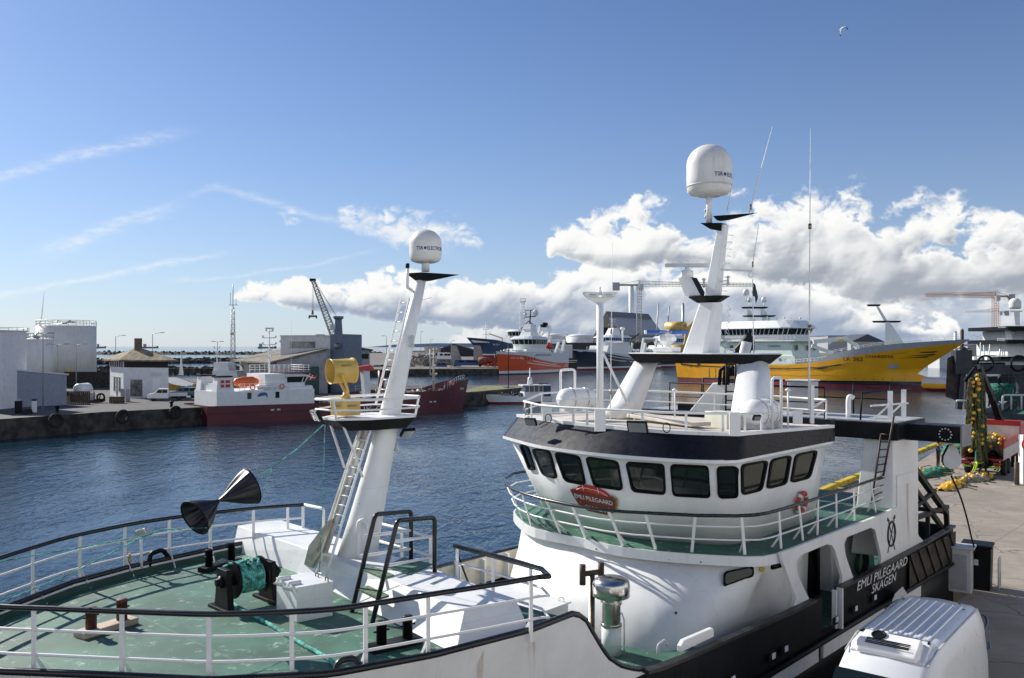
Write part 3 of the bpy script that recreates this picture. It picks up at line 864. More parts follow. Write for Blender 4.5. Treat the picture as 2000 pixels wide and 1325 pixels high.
MB().box(bp+V((0,0,.84)),(.20,.12,.11),V((1,.2,.3)).normalized()).build('deck_lamp',M_steel,ship,bevel=.01)
fp=G(742,1118,zc)
MB().tube(smoothline([G(700,1088,zc),G(700,1088,zc)+V((0,0,.58)),G(700,1088,zc)+V((.05,0,.70)),G(700,1088,zc)+V((.14,0,.68)),G(700,1088,zc)+V((.18,0,.55))],5),.045,10).build('goose_neck_vent',M_whiteb,ship)

# --- foremast
QF=.45
fm=bpy.data.objects.new('foremast',None);link(fm,ship)
def mast_ring(px,v,a,b,q=QF):
 c=CQ(px,v,q);return sring(c,AX,PT,a,b,22,2.6)
MB().loft([mast_ring(696,1092,.44,.27),mast_ring(714,1015,.37,.24),mast_ring(741,900,.29,.19),mast_ring(762,806,.235,.155),mast_ring(795,665,.17,.115),mast_ring(822,548,.115,.085)],smooth=True).build('mast_column',M_white,fm)
pc=CQ(762,815,QF)
ps,pq,pz=toS(pc)
plf=[(ps-1.45,pq+.42),(ps-1.45,pq-.12),(ps-.9,pq-.5),(ps+.15,pq-.62),(ps+.42,pq-.35),(ps+.42,pq+.45),(ps+.1,pq+.72),(ps-.9,pq+.75)]
def inset(L,k,cs,cq):return [(cs+(s-cs)*k,cq+(q-cq)*k) for s,q in L]
MB().prism([SP(s,q,pz-.20) for s,q in inset(plf,.72,ps-.2,pq)],[SP(s,q,pz+.02) for s,q in plf]).build('mast_platform',M_black,fm)
MB().prism([SP(s,q,pz+.021) for s,q in inset(plf,.99,ps-.4,pq)],[SP(s,q,pz+.06) for s,q in inset(plf,.98,ps-.4,pq)]).build('platform_deck',M_whiteb,fm)
rl=[SP(s,q,pz+.42) for s,q in inset(plf,1.06,ps-.4,pq)]
m=MB();m.tube(rl+[rl[0]],.028,8);m.tube([p-V((0,0,.20)) for p in rl]+[rl[0]-V((0,0,.2))],.02,6)
for i,p in enumerate(rl):
 if i in (1,3,4,5,7):m.beam(SP(*inset(plf,.97,ps-.4,pq)[i],pz+.03),p,.045,.02)
m.build('platform_rail',M_whiteb,fm)
for (u0,v0,u1,v1,u2,v2,q0) in ((645,832,672,912,692,927,pq+.35),(672,833,690,880,708,932,pq-.05)):
 MB().tube([SP(ps-1.25,q0,pz-.02),CQ(u1,v1,q0),CQ(u2,v2,pq)],.027,8).build('platform_strut',M_whiteb,fm)
# ladder up the fore side of the mast, with its cable duct
def lad(px0,px1,w,steps,name,mtl,par,q=None,r=.022,back=None):
 """straight ladder between two image points taken on the plane q"""
 q=QF if q is None else q
 a=CQ(*px0,q);b=CQ(*px1,q);d=(b-a).normalized()
 m=MB();x=PT*(w/2)
 m.beam(a-x,b-x,.05,.02,up=x);m.beam(a+x,b+x,.05,.02,up=x)
 for k in range(steps):
  p=a.lerp(b,(k+.5)/steps);m.rod(p-x,p+x,.013,6)
 return m.build(name,mtl,par)
lad((619,1150),(716,833),.30,17,'ladder',M_whiteb,fm)
lad((742,790),(792,583),.26,11,'ladder',M_whiteb,fm)
m=MB();a,b=CQ(634,1080,QF+.12),CQ(714,838,QF+.12);m.beam(a,b,.10,.08);m.beam(CQ(622,1080,QF+.3),CQ(703,838,QF+.3),.035,.05);m.build('cable_run',M_dirtygrey,fm)
# searchlight
sl_=bpy.data.objects.new('searchlight',None)
link(sl_,ship)
bx=SP(ps-1.05,pq+.1,pz+.25)
MB().box(bx,(.42,.42,.30),AX,PT).build('light_base',M_yellow,sl_,bevel=.012)
MB().box(bx+V((0,0,.165)),(.50,.50,.03),AX,PT).build('base_lid',M_yellow,sl_,bevel=.008)
dax=V((-.84,-.54,-.04)).normalized();dc=D(668,725,bx.length and math.hypot(0,bx.y))
MB().lathe([(.235,.24),(.25,.26),(.25,.22),(.24,.20),(.24,-.20),(.255,-.21),(.255,-.25),(.21,-.27),(.001,-.27),(.20,-.25),(.225,.2),(.235,.24)],dc,dax,28,cap=False).build('light_drum',M_yellow,sl_)
MB().lathe([(.21,.0),(.20,.02),(.001,.02)],dc-dax*.10,dax,24).build('reflector',M_steel,sl_)
m=MB()
for k in (-1,1):
 sd2=dax.cross(UP).normalized()*.13*k
 m.tube(smoothline([bx+V((0,0,.18))+sd2*.3,bx+V((.02,0,.30))+sd2*.6,dc+sd2-V((0,0,.25))+dax*-.02,dc+sd2*1.1-V((0,0,.05))+V((-.02,-.23,0))],4),.028,8)
m.lathe([(.1,0),(.1,.05),(.05,.08),(.05,.12)],bx+V((0,0,.17)),n=12)
m.build('light_yoke',M_yellow,sl_)
nside=dax.cross(UP).normalized()
if nside.dot(V((0,-1,0)))<0:nside=-nside
def drumwarp(x,y,th0=1.15):
 th=th0+y/.242
 return dc-dax*(x)+(nside*math.sin(th)+UP*math.cos(th))*.2445
text('SEEMATZ',(0,0,0),(1,0,0),(0,0,1),.035,M_textblack,sl_,warp=lambda x,y:drumwarp(x,-y))
text('SEEMATZ',bx-PT*.213+V((0,0,.02)),AX,UP,.04,M_textblack,sl_)
text('SEEMATZ',bx-AX*.213+V((0,0,.02)),-PT,UP,.04,M_textblack,sl_)
# wing bracket, sensor, nav light under the dome
wz=CQ(825,540,QF);ws,wq,wzz=toS(wz)
MB().prism([SP(ws-.1,wq+.1,wzz-.10),SP(ws-.1,wq-.1,wzz-.10),SP(ws+.12,wq-.1,wzz-.10),SP(ws+.12,wq+.1,wzz-.10)],
           [SP(ws-.28,wq+.22,wzz+.06),SP(ws-.22,wq-.22,wzz+.06),SP(ws+.5,wq-.62,wzz+.03),SP(ws+.35,wq+.22,wzz+.06)]).build('mast_wing',M_black,fm)
m=MB();p=CQ(796,563,QF);m.rod(p,p+V((0,0,.42)),.03,8);m.beam(p+V((0,0,.02)),CQ(812,573,QF),.10,.02);m.build('sensor_bracket',M_whiteb,fm)
MB().lathe([(.042,0),(.042,.09),(.03,.1)],p+V((0,0,.42)),n=12).build('mast_lamp',M_black,fm)
p=CQ(805,668,QF-.2);MB().lathe([(.02,-.13),(.05,-.1),(.05,-.07),(.03,-.06),(.03,.08),(.06,.09),(.02,.14)],p,n=12).build('navigation_lamp',M_lightgrey,fm)
MB().beam(p,CQ(796,666,QF),.10,.015).build('lamp_bracket',M_whiteb,fm)
m=MB();p=CQ(823,583,QF);m.beam(CQ(812,588,QF),CQ(841,582,QF),.06,.015);m.build('mast_arm',M_whiteb,fm)
p=CQ(831,520,QF)
MB().lathe([(.085,-.12),(.085,.22)],p,n=16).build('dome_pedestal',M_whiteb,fm)
def radome(c,r,h,parent,name='radome',band=False):
 prof=[(.001,0),(r*.55,.0),(r*.84,.03),(r*.97,.10)]
 prof+=[(r,h*.28),(r,h-r*.92)]+[(r*math.cos(t*math.pi/2/8),h-r*.92+r*.92*math.sin(t*math.pi/2/8)) for t in range(1,8)]+[(.001,h)]
 o=MB().lathe(prof,c,n=40).build(name,M_radome,parent)
 return o
rc=CQ(831,514,QF);rR=.345
radome(rc,rR,.72,fm)
def domewarp(c,r,z,az0):
 def f(x,y):
  t=az0+x/r
  return c+V((math.sin(t)*r*1.004,-math.cos(t)*r*1.004,z+y))
 return f
def dome_text(c,r,z,h,parent,az0,w):
 text('TSR',(0,0,0),(1,0,0),(0,0,1),h,M_textblue,parent,warp=domewarp(c,r,z,az0),width=w*.36,align='LEFT',bold=.02)
 pr=w*.075;a1=az0+w*.45/r
 m=MB();f=domewarp(c,r*1.001,z+h/2,a1)
 m.add([f(pr*math.sin(2*math.pi*k/5),pr*math.cos(2*math.pi*k/5)) for k in range(5)],[(0,1,2,3,4)])
 m.build('dome_emblem',M_textblue,parent)
 text('ELECTRONIC',(0,0,0),(1,0,0),(0,0,1),h,M_textblue,parent,warp=domewarp(c,r,z,az0+w*.54/r),width=w*1.08,align='LEFT',bold=.02)
dome_text(rc,rR,.25,.075,fm,rad(-28),.44)
# floodlights
def flood(c,face,up,parent,w=.26,h=.2,name='floodlight'):
 face=V(face).normalized();up=V(up);x=up.cross(face).normalized();y=face.cross(x)
 o=MB().box(c,(w,h,.07),x,y).build(name,M_black,parent,bevel=.012)
 MB().box(V(c)+face*.037,(w*.86,h*.84,.008),x,y).build('lamp_glass',M_lamp,o)
 return o
flood(CQ(618,812,pq+.35),V((-.6,-.55,-.45)),UP,ship,.26,.24);flood(CQ(796,845,pq-.3),V((.5,-.6,-.8)),UP,ship,.3,.2)
m=MB();m.lathe([(.02,0),(.03,-.12),(.07,-.2)],CQ(776,862,QF-.15),n=12);m.build('horn',M_lightgrey,fm)

# --- superstructure and gallery deck
N_=40
base=[(3.5,-3.3),(2,-3.35),(-1.6,-3.4),(-2.6,-3.36),(-3.44,-2.94),(-3.67,-1.67),(-3.75,-.5),(-3.6,.7),(-3.0,1.9),(-2.1,2.8),(-1.0,3.3),(2,3.3),(3.5,3.3)]
gal_px=[(1003,996),(1014,1014),(1045,1032),(1136,1050),(1201,1065),(1282,1075),(1373,1082),(1462,1086),(1501,1084),(1522,1078)]
gfront=[toS(G(u,v,5.9))[:2] for u,v in gal_px][::-1] # starboard corner round to port
galo=[(9.6,-4.2),(5,-4.18),(1.1,-4.17)]+gfront+[(.6,4.35),(3,4.4),(9.6,4.4)]
tops=[(3.5,-3.35),(2,-3.4),(.6,-3.5)]+[(s*.93+.12,q*.93) for s,q in gfront]+[(1.0,3.6),(2,3.5),(3.5,3.4)]
def smooth2(L,n=4):return [(p.x,p.y) for p in smoothline([V((a,b,0)) for a,b in L],n)]
rb=[SP(p.x,p.y,3.5) for p in resample([V((s+.25,q,0)) for s,q in smooth2(base)],N_)]
rb1=[SP(p.x,p.y,4.1) for p in resample([V((s,q,0)) for s,q in smooth2(base)],N_)]
rt_=[SP(p.x,p.y,5.66) for p in resample([V((s,q,0)) for s,q in smooth2(tops)],N_)]
rm=[a.lerp(b,.55)-AX*.12*0 for a,b in zip(rb1,rt_)]
sup=MB().loft([rb,rb1,rm,rt_],smooth=True).build('superstructure',M_white,ship)
gl=[SP(p.x,p.y,0) for p in resample([V((s,q,0)) for s,q in smooth2(galo)],70)]
MB().prism([p+V((0,0,5.64)) for p in gl],[p+V((0,0,5.88)) for p in gl]).build('gallery',M_white,ship)
gc=SP(3,0,0)
MB().prism([gc+(p-gc)*.992+V((0,0,5.882)) for p in gl],[gc+(p-gc)*.99+V((0,0,5.9)) for p in gl]).build('gallery_deck',M_green,ship)
# gallery railing leaning outwards at the front
zg=6.84
gr_px=[(1033,920),(1003,925),(985,935),(989,946),(1000,955),(1028,966),(1060,975),(1110,986),(1160,994),(1220,1000),(1280,1003),(1360,1007),(1440,1008),(1475,1006),(1500,1002),(1530,994),(1560,985),(1650,956),(1755,921)]
gr=[G(u,v,zg) for u,v in gr_px]
gpost=[G(*polyline_at(gr_px[2:],u),zg) for u in (995,1019,1066,1117,1188,1260,1358,1448,1521,1560,1598,1633,1668,1700,1738)]
def glean(p):
 s,q,z=toS(V(p));j=min(gl,key=lambda g:(g.x-p[0])**2+(g.y-p[1])**2)
 t=gc+(j-gc)*.975
 return V((t.x-p[0],t.y-p[1],0))*.9
railing(ship,gr,5.88,gpost,mids=(.38,.72),brace=-.26,lean=glean,rt=.042,pw=.07)
MB().tube([SP(.4,4.15,zg),SP(4,4.25,zg),SP(7,4.25,zg)],.042,10).build('handrail',M_blackrail,ship)
m=MB();
for s in (1.0,2.4,3.8,5.2,6.6):m.beam(SP(s,4.2,5.88),SP(s,4.2,zg),.06,.03)
m.tube([SP(.4,4.2,6.2),SP(7,4.2,6.2)],.022,6);m.tube([SP(.4,4.2,6.5),SP(7,4.2,6.5)],.022,6);m.build('railing',M_whiteb,ship)

# --- wheelhouse
zw0,zw1,zt=5.88,8.14,8.75
fb_px=[(982,852),(1010,860),(1060,872),(1160,885),(1280,895),(1380,900),(1441,899)]
fbl=[toS(G(u,v,zw1))[:2] for u,v in fb_px]
ft_px=[(1012,811),(1090,824),(1200,836),(1320,845),(1441,849)]
ftl=[toS(G(u,v,zt))[:2] for u,v in ft_px]
wtop=[(s*1.0+.12,q*.965) for s,q in fbl]
wbot=[toS(G(u,v,5.9))[:2] for u,v in [(1060,1003),(1100,1026),(1147,1037),(1209,1050),(1292,1058),(1397,1066),(1452,1062)]]
def outline(front,aft_s,zz,n,sm=4):
 f=[V((s,q,0)) for s,q in front] # port to starboard
 P=[V((aft_s,f[0].y+.05,0))]+smoothline(f,sm)+[V((aft_s,f[-1].y,0))]
 return P
E_=4.6
fN=49
wt_=resample(smoothline([V((s,q,0)) for s,q in wtop],4),fN);wb_=resample(smoothline([V((s+.15,q,0)) for s,q in wbot],4),fN)
def side(P,aft):
 a,b=P[0],P[-1]
 return [V((aft,a.y+.05,0)).lerp(a,k/12) for k in range(12)]+P+[b.lerp(V((aft,b.y,0)),(k+1)/12) for k in range(12)]
T_=[SP(p.x,p.y,zw1) for p in side(wt_,4.35)];B_=[SP(p.x,p.y,zw0) for p in side(wb_,4.35)]
Mz=[b.lerp(t,.42) for b,t in zip(B_,T_)]
m=MB();m.loft([B_,Mz,T_],cap=True,smooth=False)
wh=m.build('wheelhouse',M_white,ship)
for p in wh.data.polygons:p.use_smooth=len(p.vertices)==4
tri=[]
n_=len(T_)
bv=B_+T_;bf=[(i,i+1,n_+i+1,n_+i) for i in range(n_-1)]
wh.data.calc_loop_triangles()
bvh=BVHTree.FromPolygons([tuple(v.co) for v in wh.data.vertices],[tuple(t.vertices) for t in wh.data.loop_triangles])
def onwall(u,v):
 d=ray(u,v).normalized();h=bvh.ray_cast(CAMP,d)
 if h[0] is None:return CAMP+d*22,-d
 nn=h[1] if h[1].dot(d)<0 else-h[1]
 return h[0],nn
def window(quad,parent,name='window',on=onwall,r=9,fr=3.6,proud=.045,glass=None):
 """rounded window laid on a wall: rubber frame ring and glass; quad = its four corners as seen from the camera"""
 Q4=[V((u,v,0)) for u,v in quad]
 c=sum(Q4,V())/4
 def loop(k,off):
  out=[]
  for i in range(4):
   p=Q4[i];a=Q4[i-1]-p;b=Q4[(i+1)%4]-p
   la,lb=a.length,b.length;a.normalize();b.normalize()
   p2=p+(a+b)*k;rr_=min(r,la*.3,lb*.3)
   for j in range(4):
    t=j/3;out.append((p2+a*rr_)*(1-t)**2+p2*2*t*(1-t)+(p2+b*rr_)*t*t)
   for j in range(1,4):out.append(p2+b*(rr_+(lb-2*k-2*rr_)*j/4))
  res=[]
  for x in out:
   h,n=on(x.x,x.y);res.append(h+n*off)
  return res
 fx=min(fr,min((Q4[0]-Q4[1]).length,(Q4[2]-Q4[3]).length)*.22)
 m=MB();m.loft([loop(0,-.02),loop(0,proud),loop(fx,proud),loop(fx,-.02)],cap=False)
 o=m.build(name,M_gasket,parent)
 L=loop(fx*.92,0);cen=sum(L,V())/len(L);nn=V()
 for i in range(len(L)):nn+=(L[i]-cen).cross(L[(i+1)%len(L)]-cen)
 nn.normalize();nn=nn if nn.dot(ray(c.x,c.y))<0 else-nn
 top=max((on(c.x+(q.x-c.x)*k,c.y+(q.y-c.y)*k)[0]-cen).dot(nn) for q in Q4 for k in (0,.35,.7))+.008
 m=MB();m.sheet([p+nn*(top-(p-cen).dot(nn)) for p in L])
 m.build('glass',glass or M_glass,o)
 return o
WQ=[[(1015,867),(1033,872),(1047,918),(1034,917)],[(1039,875),(1075,879),(1091,936),(1061,928)],[(1083,882),(1133,890),(1146,948),(1104,940)],
      [(1144,891),(1208,900),(1218,958),(1161,950)],[(1222,901),(1298,906),(1301,966),(1235,960)],[(1309,906),(1384,909.5),(1388,972),(1314,968)],
      [(1399,911),(1440,910),(1441,972),(1402,973)],[(1446,907),(1499,898),(1487,958),(1447,968)],[(1504,897),(1545,888),(1535,946),(1495,956)],[(1552,887),(1596,878),(1581,934),(1542,944)]]
for q in WQ:window(q,wh)
for q in WQ[3:6]:# wipers
 (u0,v0),(u1,v1)=q[0],q[1]
 a_=onwall((u0+u1)/2,(v0+v1)/2-2);b_=onwall((u0+u1)/2-12,(v0+q[3][1])/2+14)
 MB().tube([a_[0]+a_[1]*.05,a_[0]+a_[1]*.085,b_[0]+b_[1]*.075],.009,5).build('wiper',M_black,wh)
c_=[onwall(*q[k]) for q in WQ[:7] for k in (0,1)]
MB().tube([p+n*.05+V((0,0,.09)) for p,n in c_],.014,5).build('window_rail',M_whiteb,wh)
# carved name board
nbp=[onwall(u,v) for u,v in ((1119,961),(1203,980),(1196,992),(1138,982))]
no,nn_=onwall(1161,975);nx=(onwall(1205,984)[0]-onwall(1119,966)[0]);nw=nx.length;nx.normalize();ny=nn_.cross(nx).normalized()
nb=bpy.data.objects.new('name_board',None);link(nb,wh)
M_brown=mat('red_brown_board',(0.16,0.02,0.012),0.4,var=0.2);M_gold=mat('gilt_carving',(0.42,0.24,0.06),0.4,0.4,var=0.3,scale=20)
def bpt(x,y,z):return no+nx*x*nw+ny*y*nw+nn_*z
def board(outl,z0,z1,nm,mt):return MB().prism([bpt(x,y,z0) for x,y in outl],[bpt(x,y,z1) for x,y in outl]).build(nm,mt,ship)
bo=[(-.5,.10),(-.46,-.02),(-.38,-.17),(-.2,-.25),(.2,-.25),(.40,-.17),(.48,-.02),(.5,.08),(.44,.13),(-.44,.13)]
o=board([(x*1.04,y*1.08) for x,y in bo],.0,.03,'board_edge',M_gold)
board(bo,.01,.045,'board_panel',M_brown)
board([(-.38,.13),(-.3,.21),(-.1,.27),(.1,.27),(.3,.21),(.40,.13)],.0,.04,'board_crest',M_red)
m=MB();m.tube([bpt(-.34,.15,.05),bpt(-.2,.21,.05),bpt(0,.22,.05),bpt(.2,.2,.05),bpt(.36,.14,.05)],.008,5)
for x in (-.17,.17):m.rod(bpt(x,.16,.05),bpt(x,.27,.05),.008,5)
m.build('crest_cross',M_textwhite,ship)
MB().lathe([(.001,0),(.05,0),(.05,.03),(.001,.05)],bpt(0,.20,.03),nn_,14).build('crest_shield',M_gold,ship)
for x in (-.33,.33):MB().lathe([(.001,0),(.04,0),(.03,.03),(.001,.04)],bpt(x,-.10,.03),nn_,10).build('board_rosette',M_red,ship)
text('EMLI PILEGAARD',bpt(0,-.03,0),nx,ny,.125,M_textwhite,ship,width=nw*.86,depth=.052)
text('SKAGEN',bpt(0,-.21,0),nx,ny,.115,M_textwhite,ship,width=nw*.44,depth=.052)
# visor
fbN=resample(smoothline([V((s,q,0)) for s,q in fbl],4),fN);ftN=resample(smoothline([V((s,q,0)) for s,q in ftl],4),fN)
FB=[SP(p.x,p.y,zw1) for p in side(fbN,4.45)]
FT=[]
for p in side(ftN,4.3):FT.append(SP(p.x,p.y,zt-max(0,p.x+1)*.035))
inn=[SP(p.x+.25,p.y*.93,zw1+.02) for p in side(fbN,4.2)]
m=MB();m.loft([FB,FT],cap=False,closed=False,smooth=True);m.build('visor',M_navy,ship)
m=MB();m.loft([[p-V((0,0,.07)) for p in FB],[p+V((0,0,.012)) for p in FB]],cap=False,closed=False);m.loft([[p-V((0,0,.07)) for p in FB],inn],cap=False,closed=False)
m.build('visor_trim',M_white,ship)
rcn=SP(2,0,0)
m=MB();f2=[rcn.xy.to_3d()+(V((p.x,p.y,0))-rcn)*1.012+V((0,0,p.z-.035)) for p in FT];f3=[p+V((0,0,.085)) for p in f2];f4=[rcn+(V((p.x,p.y,0))-rcn)*.965+V((0,0,p.z+.05)) for p in FT]
m.loft([f2,f3,f4],cap=False,closed=False);m.build('roof_edge',M_white,ship)
m=MB();m.sheet([rcn+(V((p.x,p.y,0))-rcn)*.97+V((0,0,p.z+.03)) for p in FT]);m.build('roof_deck',M_beige,ship)
MB().sheet([p for p in T_]).build('wheelhouse_ceiling',M_white,ship)
MB().box(SP(4.4,0,8.45),(.3,7.3,.62),AX,PT).build('visor_end',M_navy,ship)
# roof railing
zrr=9.2
r_px=[(1023,784),(1055,792),(1100,796),(1200,801),(1300,806),(1400,808),(1455,809),(1489,806)]
rp=[G(u,v,zrr) for u,v in r_px]
def rlean(p):return V((gc.x-p[0],gc.y-p[1],0)).normalized()*-.06
railing(ship,rp,zt+.02,[G(*polyline_at(r_px,u),zrr) for u in (1025,1038,1120,1147,1255,1340,1412,1455,1487)],mids=(),rt=.032,top_m=M_whiteb,pw=.06)
bk=[G(1023,784,zrr),SP(.8,4.0,9.35),SP(3.5,4.1,9.35),SP(4.3,3.0,9.35),SP(4.3,-2.0,9.35),SP(4.3,-3.5,9.3),SP(2.6,-3.85,9.2)]
railing(ship,bk,zt,[bk[1],bk[2],SP(4.3,1.5,9.35),SP(4.3,0,9.35),SP(4.3,-1.5,9.35),bk[5],bk[6]],mids=(.45,),rt=.03,top_m=M_whiteb,pw=.05)
def roofpt(u,v):return G(u,v,zt+.02)
# cable coils hanging on the rail posts
for u,v in ((1029,793),(1071,810),(1302,830)):
 p=roofpt(u,v+25)+V((0,0,.22))
 MB().tube([p+V((math.cos(t)*.075,-math.cos(t)*.03,math.sin(t)*.11)) for t in [k*math.pi/8 for k in range(16)]],.012,5,closed=True).build('cable_coil',M_black,ship)
for u,v in ((1069,795),(1172,815),(1435,822)):
 p=roofpt(u,v+28);MB().box(p+V((0,0,.26)),(.26,.05,.52),V((1,.1,0)).normalized()).build('rail_socket',M_whiteb,ship,bevel=.01)
# floodlights on the visor
flood(onwall(1040,875)[0]*0+D(1037,824,23.5),V((-.5,-.75,-.5)),UP,ship,.34,.22);flood(D(1245,834,20.9),V((-.35,-.8,-.5)),UP,ship,.50,.32)
flood(D(1478,845,20.7)+V((0,0,.35)),V((.3,-.8,-.5)),UP,ship,.2,.14)
# roof lockers
m=MB();a,b=roofpt(1205,822),roofpt(1332,842)
MB().box((a+b)/2+AX*.9+V((0,0,.10)),((b-a).length,.6,.10),(b-a).normalized()).build('roof_bench',M_beige,ship,bevel=.02)
MB().box((roofpt(1340,838)+roofpt(1400,842))/2+AX*1.1+V((0,0,.18)),(.95,.5,.4),(b-a).normalized()).build('roof_locker',mat('cream_locker',(.66,.66,.56),.5,var=.08),ship,bevel=.02)

# --- gear on the wheelhouse roof
def frame_hoop(u0,u1,vt,vb,depth):
 p0,p1=D(u0,vb,depth),D(u1,vb-(u1-u0)*.1,depth)
 t0,t1=D(u0,vt,depth),D(u1,vt-(u1-u0)*.05,depth)
 return MB().tube(round_corner([p0,t0,t1,p1],.1,4),.035,8).build('mast_hoop',M_whiteb,ship)
frame_hoop(1095,1123,723,806,24.8);frame_hoop(1508,1526,738,838,21.6)
def raft(c,ax,L,r,name,label):
 ax=V(ax).normalized();t=thing('life_raft',label,'life raft',c-V((0,0,r+.08)),'life raft canisters on the wheelhouse roof')
 prof=[(.001,-L/2),(r*.55,-L/2+.03),(r*.88,-L/2+.13),(r*.98,-L/2+.24)]
 for k in range(4):z=-L/2+.26+k*(L-.52)/4;w=(L-.52)/4;prof+=[(r*.985,z),(r,z+.02),(r,z+w-.03),(r*.985,z+w-.01)]
 prof+=[(r*.98,L/2-.24),(r*.88,L/2-.13),(r*.55,L/2-.03),(.001,L/2)]
 MB().lathe(prof,c,ax,28).build('canister',mat('fibreglass_white',(.82,.82,.81),.3,var=.03),t)
 sd3=ax.cross(UP).normalized()
 m=MB();m.tube([c+ax*(L/2+.02)*math.copysign(1,k)*min(1,abs(math.cos(a))*1.15)*(1 if True else 1) for k,a in ()] or [c+ax*L*.49*math.cos(a)+sd3*(r+.012)*math.copysign(min(1,abs(math.sin(a))*1.6),math.sin(a)) for a in [2*math.pi*j/24 for j in range(24)]],.02,6,closed=True);m.build('flange',M_whiteb,t)
 for k in (-.18,.18):
  MB().tube([c+ax*L*k+(sd3*math.cos(a)+UP*math.sin(a))*(r+.008) for a in [2*math.pi*j/20 for j in range(20)]],.010,5,closed=True).build('strap',M_steel,t)
 for k in (-.3,.3):
  MB().box(c+ax*L*k-V((0,0,r*.85+.02)),(.06,r*1.7,.16),ax).build('cradle',M_lightgrey,t)
 for k in range(3):MB().box(c+ax*(L*-.2+.1*k)-sd3*(r+.012)*1.0+V((0,0,-.02)),(.07,.004,.03),ax).build('raft_label',M_textblue if k%2 else M_textwhite,t)
 return t
raft(D(1127,779,24.2),V((.86,.45,0)),1.20,.30,'life_raft','white life raft canister left of the tall white antenna post')
raft(D(1487,806,21.9),V((.72,.69,0)),1.28,.34,'life_raft','white life raft canister beside the starboard mast leg')
# post carrying two flat radar scanners in a V
ap=bpy.data.objects.new('antenna_post',None);link(ap,ship)
p0=roofpt(1172,828);tp_=D(1172,592,p0.y)
MB().tube([p0,tp_],.09,12).build('post',M_whiteb,ap)
MB().rod(D(1178,690,p0.y),roofpt(1228,820)+AX*.3,.035,8).build('stay',M_whiteb,ap)
MB().prism([tp_+V((-.09,0,-.02)),tp_+V((.09,0,-.02)),tp_+V((.09,.08,-.02)),tp_+V((-.09,.08,-.02))],[tp_+V((-.38,0,.16)),tp_+V((.38,0,.16)),tp_+V((.38,.08,.16)),tp_+V((-.38,.08,.16))]).build('post_head',M_whiteb,ap)
for k in (-1,1):
 o=MB().loft([[tp_+V((k*x,y*.10-.02,.22+x*.02+dz)) for y,dz in ((-1,-.06),(1,-.06),(1,.06),(-1,.06))] for x in (.05,.40)]+[[tp_+V((k*.47,y*.05-.02,.26+dz)) for y,dz in ((-1,-.01),(1,-.01),(1,.02),(-1,.02))]]).build('antenna_panel',M_whiteb,ap)
 text('FURUNO',tp_+V((k*.2,-.125,.19)),(1,0,0),UP,.035,M_textblue,ap)
MB().lathe([(.05,0),(.05,.1),(.02,.14),(.03,.2),(.001,.24)],tp_+V((0,.03,.2)),n=10).build('gps_antenna',M_whiteb,ap)
m=MB();pa=D(1180,668,p0.y);pb=D(1216,668,p0.y);m.rod(pa,pb,.025,8);m.rod(pb,pb+V((0,0,.30)),.022,8);m.lathe([(.02,0),(.07,.03),(.06,.07),(.001,.09)],pb+V((0,0,.3)),n=12);m.build('side_arm',M_whiteb,ap)
def whip(p,q,r=.014,r1=.004,nm='whip_antenna',par=None,joints=()):
 m=MB().tube([p,V(p).lerp(V(q),.5),q],r,6,r1=r1)
 o=m.build(nm,M_whiteb,par or ship)
 for t in joints:
  c=V(p).lerp(V(q),t);MB().rod(c-V((0,0,.07)),c+V((0,0,.07)),r*1.5,6).build('antenna_joint',M_bronze,o)
 return o
whip(D(1192,822,24.6),D(1196,474,24.6),.018,.005,joints=(.16,.5))
whip(D(1580,800,22.8),D(1583,250,22.8),.03,.004,joints=(.29,.65))
m=MB();m.box(D(1586,790,22.8),(.09,.09,1.0));m.build('antenna_socket',M_whiteb,ship)
for u,v0,v1,dp in ((1318,765,838,24),(1539,765,838,22)):
 MB().rod(D(u,v1,dp),D(u,v0,dp),.022,8).build('mushroom_post',M_whiteb,ship);MB().lathe([(.03,0),(.075,.03),(.07,.055),(.001,.09)],D(u,v0,dp),n=14).build('mushroom_antenna',M_whiteb,ship)
m=MB();m.box(D(1558,815,22.9),(.25,.03,.36));m.build('notice_plate',M_whiteb,ship)

# --- main mast
SM=2.2
mm=bpy.data.objects.new('main_mast',None);link(mm,ship)
def CM(u,v):return CS(u,v,SM)
def leg(bu,bv_,tu,tv,a0,b0,a1,b1,nm,bs):
 b=CS(bu,bv_,bs);b.z=zt;t=CM(tu,tv)
 return MB().loft([sring(b.lerp(t,k),AX,PT,lerp(a0,a1,k),lerp(b0,b1,k),20,3.2) for k in (0,.3,.65,1)],smooth=True).build(nm,M_white,mm)
leg(1470,838,1472,703,.62,.50,.36,.34,'mast_leg',.8);leg(1212,818,1262,706,.52,.44,.34,.30,'mast_leg',1.1)
pl=[toS(CM(1230,692)),toS(CM(1522,692))]
qa,qb=pl[0][1],pl[1][1];zp=pl[0][2]
plo=[(SM-.55,qa-.3),(SM-.75,(qa+qb)/2+.4),(SM-.75,(qa+qb)/2-.8),(SM-.5,qb+.3),(SM+.2,qb),(SM+.75,qb+.3),(SM+.75,qa-.2),(SM+.2,qa)]
MB().prism([SP(s,q,zp-.24) for s,q in inset(plo,.86,SM,(qa+qb)/2)],[SP(s,q,zp+.02) for s,q in plo]).build('mast_platform',M_black,mm)
MB().prism([SP(s,q,zp+.021) for s,q in inset(plo,.99,SM,(qa+qb)/2)],[SP(s,q,zp+.05) for s,q in inset(plo,.98,SM,(qa+qb)/2)]).build('platform_deck',M_whiteb,mm)
def mring(u,v,a,b,s=SM):return sring(CS(u,v,s),AX,PT,a,b,20,4.5)
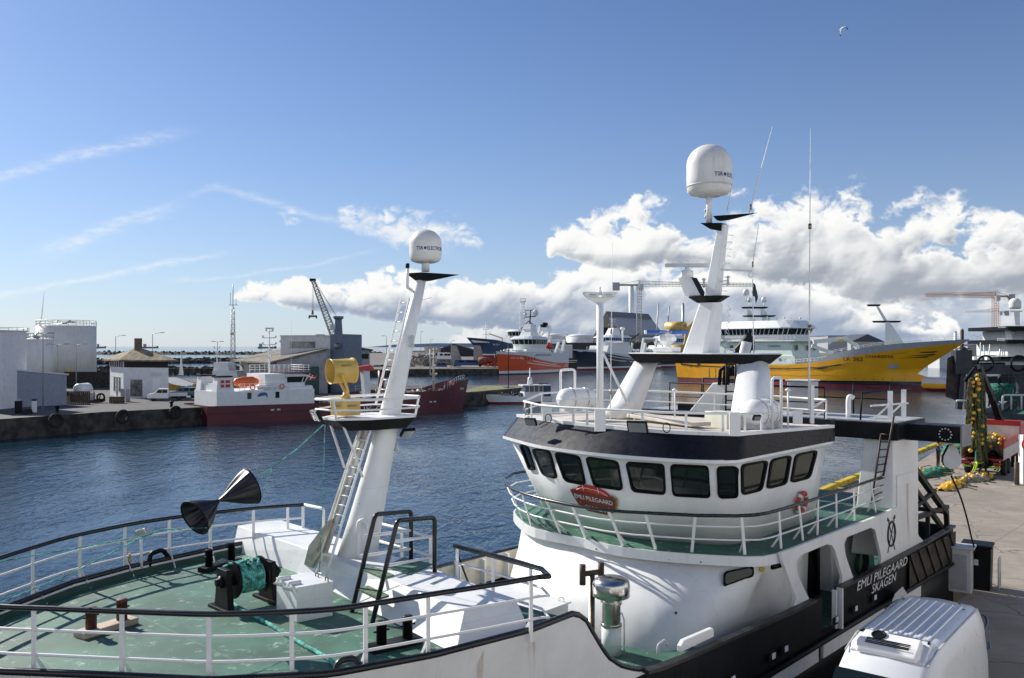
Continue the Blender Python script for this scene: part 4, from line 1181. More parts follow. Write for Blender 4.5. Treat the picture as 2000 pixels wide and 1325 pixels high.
def trunk(L,nm):return MB().loft([[CM(u,v)+AX*(x*a)+PT*(y*b) for x,y in ((-1,-.75),(-.7,-1),(1,-1),(1,1),(-.7,1),(-1,.75))] for u,v,a,b in L]).build(nm,M_white,mm)
trunk([(1367,692,.42,.40),(1388,592,.22,.26)],'mast_trunk')
trunk([(1391,580,.17,.19),(1412,440,.10,.12)],'mast_column')
c2=CM(1384,580);s2,q2,z2=toS(c2)
pz2=[(s2-.35,q2+.42),(s2-.45,q2-.1),(s2-.2,q2-.62),(s2+.25,q2-.55),(s2+.35,q2+.2),(s2+.1,q2+.72)]
MB().prism([SP(s,q,z2-.16) for s,q in inset(pz2,.55,s2,q2)],[SP(s,q,z2+.01) for s,q in pz2]).build('upper_platform',M_black,mm)
# angled radar pedestal and scanner
pb_=CM(1357,578);ptp=CM(1342,543)
MB().loft([[pb_+PT*.26-AX*.1,pb_-PT*.24-AX*.1,pb_-PT*.24+AX*.25,pb_+PT*.26+AX*.25],[ptp+PT*.22-AX*.12,ptp-PT*.20-AX*.12,ptp-PT*.20+AX*.2,ptp+PT*.22+AX*.2]],mi=lambda a,i:1 if i==1 else 0).build('radar_pedestal',[M_whiteb,M_black],mm)
rdr=bpy.data.objects.new('radar',None);link(rdr,ship)
MB().lathe([(.17,0),(.19,.04),(.17,.2),(.06,.24),(.06,.3)],ptp+V((0,0,.0)),n=16).build('radar_motor',M_whiteb,rdr)
xd=V((.97,-.24,-.02)).normalized()
MB().box(ptp+V((0,0,.36)),(1.26,.10,.11),xd).build('radar_scanner',M_lightgrey,rdr,bevel=.02)
# blue bar radar on the port side of the platform
rd2=bpy.data.objects.new('radar',None);link(rd2,ship)
bs_=CM(1303,688)
MB().box(bs_+V((0,0,.08)),(.62,.5,.14),PT,AX).build('radar_plinth',M_whiteb,rd2,bevel=.02)
MB().lathe([(.14,.12),(.11,.2),(.15,.24),(.27,.34),(.27,.42),(.2,.52),(.1,.55),(.06,.58),(.06,.66)],bs_,n=10,smooth=False).build('radar_motor',M_whiteb,rd2)
M_blue=mat('radar_blue',(0.02,0.09,0.36),0.35,var=0.08)
bb=D(1303,649,bs_.y);xd2=V((1,.02,0)).normalized()
MB().box(bb,(1.22,.12,.105),xd2).build('radar_scanner',M_blue,rd2,bevel=.03)
MB().box(bb-xd2*.635,(.07,.13,.115),xd2).build('scanner_cap',M_whiteb,rd2,bevel=.03)
text('FURUNO',bb+V((-.05,-.062,-.035)),xd2,UP,.06,M_textwhite,rd2)
# upper fittings
c3=CM(1395,440);s3,q3,z3=toS(c3)
MB().prism([SP(s3-.12,q3+.06,z3-.12),SP(s3-.12,q3-.28,z3-.2),SP(s3+.14,q3-.28,z3-.2),SP(s3+.14,q3+.06,z3-.12)],[SP(s3-.16,q3+.36,z3+.08),SP(s3-.16,q3-.3,z3+.02),SP(s3+.16,q3-.3,z3+.02),SP(s3+.16,q3+.36,z3+.08)]).build('mast_wing',M_black,mm)
c4=CM(1410,426);s4,q4,z4=toS(c4)
MB().prism([SP(s4-.10,q4+.1,z4-.07),SP(s4-.1,q4-.15,z4-.07),SP(s4+.1,q4-.15,z4-.07),SP(s4+.1,q4+.1,z4-.07)],[SP(s4-.15,q4+.2,z4+.06),SP(s4-.12,q4-.2,z4+.05),SP(s4+.1,q4-1.05,z4+.05),SP(s4+.16,q4+.2,z4+.06)]).build('mast_wing',M_black,mm)
p=CM(1385,436);MB().lathe([(.085,0),(.085,.82)],p,n=14).build('dome_pedestal',M_whiteb,mm)
rb_=CM(1385,382);R2=43.5/F*rb_.y
radome(rb_,R2,99/F*rb_.y,mm)
m=MB();m.lathe([(R2*1.012,.24),(R2*1.012,.27)],rb_,n=40);m.lathe([(R2*.5,-.03),(R2*.5,.02)],rb_,n=24);m.build('dome_band',M_lightgrey,mm)
dome_text(rb_,R2,.44,.11,mm,rad(0),.74)
p=CM(1402,526)
m=MB();m.rod(CM(1410,527),CM(1470,530),.025,8);m.tube([CM(1467,537)+V((.07*math.cos(a),0,.07*math.sin(a))) for a in [k*math.pi/6 for k in range(12)]],.014,5,closed=True);m.build('yard_arm',M_whiteb,mm)
whip(CM(1469,525),CM(1482,438),.016,.007,par=mm,joints=(.1,));whip(CM(1463,418),CM(1509,247),.022,.007,par=mm,joints=(.08,));whip(CM(1420,412),CM(1435,340),.016,.006,par=mm)
for u,v in ((1375,552),(1422,548),(1379,417)):
 MB().lathe([(.02,-.15),(.05,-.11),(.05,-.07),(.03,-.06),(.03,.06),(.07,.08),(.02,.13)],CM(u,v),n=12).build('navigation_lamp',M_lightgrey,mm);
MB().rod(CM(1398,551),CM(1424,548),.02).build('lamp_arm',M_whiteb,mm)
m=MB()
for k in range(9):
 u,v=lerp(1402,1414,k/8),lerp(570,462,k/8)
 c=CM(u,v)-PT*.15-AX*.12;m.tube(round_corner([c,c-AX*.10-PT*.06,c-AX*.10-PT*.06+AX*.16-PT*.1,c+AX*.18-PT*.08],.03),.009,5)
for k in range(7):
 u,v=lerp(1402,1408,k/6),lerp(680,605,k/6)
 c=CM(u,v)-PT*.3;m.rod(c,c-PT*.06-AX*.3+V((0,0,-.05)),.010,5);m.rod(c,c+V((0,0,.1))-PT*.06-AX*.28,.008,5)
m.build('climbing_rungs',M_whiteb,mm)
m=MB();m.tube(round_corner([CM(1416,690),CM(1416,682),CM(1434,682),CM(1434,690)],.06),.022,8);m.build('platform_hoop',M_whiteb,mm)
whip(CM(1472,690),CM(1470,545),.016,.01,'flag_staff',mm)
fl=thing('flag','dark green flag drooping on the staff beside the main mast','flag',CM(1471,560))
rows=[]
for j in range(6):
 rows.append([D(1470+10*t*(1-.2*j/5)+1.5*math.sin(j*1.3+t*5),553+5*j+14*t*t+3*t,CM(1471,560).y+.05*math.sin(t*7+j*.6)) for t in (0,.2,.4,.6,.8,1)])
MB().grid(rows).build('flag_cloth',mat('dark_green_cloth',(.02,.06,.05),.8,var=.3,scale=5),fl)
# funnel casing, exhaust and black ladder behind the mast
fn=bpy.data.objects.new('funnel',None);link(fn,ship)
k0=5.6
MB().loft([[CS(u,v,k0) for u,v in ((1342,808),(1405,812))]+[CS(1405,812,k0)+AX*1.2,CS(1342,808,k0)+AX*1.2],[CS(u,v,k0) for u,v in ((1392,748),(1420,748))]+[CS(1420,748,k0)+AX*.5,CS(1392,748,k0)+AX*.5]]).build('funnel_casing',M_white,fn,bevel=.03)
MB().tube([CS(1424,735,k0)+AX*.4,CS(1440,700,k0)+AX*.4,CS(1447,668,k0)+AX*.4],.17,14).build('exhaust_pipe',M_lightgrey,fn)
for dx in (0,9,16):
 MB().tube(round_corner([CS(1405+dx,752,k0),CS(1407+dx,722,k0),CS(1417+dx,716,k0),CS(1418+dx,735,k0)],.1),.06,10).build('exhaust_pipe',M_black,fn)
MB().loft([sring(CS(1448,690,k0+.6)+UP*0,V((.75,.5,0)).normalized(),V((-.3,.3,.9)).normalized(),.30,.26,16,2.2),sring(CS(1466,662,k0+.6),V((.75,.5,0)).normalized(),V((-.3,.3,.9)).normalized(),.16,.22,16,2.2)]).build('funnel_mouth',M_black,fn)
m=MB();
for u0,u1 in ((1417,1419),(1434,1437)):m.rod(CS(u0,826,5.0),CS(u1,704,5.0),.03,6)
for k in range(7):t=(k+.5)/7;m.rod(CS(1417+2*t,826-122*t,5.0),CS(1434+3*t,826-122*t,5.0),.02,6)
m.build('ladder',M_black,fn)
MB().box(CS(1352,800,6.5),(.9,.6,.4),AX,PT).build('engine_hatch',M_black,ship)

# --- starboard side: plating with openings, gantry, stern
def sz(u,v,q=-4.24):
 s,_,z=toS(CQ(u,v,q));return (s,z)
comb=[(1527,1100),(1552,1167),(1546,1189),(1580,1174),(1574,1163),(1555,1121),(1553,1097),(1562,1084),(1612,1063),(1622,1065),(1628,1075),(1643,1127),(1640,1143),(1665,1131),(1649,1085),(1646,1062),(1652,1049),(1697,1031),(1706,1034),(1719,1089),(1716,1106),(1787,1067),(1803,1058),(1792,1047),(1785,1020),(1783,985),(1787,925),(1784,920),(1750,930),(1750,990),(1700,1013),(1640,1035),(1561,1065),(1522,1080)]
plate([sz(*p) for p in comb],[],SP(0,-4.24,0),AX,UP,.08,'side_plating',M_white,ship)
gy=bpy.data.objects.new('net_gantry',None);link(gy,ship)
for sg in (-1,1):
 MB().prism([SP(s,q,z) for s,q,z in ((7.35,sg*4.25,4.45),(9.72,sg*4.25,4.45),(9.72,sg*3.1,4.45),(7.1,sg*3.1,4.45))],
               [SP(s,q,z) for s,q,z in ((7.45,sg*4.25,7.98),(9.72,sg*4.25,7.98),(9.72,sg*3.35,7.98),(7.45,sg*3.35,7.98))]).build('gantry_leg',M_white,gy,bevel=.04)
MB().box(SP(8.5,0,8.24),(2.5,8.9,.52),AX,PT).build('gantry_beam',M_black,gy,bevel=.03)
MB().box(SP(8.5,0,8.52),(2.44,8.8,.03),AX,PT).build('beam_walkway',M_grey,gy)
MB().box(SP(8.45,-5.1,8.2),(.85,1.75,.5),AX,PT).build('outrigger',M_black,gy,bevel=.02)
MB().box(SP(8.45,-5.99,8.16),(.95,.05,.62),AX,PT).build('outrigger_plate',mat('outrigger_grey',(.16,.16,.17),.5,var=.2),gy)
o=MB();cc=SP(8.0,-5.55,8.2)
for k in range(12):
 a=2*math.pi*k/12;o.box(cc-AX*.01+PT*(.17*math.cos(a))+UP*(.17*math.sin(a)),(.04,.035,.035),AX,PT)
o.build('bolt_ring',M_lightgrey,gy)
def lrail(pts,posts,z0,nm,rt,mt,pm,mids=(.5,)):
 m=MB();m.tube(pts,rt,8)
 for k in mids:m.tube([V((p[0],p[1],lerp(z0,p[2],k))) for p in pts],rt*.7,6)
 for p in posts:m.rod(V((p[0],p[1],z0)),V(p),rt*.9,6)
 return m.build(nm,mt,gy)
zb=8.53
lrail([SP(7.3,3.5,9.5),SP(7.3,-2.2,9.5),SP(7.3,-2.2,zb)],[SP(7.3,q,9.5) for q in (3.5,2.2,.9,-.4)],zb,'beam_rail',.03,M_black,M_black)
lrail([SP(9.65,3.5,9.6),SP(9.65,-3.4,9.6)],[SP(9.65,q,9.6) for q in (3.5,1.5,-.5,-2.2,-3.4)],zb,'beam_rail',.03,M_black,M_black)
lrail([SP(7.35,-3.3,zb),SP(7.35,-3.35,9.35),SP(9.6,-4.05,9.45)],[],zb,'beam_rail',.03,M_black,M_black,mids=())
m=MB()
for s in (7.9,9.1):
 p=SP(s,-4.0,zb);m.beam(p,p+V((0,0,.9)),.14,.05);m.beam(p+PT*.5,p+V((0,0,.5)),.09,.04)
m.rod(SP(7.4,-3.6,8.98),SP(9.2,-4.1,9.0),.03);m.build('rail_stanchions',M_whiteb,gy)
MB().box(SP(8.6,-.9,9.12),(.8,.75,1.0),AX,PT).build('control_cabinet',mat('cabinet_grey',(.45,.45,.46),.5,var=.08),gy,bevel=.03)
MB().box(SP(8.6,-.9,9.66),(.9,.85,.05),AX,PT).build('cabinet_lid',M_lightgrey,gy,bevel=.02)
p=SP(8.2,-2.6,zb);MB().tube(smoothline([p,p+V((0,0,.55)),p+V((.06,0,.66)),p+V((.16,0,.62))],4),.08,10).build('goose_neck_vent',M_whiteb,gy)
# power block
pbk=bpy.data.objects.new('power_block',None);link(pbk,ship)
c=D(1858,890,26.2)
fx=V((.98,-.2,0)).normalized()
for k,mt in ((-1,M_lightgrey),(1,M_black)):
 off=V((.2,.98,0))*(.10*k)
 L=[(x*.84,y*.9) for x,y in [(0,.36),(.10,.34),(.17,.2),(.30,-.05),(.30,-.2),(.22,-.36),(.08,-.43),(-.1,-.43),(-.24,-.34),(-.30,-.2),(-.28,-.02),(-.17,.2),(-.10,.34)]]
 MB().prism([c+off-V((.2,.98,0))*.02+fx*x+UP*y for x,y in L],[c+off+V((.2,.98,0))*.02+fx*x+UP*y for x,y in L]).build('block_cheek',mt,pbk)
MB().lathe([(.24,-.08),(.16,-.02),(.16,.02),(.24,.08)],c-V((0,0,.16)),V((.2,.98,0)),20).build('sheave',M_tyre,pbk)
MB().tube([c+UP*.36+V((.09*math.cos(a),0,.09*math.sin(a)+.06)) for a in [k*math.pi/6 for k in range(12)]],.03,6,closed=True).build('shackle',M_lightgrey,pbk)
m=MB();
# ladder leaning on the gantry leg
for a,b in (((1702,985),(1721,848)),((1725,930),(1746,813))):m.rod(CS(a[0],a[1],7.15),CS(b[0],b[1],7.15),.03,6)
for k in range(10):
 t=k/9;
 pa=V((lerp(1702,1721,t),lerp(985,848,t),0));pb2=V((lerp(1719,1739,t),lerp(975,850,t),0))
 m.rod(CS(pa.x,pa.y,7.15),CS(pb2.x+2,pb2.y,7.15),.018,5)
m.build('ladder',mat('brown_ladder',(.06,.03,.025),.5,var=.3),gy)
MB().prism([CS(u,v,7.6) for u,v in ((1683,905),(1700,860),(1702,905))],[CS(u,v,7.5) for u,v in ((1683,905),(1700,860),(1702,905))]).build('gusset',M_black,gy)
M_rustst=mat('rust_streak',(.42,.27,.13),.7,var=.4,scale=4)
# emblem: ring with crossed harpoons
em=SP(0,0,0);e0=CQ(1741,1043,-4.29)
m=MB();m.tube([e0+AX*(.30*math.cos(a))+UP*(.36*math.sin(a)) for a in [k*math.pi/16 for k in range(32)]],.035,6,closed=True)
for k in (-1,1):
 a,b=e0+AX*(-.30*k)-UP*.52,e0+AX*(.30*k)+UP*.52
 m.beam(a,b,.02,.02);d=(b-a).normalized()
 for t in (-.07,.07):m.beam(b,b-d*.12+AX*t,.02,.02)
m.build('crest',M_textblack,ship)
text('C',e0-AX*.14-UP*.05,AX,UP,.10,M_textblack,ship,depth=.01);text('P',e0+AX*.13-UP*.05,AX,UP,.10,M_textblack,ship,depth=.01)
ta,tb=CQ(1672,1156,-4.47),CQ(1772,1104,-4.47)
text('EMLI PILEGAARD',SP(toS((ta+tb)/2)[0],-4.47,(ta.z+tb.z)/2+.02),AX,UP,.24,M_textwhite,ship,width=(tb-ta).length*.98,shear=.22,depth=.006)
ta,tb=CQ(1701,1160,-4.47),CQ(1750,1134,-4.47)
text('SKAGEN',SP(toS((ta+tb)/2)[0],-4.47,(ta.z+tb.z)/2),AX,UP,.24,M_textwhite,ship,width=(tb-ta).length*.98,shear=.22,depth=.006)
def stain_mat():
 m=bpy.data.materials.new('rust_stain');m.use_nodes=True;t=NT(m.node_tree);b=m.node_tree.nodes['Principled BSDF']
 b.inputs['Base Color'].default_value=(.36,.19,.07,1);b.inputs['Roughness'].default_value=.8
 geo=t.new('ShaderNodeNewGeometry').outputs['Position'];mp=t.new('ShaderNodeMapping');mp.inputs['Scale'].default_value=(9,9,.5);t.put(mp.inputs[0],geo)
 uv=t.new('ShaderNodeUVMap');sx=t.new('ShaderNodeSeparateXYZ');t.put(sx.inputs[0],uv.outputs[0])
 e=t.m('MULTIPLY',t.m('MULTIPLY',sx.outputs[0],t.m('SUBTRACT',1.0,sx.outputs[0])),4.0);f=t.m('MULTIPLY',t.step(t.noise(mp.outputs[0],1.0,5,.6),.38,.72),t.m('MULTIPLY',t.step(e,.05,.8),t.step(sx.outputs[1],0.0,.5)))
 t.put(b.inputs['Alpha'],t.m('MULTIPLY',f,.55));return m
M_stain=stain_mat()
def stain(a,b,w,right,par):
 """rust run from a down to b"""
 me=bpy.data.meshes.new('rust_stain');r=V(right)*w/2
 me.from_pydata([tuple(b-r*.6),tuple(b+r*.6),tuple(a+r),tuple(a-r)],[],[(0,1,2,3)]);uv=me.uv_layers.new()
 for i,c in enumerate(((0,0),(1,0),(1,1),(0,1))):uv.data[i].uv=c
 me.materials.append(M_stain);link(bpy.data.objects.new('rust_stain',me),par)
stain(CQ(1772,945,-4.30),CQ(1776,1075,-4.30),.35,AX,ship);stain(CQ(1700,1120,-4.30),CQ(1700,1130,-4.30),.2,AX,ship)
for u in (1164,1307,1368,1440):
 p=G(u,polyline_at(gal_px,u)[1],5.86)+V((0,-.012,0));stain(p,p-V((0,0,.2)),.10,V((1,0,0)),ship)
for u,v in ((940,1262),(780,1297),(1040,1250)):
 p=G(u,v,6.28);stain(p+V((-.02,-.10,0)),p+V((-.02,-.06,-.7)),.16,V((.95,.2,0)),ship)
# door leaf with white edge bars
MB().box(SP(2.95,-4.43,3.95),(.08,.16,1.05),AX,PT).build('door_post',M_whiteb,ship);MB().box(SP(2.78,-4.36,3.95),(.06,.12,1.0),AX,PT).build('door_post',M_whiteb,ship)
# stern: black frame of the net guard
m=MB()
def sb_(a,b,w=.14,q=-4.15):m.beam(CQ(*a,q),CQ(*b,q),w,w,up=PT)
for a,b,w in (((1786,915),(1848,1002),.17),((1786,955),(1838,1028),.14),((1788,990),(1826,958),.12),((1788,1012),(1850,990),.14),((1848,1000),(1850,1035),.15),((1812,1000),(1812,1055),.12)):sb_(a,b,w)
m.build('stern_frame',M_black,ship)
m=MB()
for a,b in (((1786,912),(1848,1000)),((1786,955),(1838,1028))):
 pa,pb3=CQ(*a,-4.15),CQ(*b,-4.15);m.beam(pa+PT*8.2,pb3+PT*8.2,.16,.16)
m.beam(SP(12.9,-4.1,5.04),SP(12.9,4.1,5.04),.14,.14);m.beam(SP(11,-4.1,4.9),SP(11,4.1,4.9),.12,.12);m.build('stern_frame',M_black,ship)
MB().box(SP(13.0,0,3.9),(.1,8.6,1.3),AX,PT).build('transom_bulwark',M_black,ship)
m=MB()
for k in range(6):s=8.2+k*.8;m.beam(SP(s+.9,-4.49,3.35),SP(s,-4.49,4.4),.05,.05)
m.build('hull_ribs',mat('brown_black_rib',(.03,.022,.016),.6,var=.5,scale=3),ship)
MB().box(SP(10.6,-4.45,3.9),(4.7,.02,1.0),AX,PT).build('chafe_panel',mat('rust_black_panel',(.035,.027,.02),.75,var=.6,scale=2.5,dirt_amt=.5,dirt=(.07,.05,.035)),ship)
# working deck seen through the openings
MB().prism([SP(6.0,-3.0,3.45),SP(9.4,-3.0,3.45),SP(9.4,2,3.45),SP(6.0,2,3.45)],[SP(6.3,-2.8,5.62),SP(9.4,-2.9,5.62),SP(9.4,2,5.62),SP(6.3,2,5.62)]).build('deck_house',M_white,ship,bevel=.03)
m=MB()
hc=CQ(1686,1100,-3.3)
for k in range(5):m.tube([hc+AX*((.42-.02*k)*math.cos(a))+UP*((.42-.02*k)*math.sin(a))+PT*(.03*k) for a in [j*math.pi/12 for j in range(24)]],.022,6,closed=True)
m.build('hose_coil',mat('green_hose',(.02,.12,.05),.5,var=.3),ship)
MB().box(SP(4.9,-.3,4.5),(2.6,.1,2.2),AX,PT).build('dark_backing',M_black,ship)  # black sheet added to darken the opening and hide the lit port side
mc=SP(4.7,-2.3,3.45)
m=MB();m.box(mc+UP*.55,(.7,1.1,1.1),AX,PT);m.lathe([(.4,-.5),(.4,.5)],mc+UP*1.15,PT,16);m.box(mc+AX*.4-PT*.5+UP*.8,(.2,.3,1.4),AX,PT);m.build('trawl_winch',M_black,ship,bevel=.02)
# windows of the side wall
supb=BVHTree.FromPolygons([tuple(v.co) for v in sup.data.vertices],[tuple(p.vertices) for p in sup.data.polygons])
def onsup(u,v):
 d=ray(u,v).normalized();h=supb.ray_cast(CAMP,d)
 if h[0] is None:return CAMP+d*22,-d
 return h[0],(h[1] if h[1].dot(d)<0 else-h[1])
window([(1413,1118),(1470,1105),(1470,1125),(1413,1147)],sup,on=onsup,r=6,fr=3)
window([(1505,1104),(1527,1099),(1527,1107),(1505,1113)],sup,on=onsup,r=3,fr=2)
h_,n_2=onsup(1487,1111);MB().lathe([(.001,0),(.07,0),(.07,.03),(.001,.03)],h_,n_2,14).build('round_sign',mat('sign_yellow',(.7,.5,.05),.5,var=.1),ship)
h_,n_2=onsup(1320,1198);MB().lathe([(.001,0),(.03,0),(.03,.02),(.001,.02)],h_,n_2,8).build('scupper',M_black,ship)
for u in (1164,1307,1368):
 h_=G(u,polyline_at(gal_px,u)[1]+14,5.72);MB().lathe([(.02,0),(.02,.02)],h_+V((0,-.03,-.02)),(0,-1,0),8).build('scupper',M_black,ship)
# ventilator, T pipe, locker and gear on the well deck
vd=bpy.data.objects.new('ventilator',None);link(vd,ship)
vp=G(1194,1277,4.1)
MB().lathe([(.215,0),(.215,.62)],vp,n=24).build('ventilator_base',M_white,vd)
MB().lathe([(.235,.62),(.235,.66),(.205,.66),(.205,1.10),(.235,1.10),(.235,1.14),(.19,1.14),(.19,1.26)],vp,n=24,smooth=False).build('ventilator_duct',M_steel,vd)
MB().lathe([(.36,1.24),(.40,1.26),(.40,1.36),(.405,1.38),(.405,1.52),(.38,1.60),(.28,1.66),(.001,1.69)],vp,n=32).build('ventilator_cap',M_steel,vd)
MB().tube(round_corner([vp+V((.28,-.02,0)),vp+V((.28,-.02,.75)),vp+V((.22,-.02,.9))],.05),.018,6).build('drain_pipe',M_whiteb,vd)
tpz=bpy.data.objects.new('mooring_tee',None);link(tpz,ship)
tp0=G(1156,1258,4.1)
MB().lathe([(.11,0),(.11,.03),(.068,.03),(.068,1.56)],tp0,n=16).build('tee_post',M_bronze,tpz)
e=V((.9,.42,.0)).normalized();th=tp0+V((0,0,1.60))
m=MB();m.tube([th-e*.24,th+e*.24],.062,12)
for k in (-1,1):m.tube([th+e*.24*k-V((0,0,.24)),th+e*.24*k+V((0,0,.21))],.07,12)
m.build('tee_head',M_rust,tpz)
db=bpy.data.objects.new('deck_box',None);link(db,ship)
b0=G(1110,1237,4.1)
s0_,q0_,_=toS(b0)
MB().prism([SP(s,q,4.1) for s,q in ((s0_,q0_),(s0_-1.35,q0_),(s0_-1.35,q0_+2.2),(s0_,q0_+2.2))],[SP(s,q,4.78) for s,q in ((s0_,q0_),(s0_-1.35,q0_),(s0_-1.35,q0_+2.2),(s0_,q0_+2.2))]).build('box_body',M_white,db,bevel=.01)
MB().prism([SP(s,q,z) for s,q,z in ((s0_+.04,q0_-.05,4.80),(s0_-1.4,q0_-.05,4.79),(s0_-1.4,q0_+2.2,4.79),(s0_+.04,q0_+2.2,4.80))],[SP(s,q,z) for s,q,z in ((s0_+.04,q0_-.05,4.84),(s0_-1.4,q0_-.05,4.82),(s0_-1.4,q0_+2.2,4.82),(s0_+.04,q0_+2.2,4.84))]).build('box_lid',M_white,db)
for t in (-.35,-1.0):
 p=SP(s0_+t,q0_-.02,4.6);MB().tube([p,p-V((0,0,.08)),p-V((0,0,.16))+AX*.03,p-V((0,0,.16))-AX*.03,p-V((0,0,.08))],.008,5).build('latch',M_steel,db)
p=SP(s0_-.1,q0_+.05,4.84);MB().tube(round_corner([p,p+UP*.09,p+UP*.09+PT*.15,p+PT*.15],.03),.010,6).build('handle',M_steel,db)
gp=CQ(1328,1262,-4.2);gq=CQ(1392,1232,-4.2)
d_=(gq-gp);
MB().prism([gp+V((0,0,-.12))-PT*.03,gq+V((0,0,-.12))-PT*.03,gq+V((0,0,.02))-PT*.03,gq-d_*.03+V((0,0,.07))-PT*.03,gp+d_*.10+V((0,0,.09))-PT*.03,gp+V((0,0,.0))-PT*.03],[x+PT*.10 for x in [gp+V((0,0,-.12))-PT*.03,gq+V((0,0,-.12))-PT*.03,gq+V((0,0,.02))-PT*.03,gq-d_*.03+V((0,0,.07))-PT*.03,gp+d_*.10+V((0,0,.09))-PT*.03,gp+V((0,0,.0))-PT*.03]]).build('gangway_cradle',M_whiteb,ship,bevel=.01)
p=CQ(1284,1282,-4.1);MB().tube(round_corner([p,p+UP*.22,p+UP*.26+AX*.3,p+AX*.36+UP*.1],.08),.022,6).build('grab_rail',M_lightgrey,ship)
# inner face of the port bulwark: ribs
for k in range(9):MB().box(SP(-7.6+k*.62*1.6,4.15,4.3),(.06,.22,.7),AX,PT).build('bulwark_stay',M_white,ship)
MB().box(SP(-3.4,4.24,4.30),(9.4,.04,.74),AX,PT).build('bulwark_lining',mat('pale_lining',(.62,.58,.5),.6,var=.2,streak=.4),ship)
MB().tube([SP(-8.1,4.3,4.70),SP(1.3,4.3,4.66)],.06,8).build('rail_cap',M_blackrail,ship)

# things on the trawler that can be lifted off
lb=thing('lifebuoy','red lifebuoy with white bands hung on the wheelhouse side','lifebuoy',onwall(1559,985)[0])
h_,n3=onwall(1559,980);h_=h_+n3*.10
t1=n3.cross(UP).normalized();t2=n3.cross(t1)
for k in range(8):
 a0=2*math.pi*k/8;ln_=.62 if k%2==0 else .16
 pts=[h_+(t1*math.cos(a)+t2*math.sin(a))*.27 for a in [a0-ln_+j*ln_/3 for j in range(7)]]
 MB().tube(pts,.062 if k%2==0 else .065,10).build('buoy_ring' if k%2==0 else 'reflective_band',mat('faded_red_foam',(.55,.07,.04),.6,var=.1) if k%2==0 else M_textwhite,lb)
MB().box(h_-n3*.05-UP*.05,(.40,.1,.05),t1).build('buoy_bracket',M_whiteb,lb)
# day shape: two black cones tip to tip, slung from a line
ds=thing('day_shape','black cloth double cone day shape slung over the fore deck','day shape',D(430,985,14.6))
ca,cm_,cb2=D(380,1012,14.2),D(428,978,14.6),D(489,950,15.0)
def cone(tip,mouth,r,nm):
 d=(mouth-tip);L=d.length;d.normalize();x=d.orthogonal().normalized();y=d.cross(x);rings=[]
 rr2=random.Random(5)
 ph=[rr2.uniform(-.5,.5) for _ in range(40)]
 for j in range(7):
  t=j/6
  rings.append([tip+d*L*t+(x*math.cos(a)+y*math.sin(a))*(max(.025,r*t**.9)*(1+(.11*math.sin(9*a+ph[int(a*3)%40])+.05*math.sin(17*a))*math.sin(math.pi*min(1,t*1.0))**.7)) for a in [2*math.pi*k/48 for k in range(48)]])
 m=MB();m.loft(rings,cap=False,smooth=True)
 o=m.build(nm,mat('black_canvas',(.012,.012,.018),.42,var=.3,scale=8),ds)
 MB().tube([mouth+(x*math.cos(a)+y*math.sin(a))*r for a in [2*math.pi*k/24 for k in range(24)]],.012,6,closed=True).build('hoop',M_black,ds)
 return [mouth+(x*math.cos(a)+y*math.sin(a))*r for a in (0.4,2.0,3.5,5.1)]
ra=cone(cm_,cb2,.32,'upper_cone');rb2=cone(cm_,ca,.31,'lower_cone')
kn=D(532,913,15.3)
m=MB();[m.rod(p,kn,.006,5) for p in ra];m.build('bridle',M_rope,ds)
kl=D(280,1046,13.9)
m=MB();[m.rod(p,D(318,1034,14.0),.006,5) for p in rb2[:2]];m.build('bridle',M_rope,ds)
r_=thing('rope','thin turquoise halyard from the day shape up to the mast platform','rope',kn)
MB().tube([kn,D(580,878,15.8),D(632,830,16.2)],.012,6).build('halyard',M_rope,r_)
r_=thing('rope','thin turquoise line hanging straight down beside the fore mast ladder','rope',D(626,1110,16.4))
MB().tube([D(635,830,16.4),D(631,950,16.4),D(624,1118,16.2)],.008,6).build('downhaul',M_rope,r_)
r_=thing('rope','turquoise lines from the day shape down to the bow railing at the left edge','rope',kl)
m=MB();m.tube([D(318,1034,14.0),D(278,1048,13.7),D(200,1062,12.9),D(0,1097,12.0)],.010,6);m.build('tack_line',M_rope,r_)
MB().tube([D(318,1034,14.0),D(265,1056,13.6),D(140,1120,12.7),D(-20,1186,12.0)],.010,6).build('tack_line',M_rope,r_)
r_=thing('rope','thick frayed turquoise mooring rope running across the green fore deck','rope',G(540,1215,zf))
pts=[G(u,v,zf+.03) for u,v in ((455,1180),(500,1205),(530,1222),(560,1240),(600,1264),(640,1286),(655,1300))]
MB().tube(smoothline(pts,6),.034,7).build('mooring_rope',M_rope,r_)

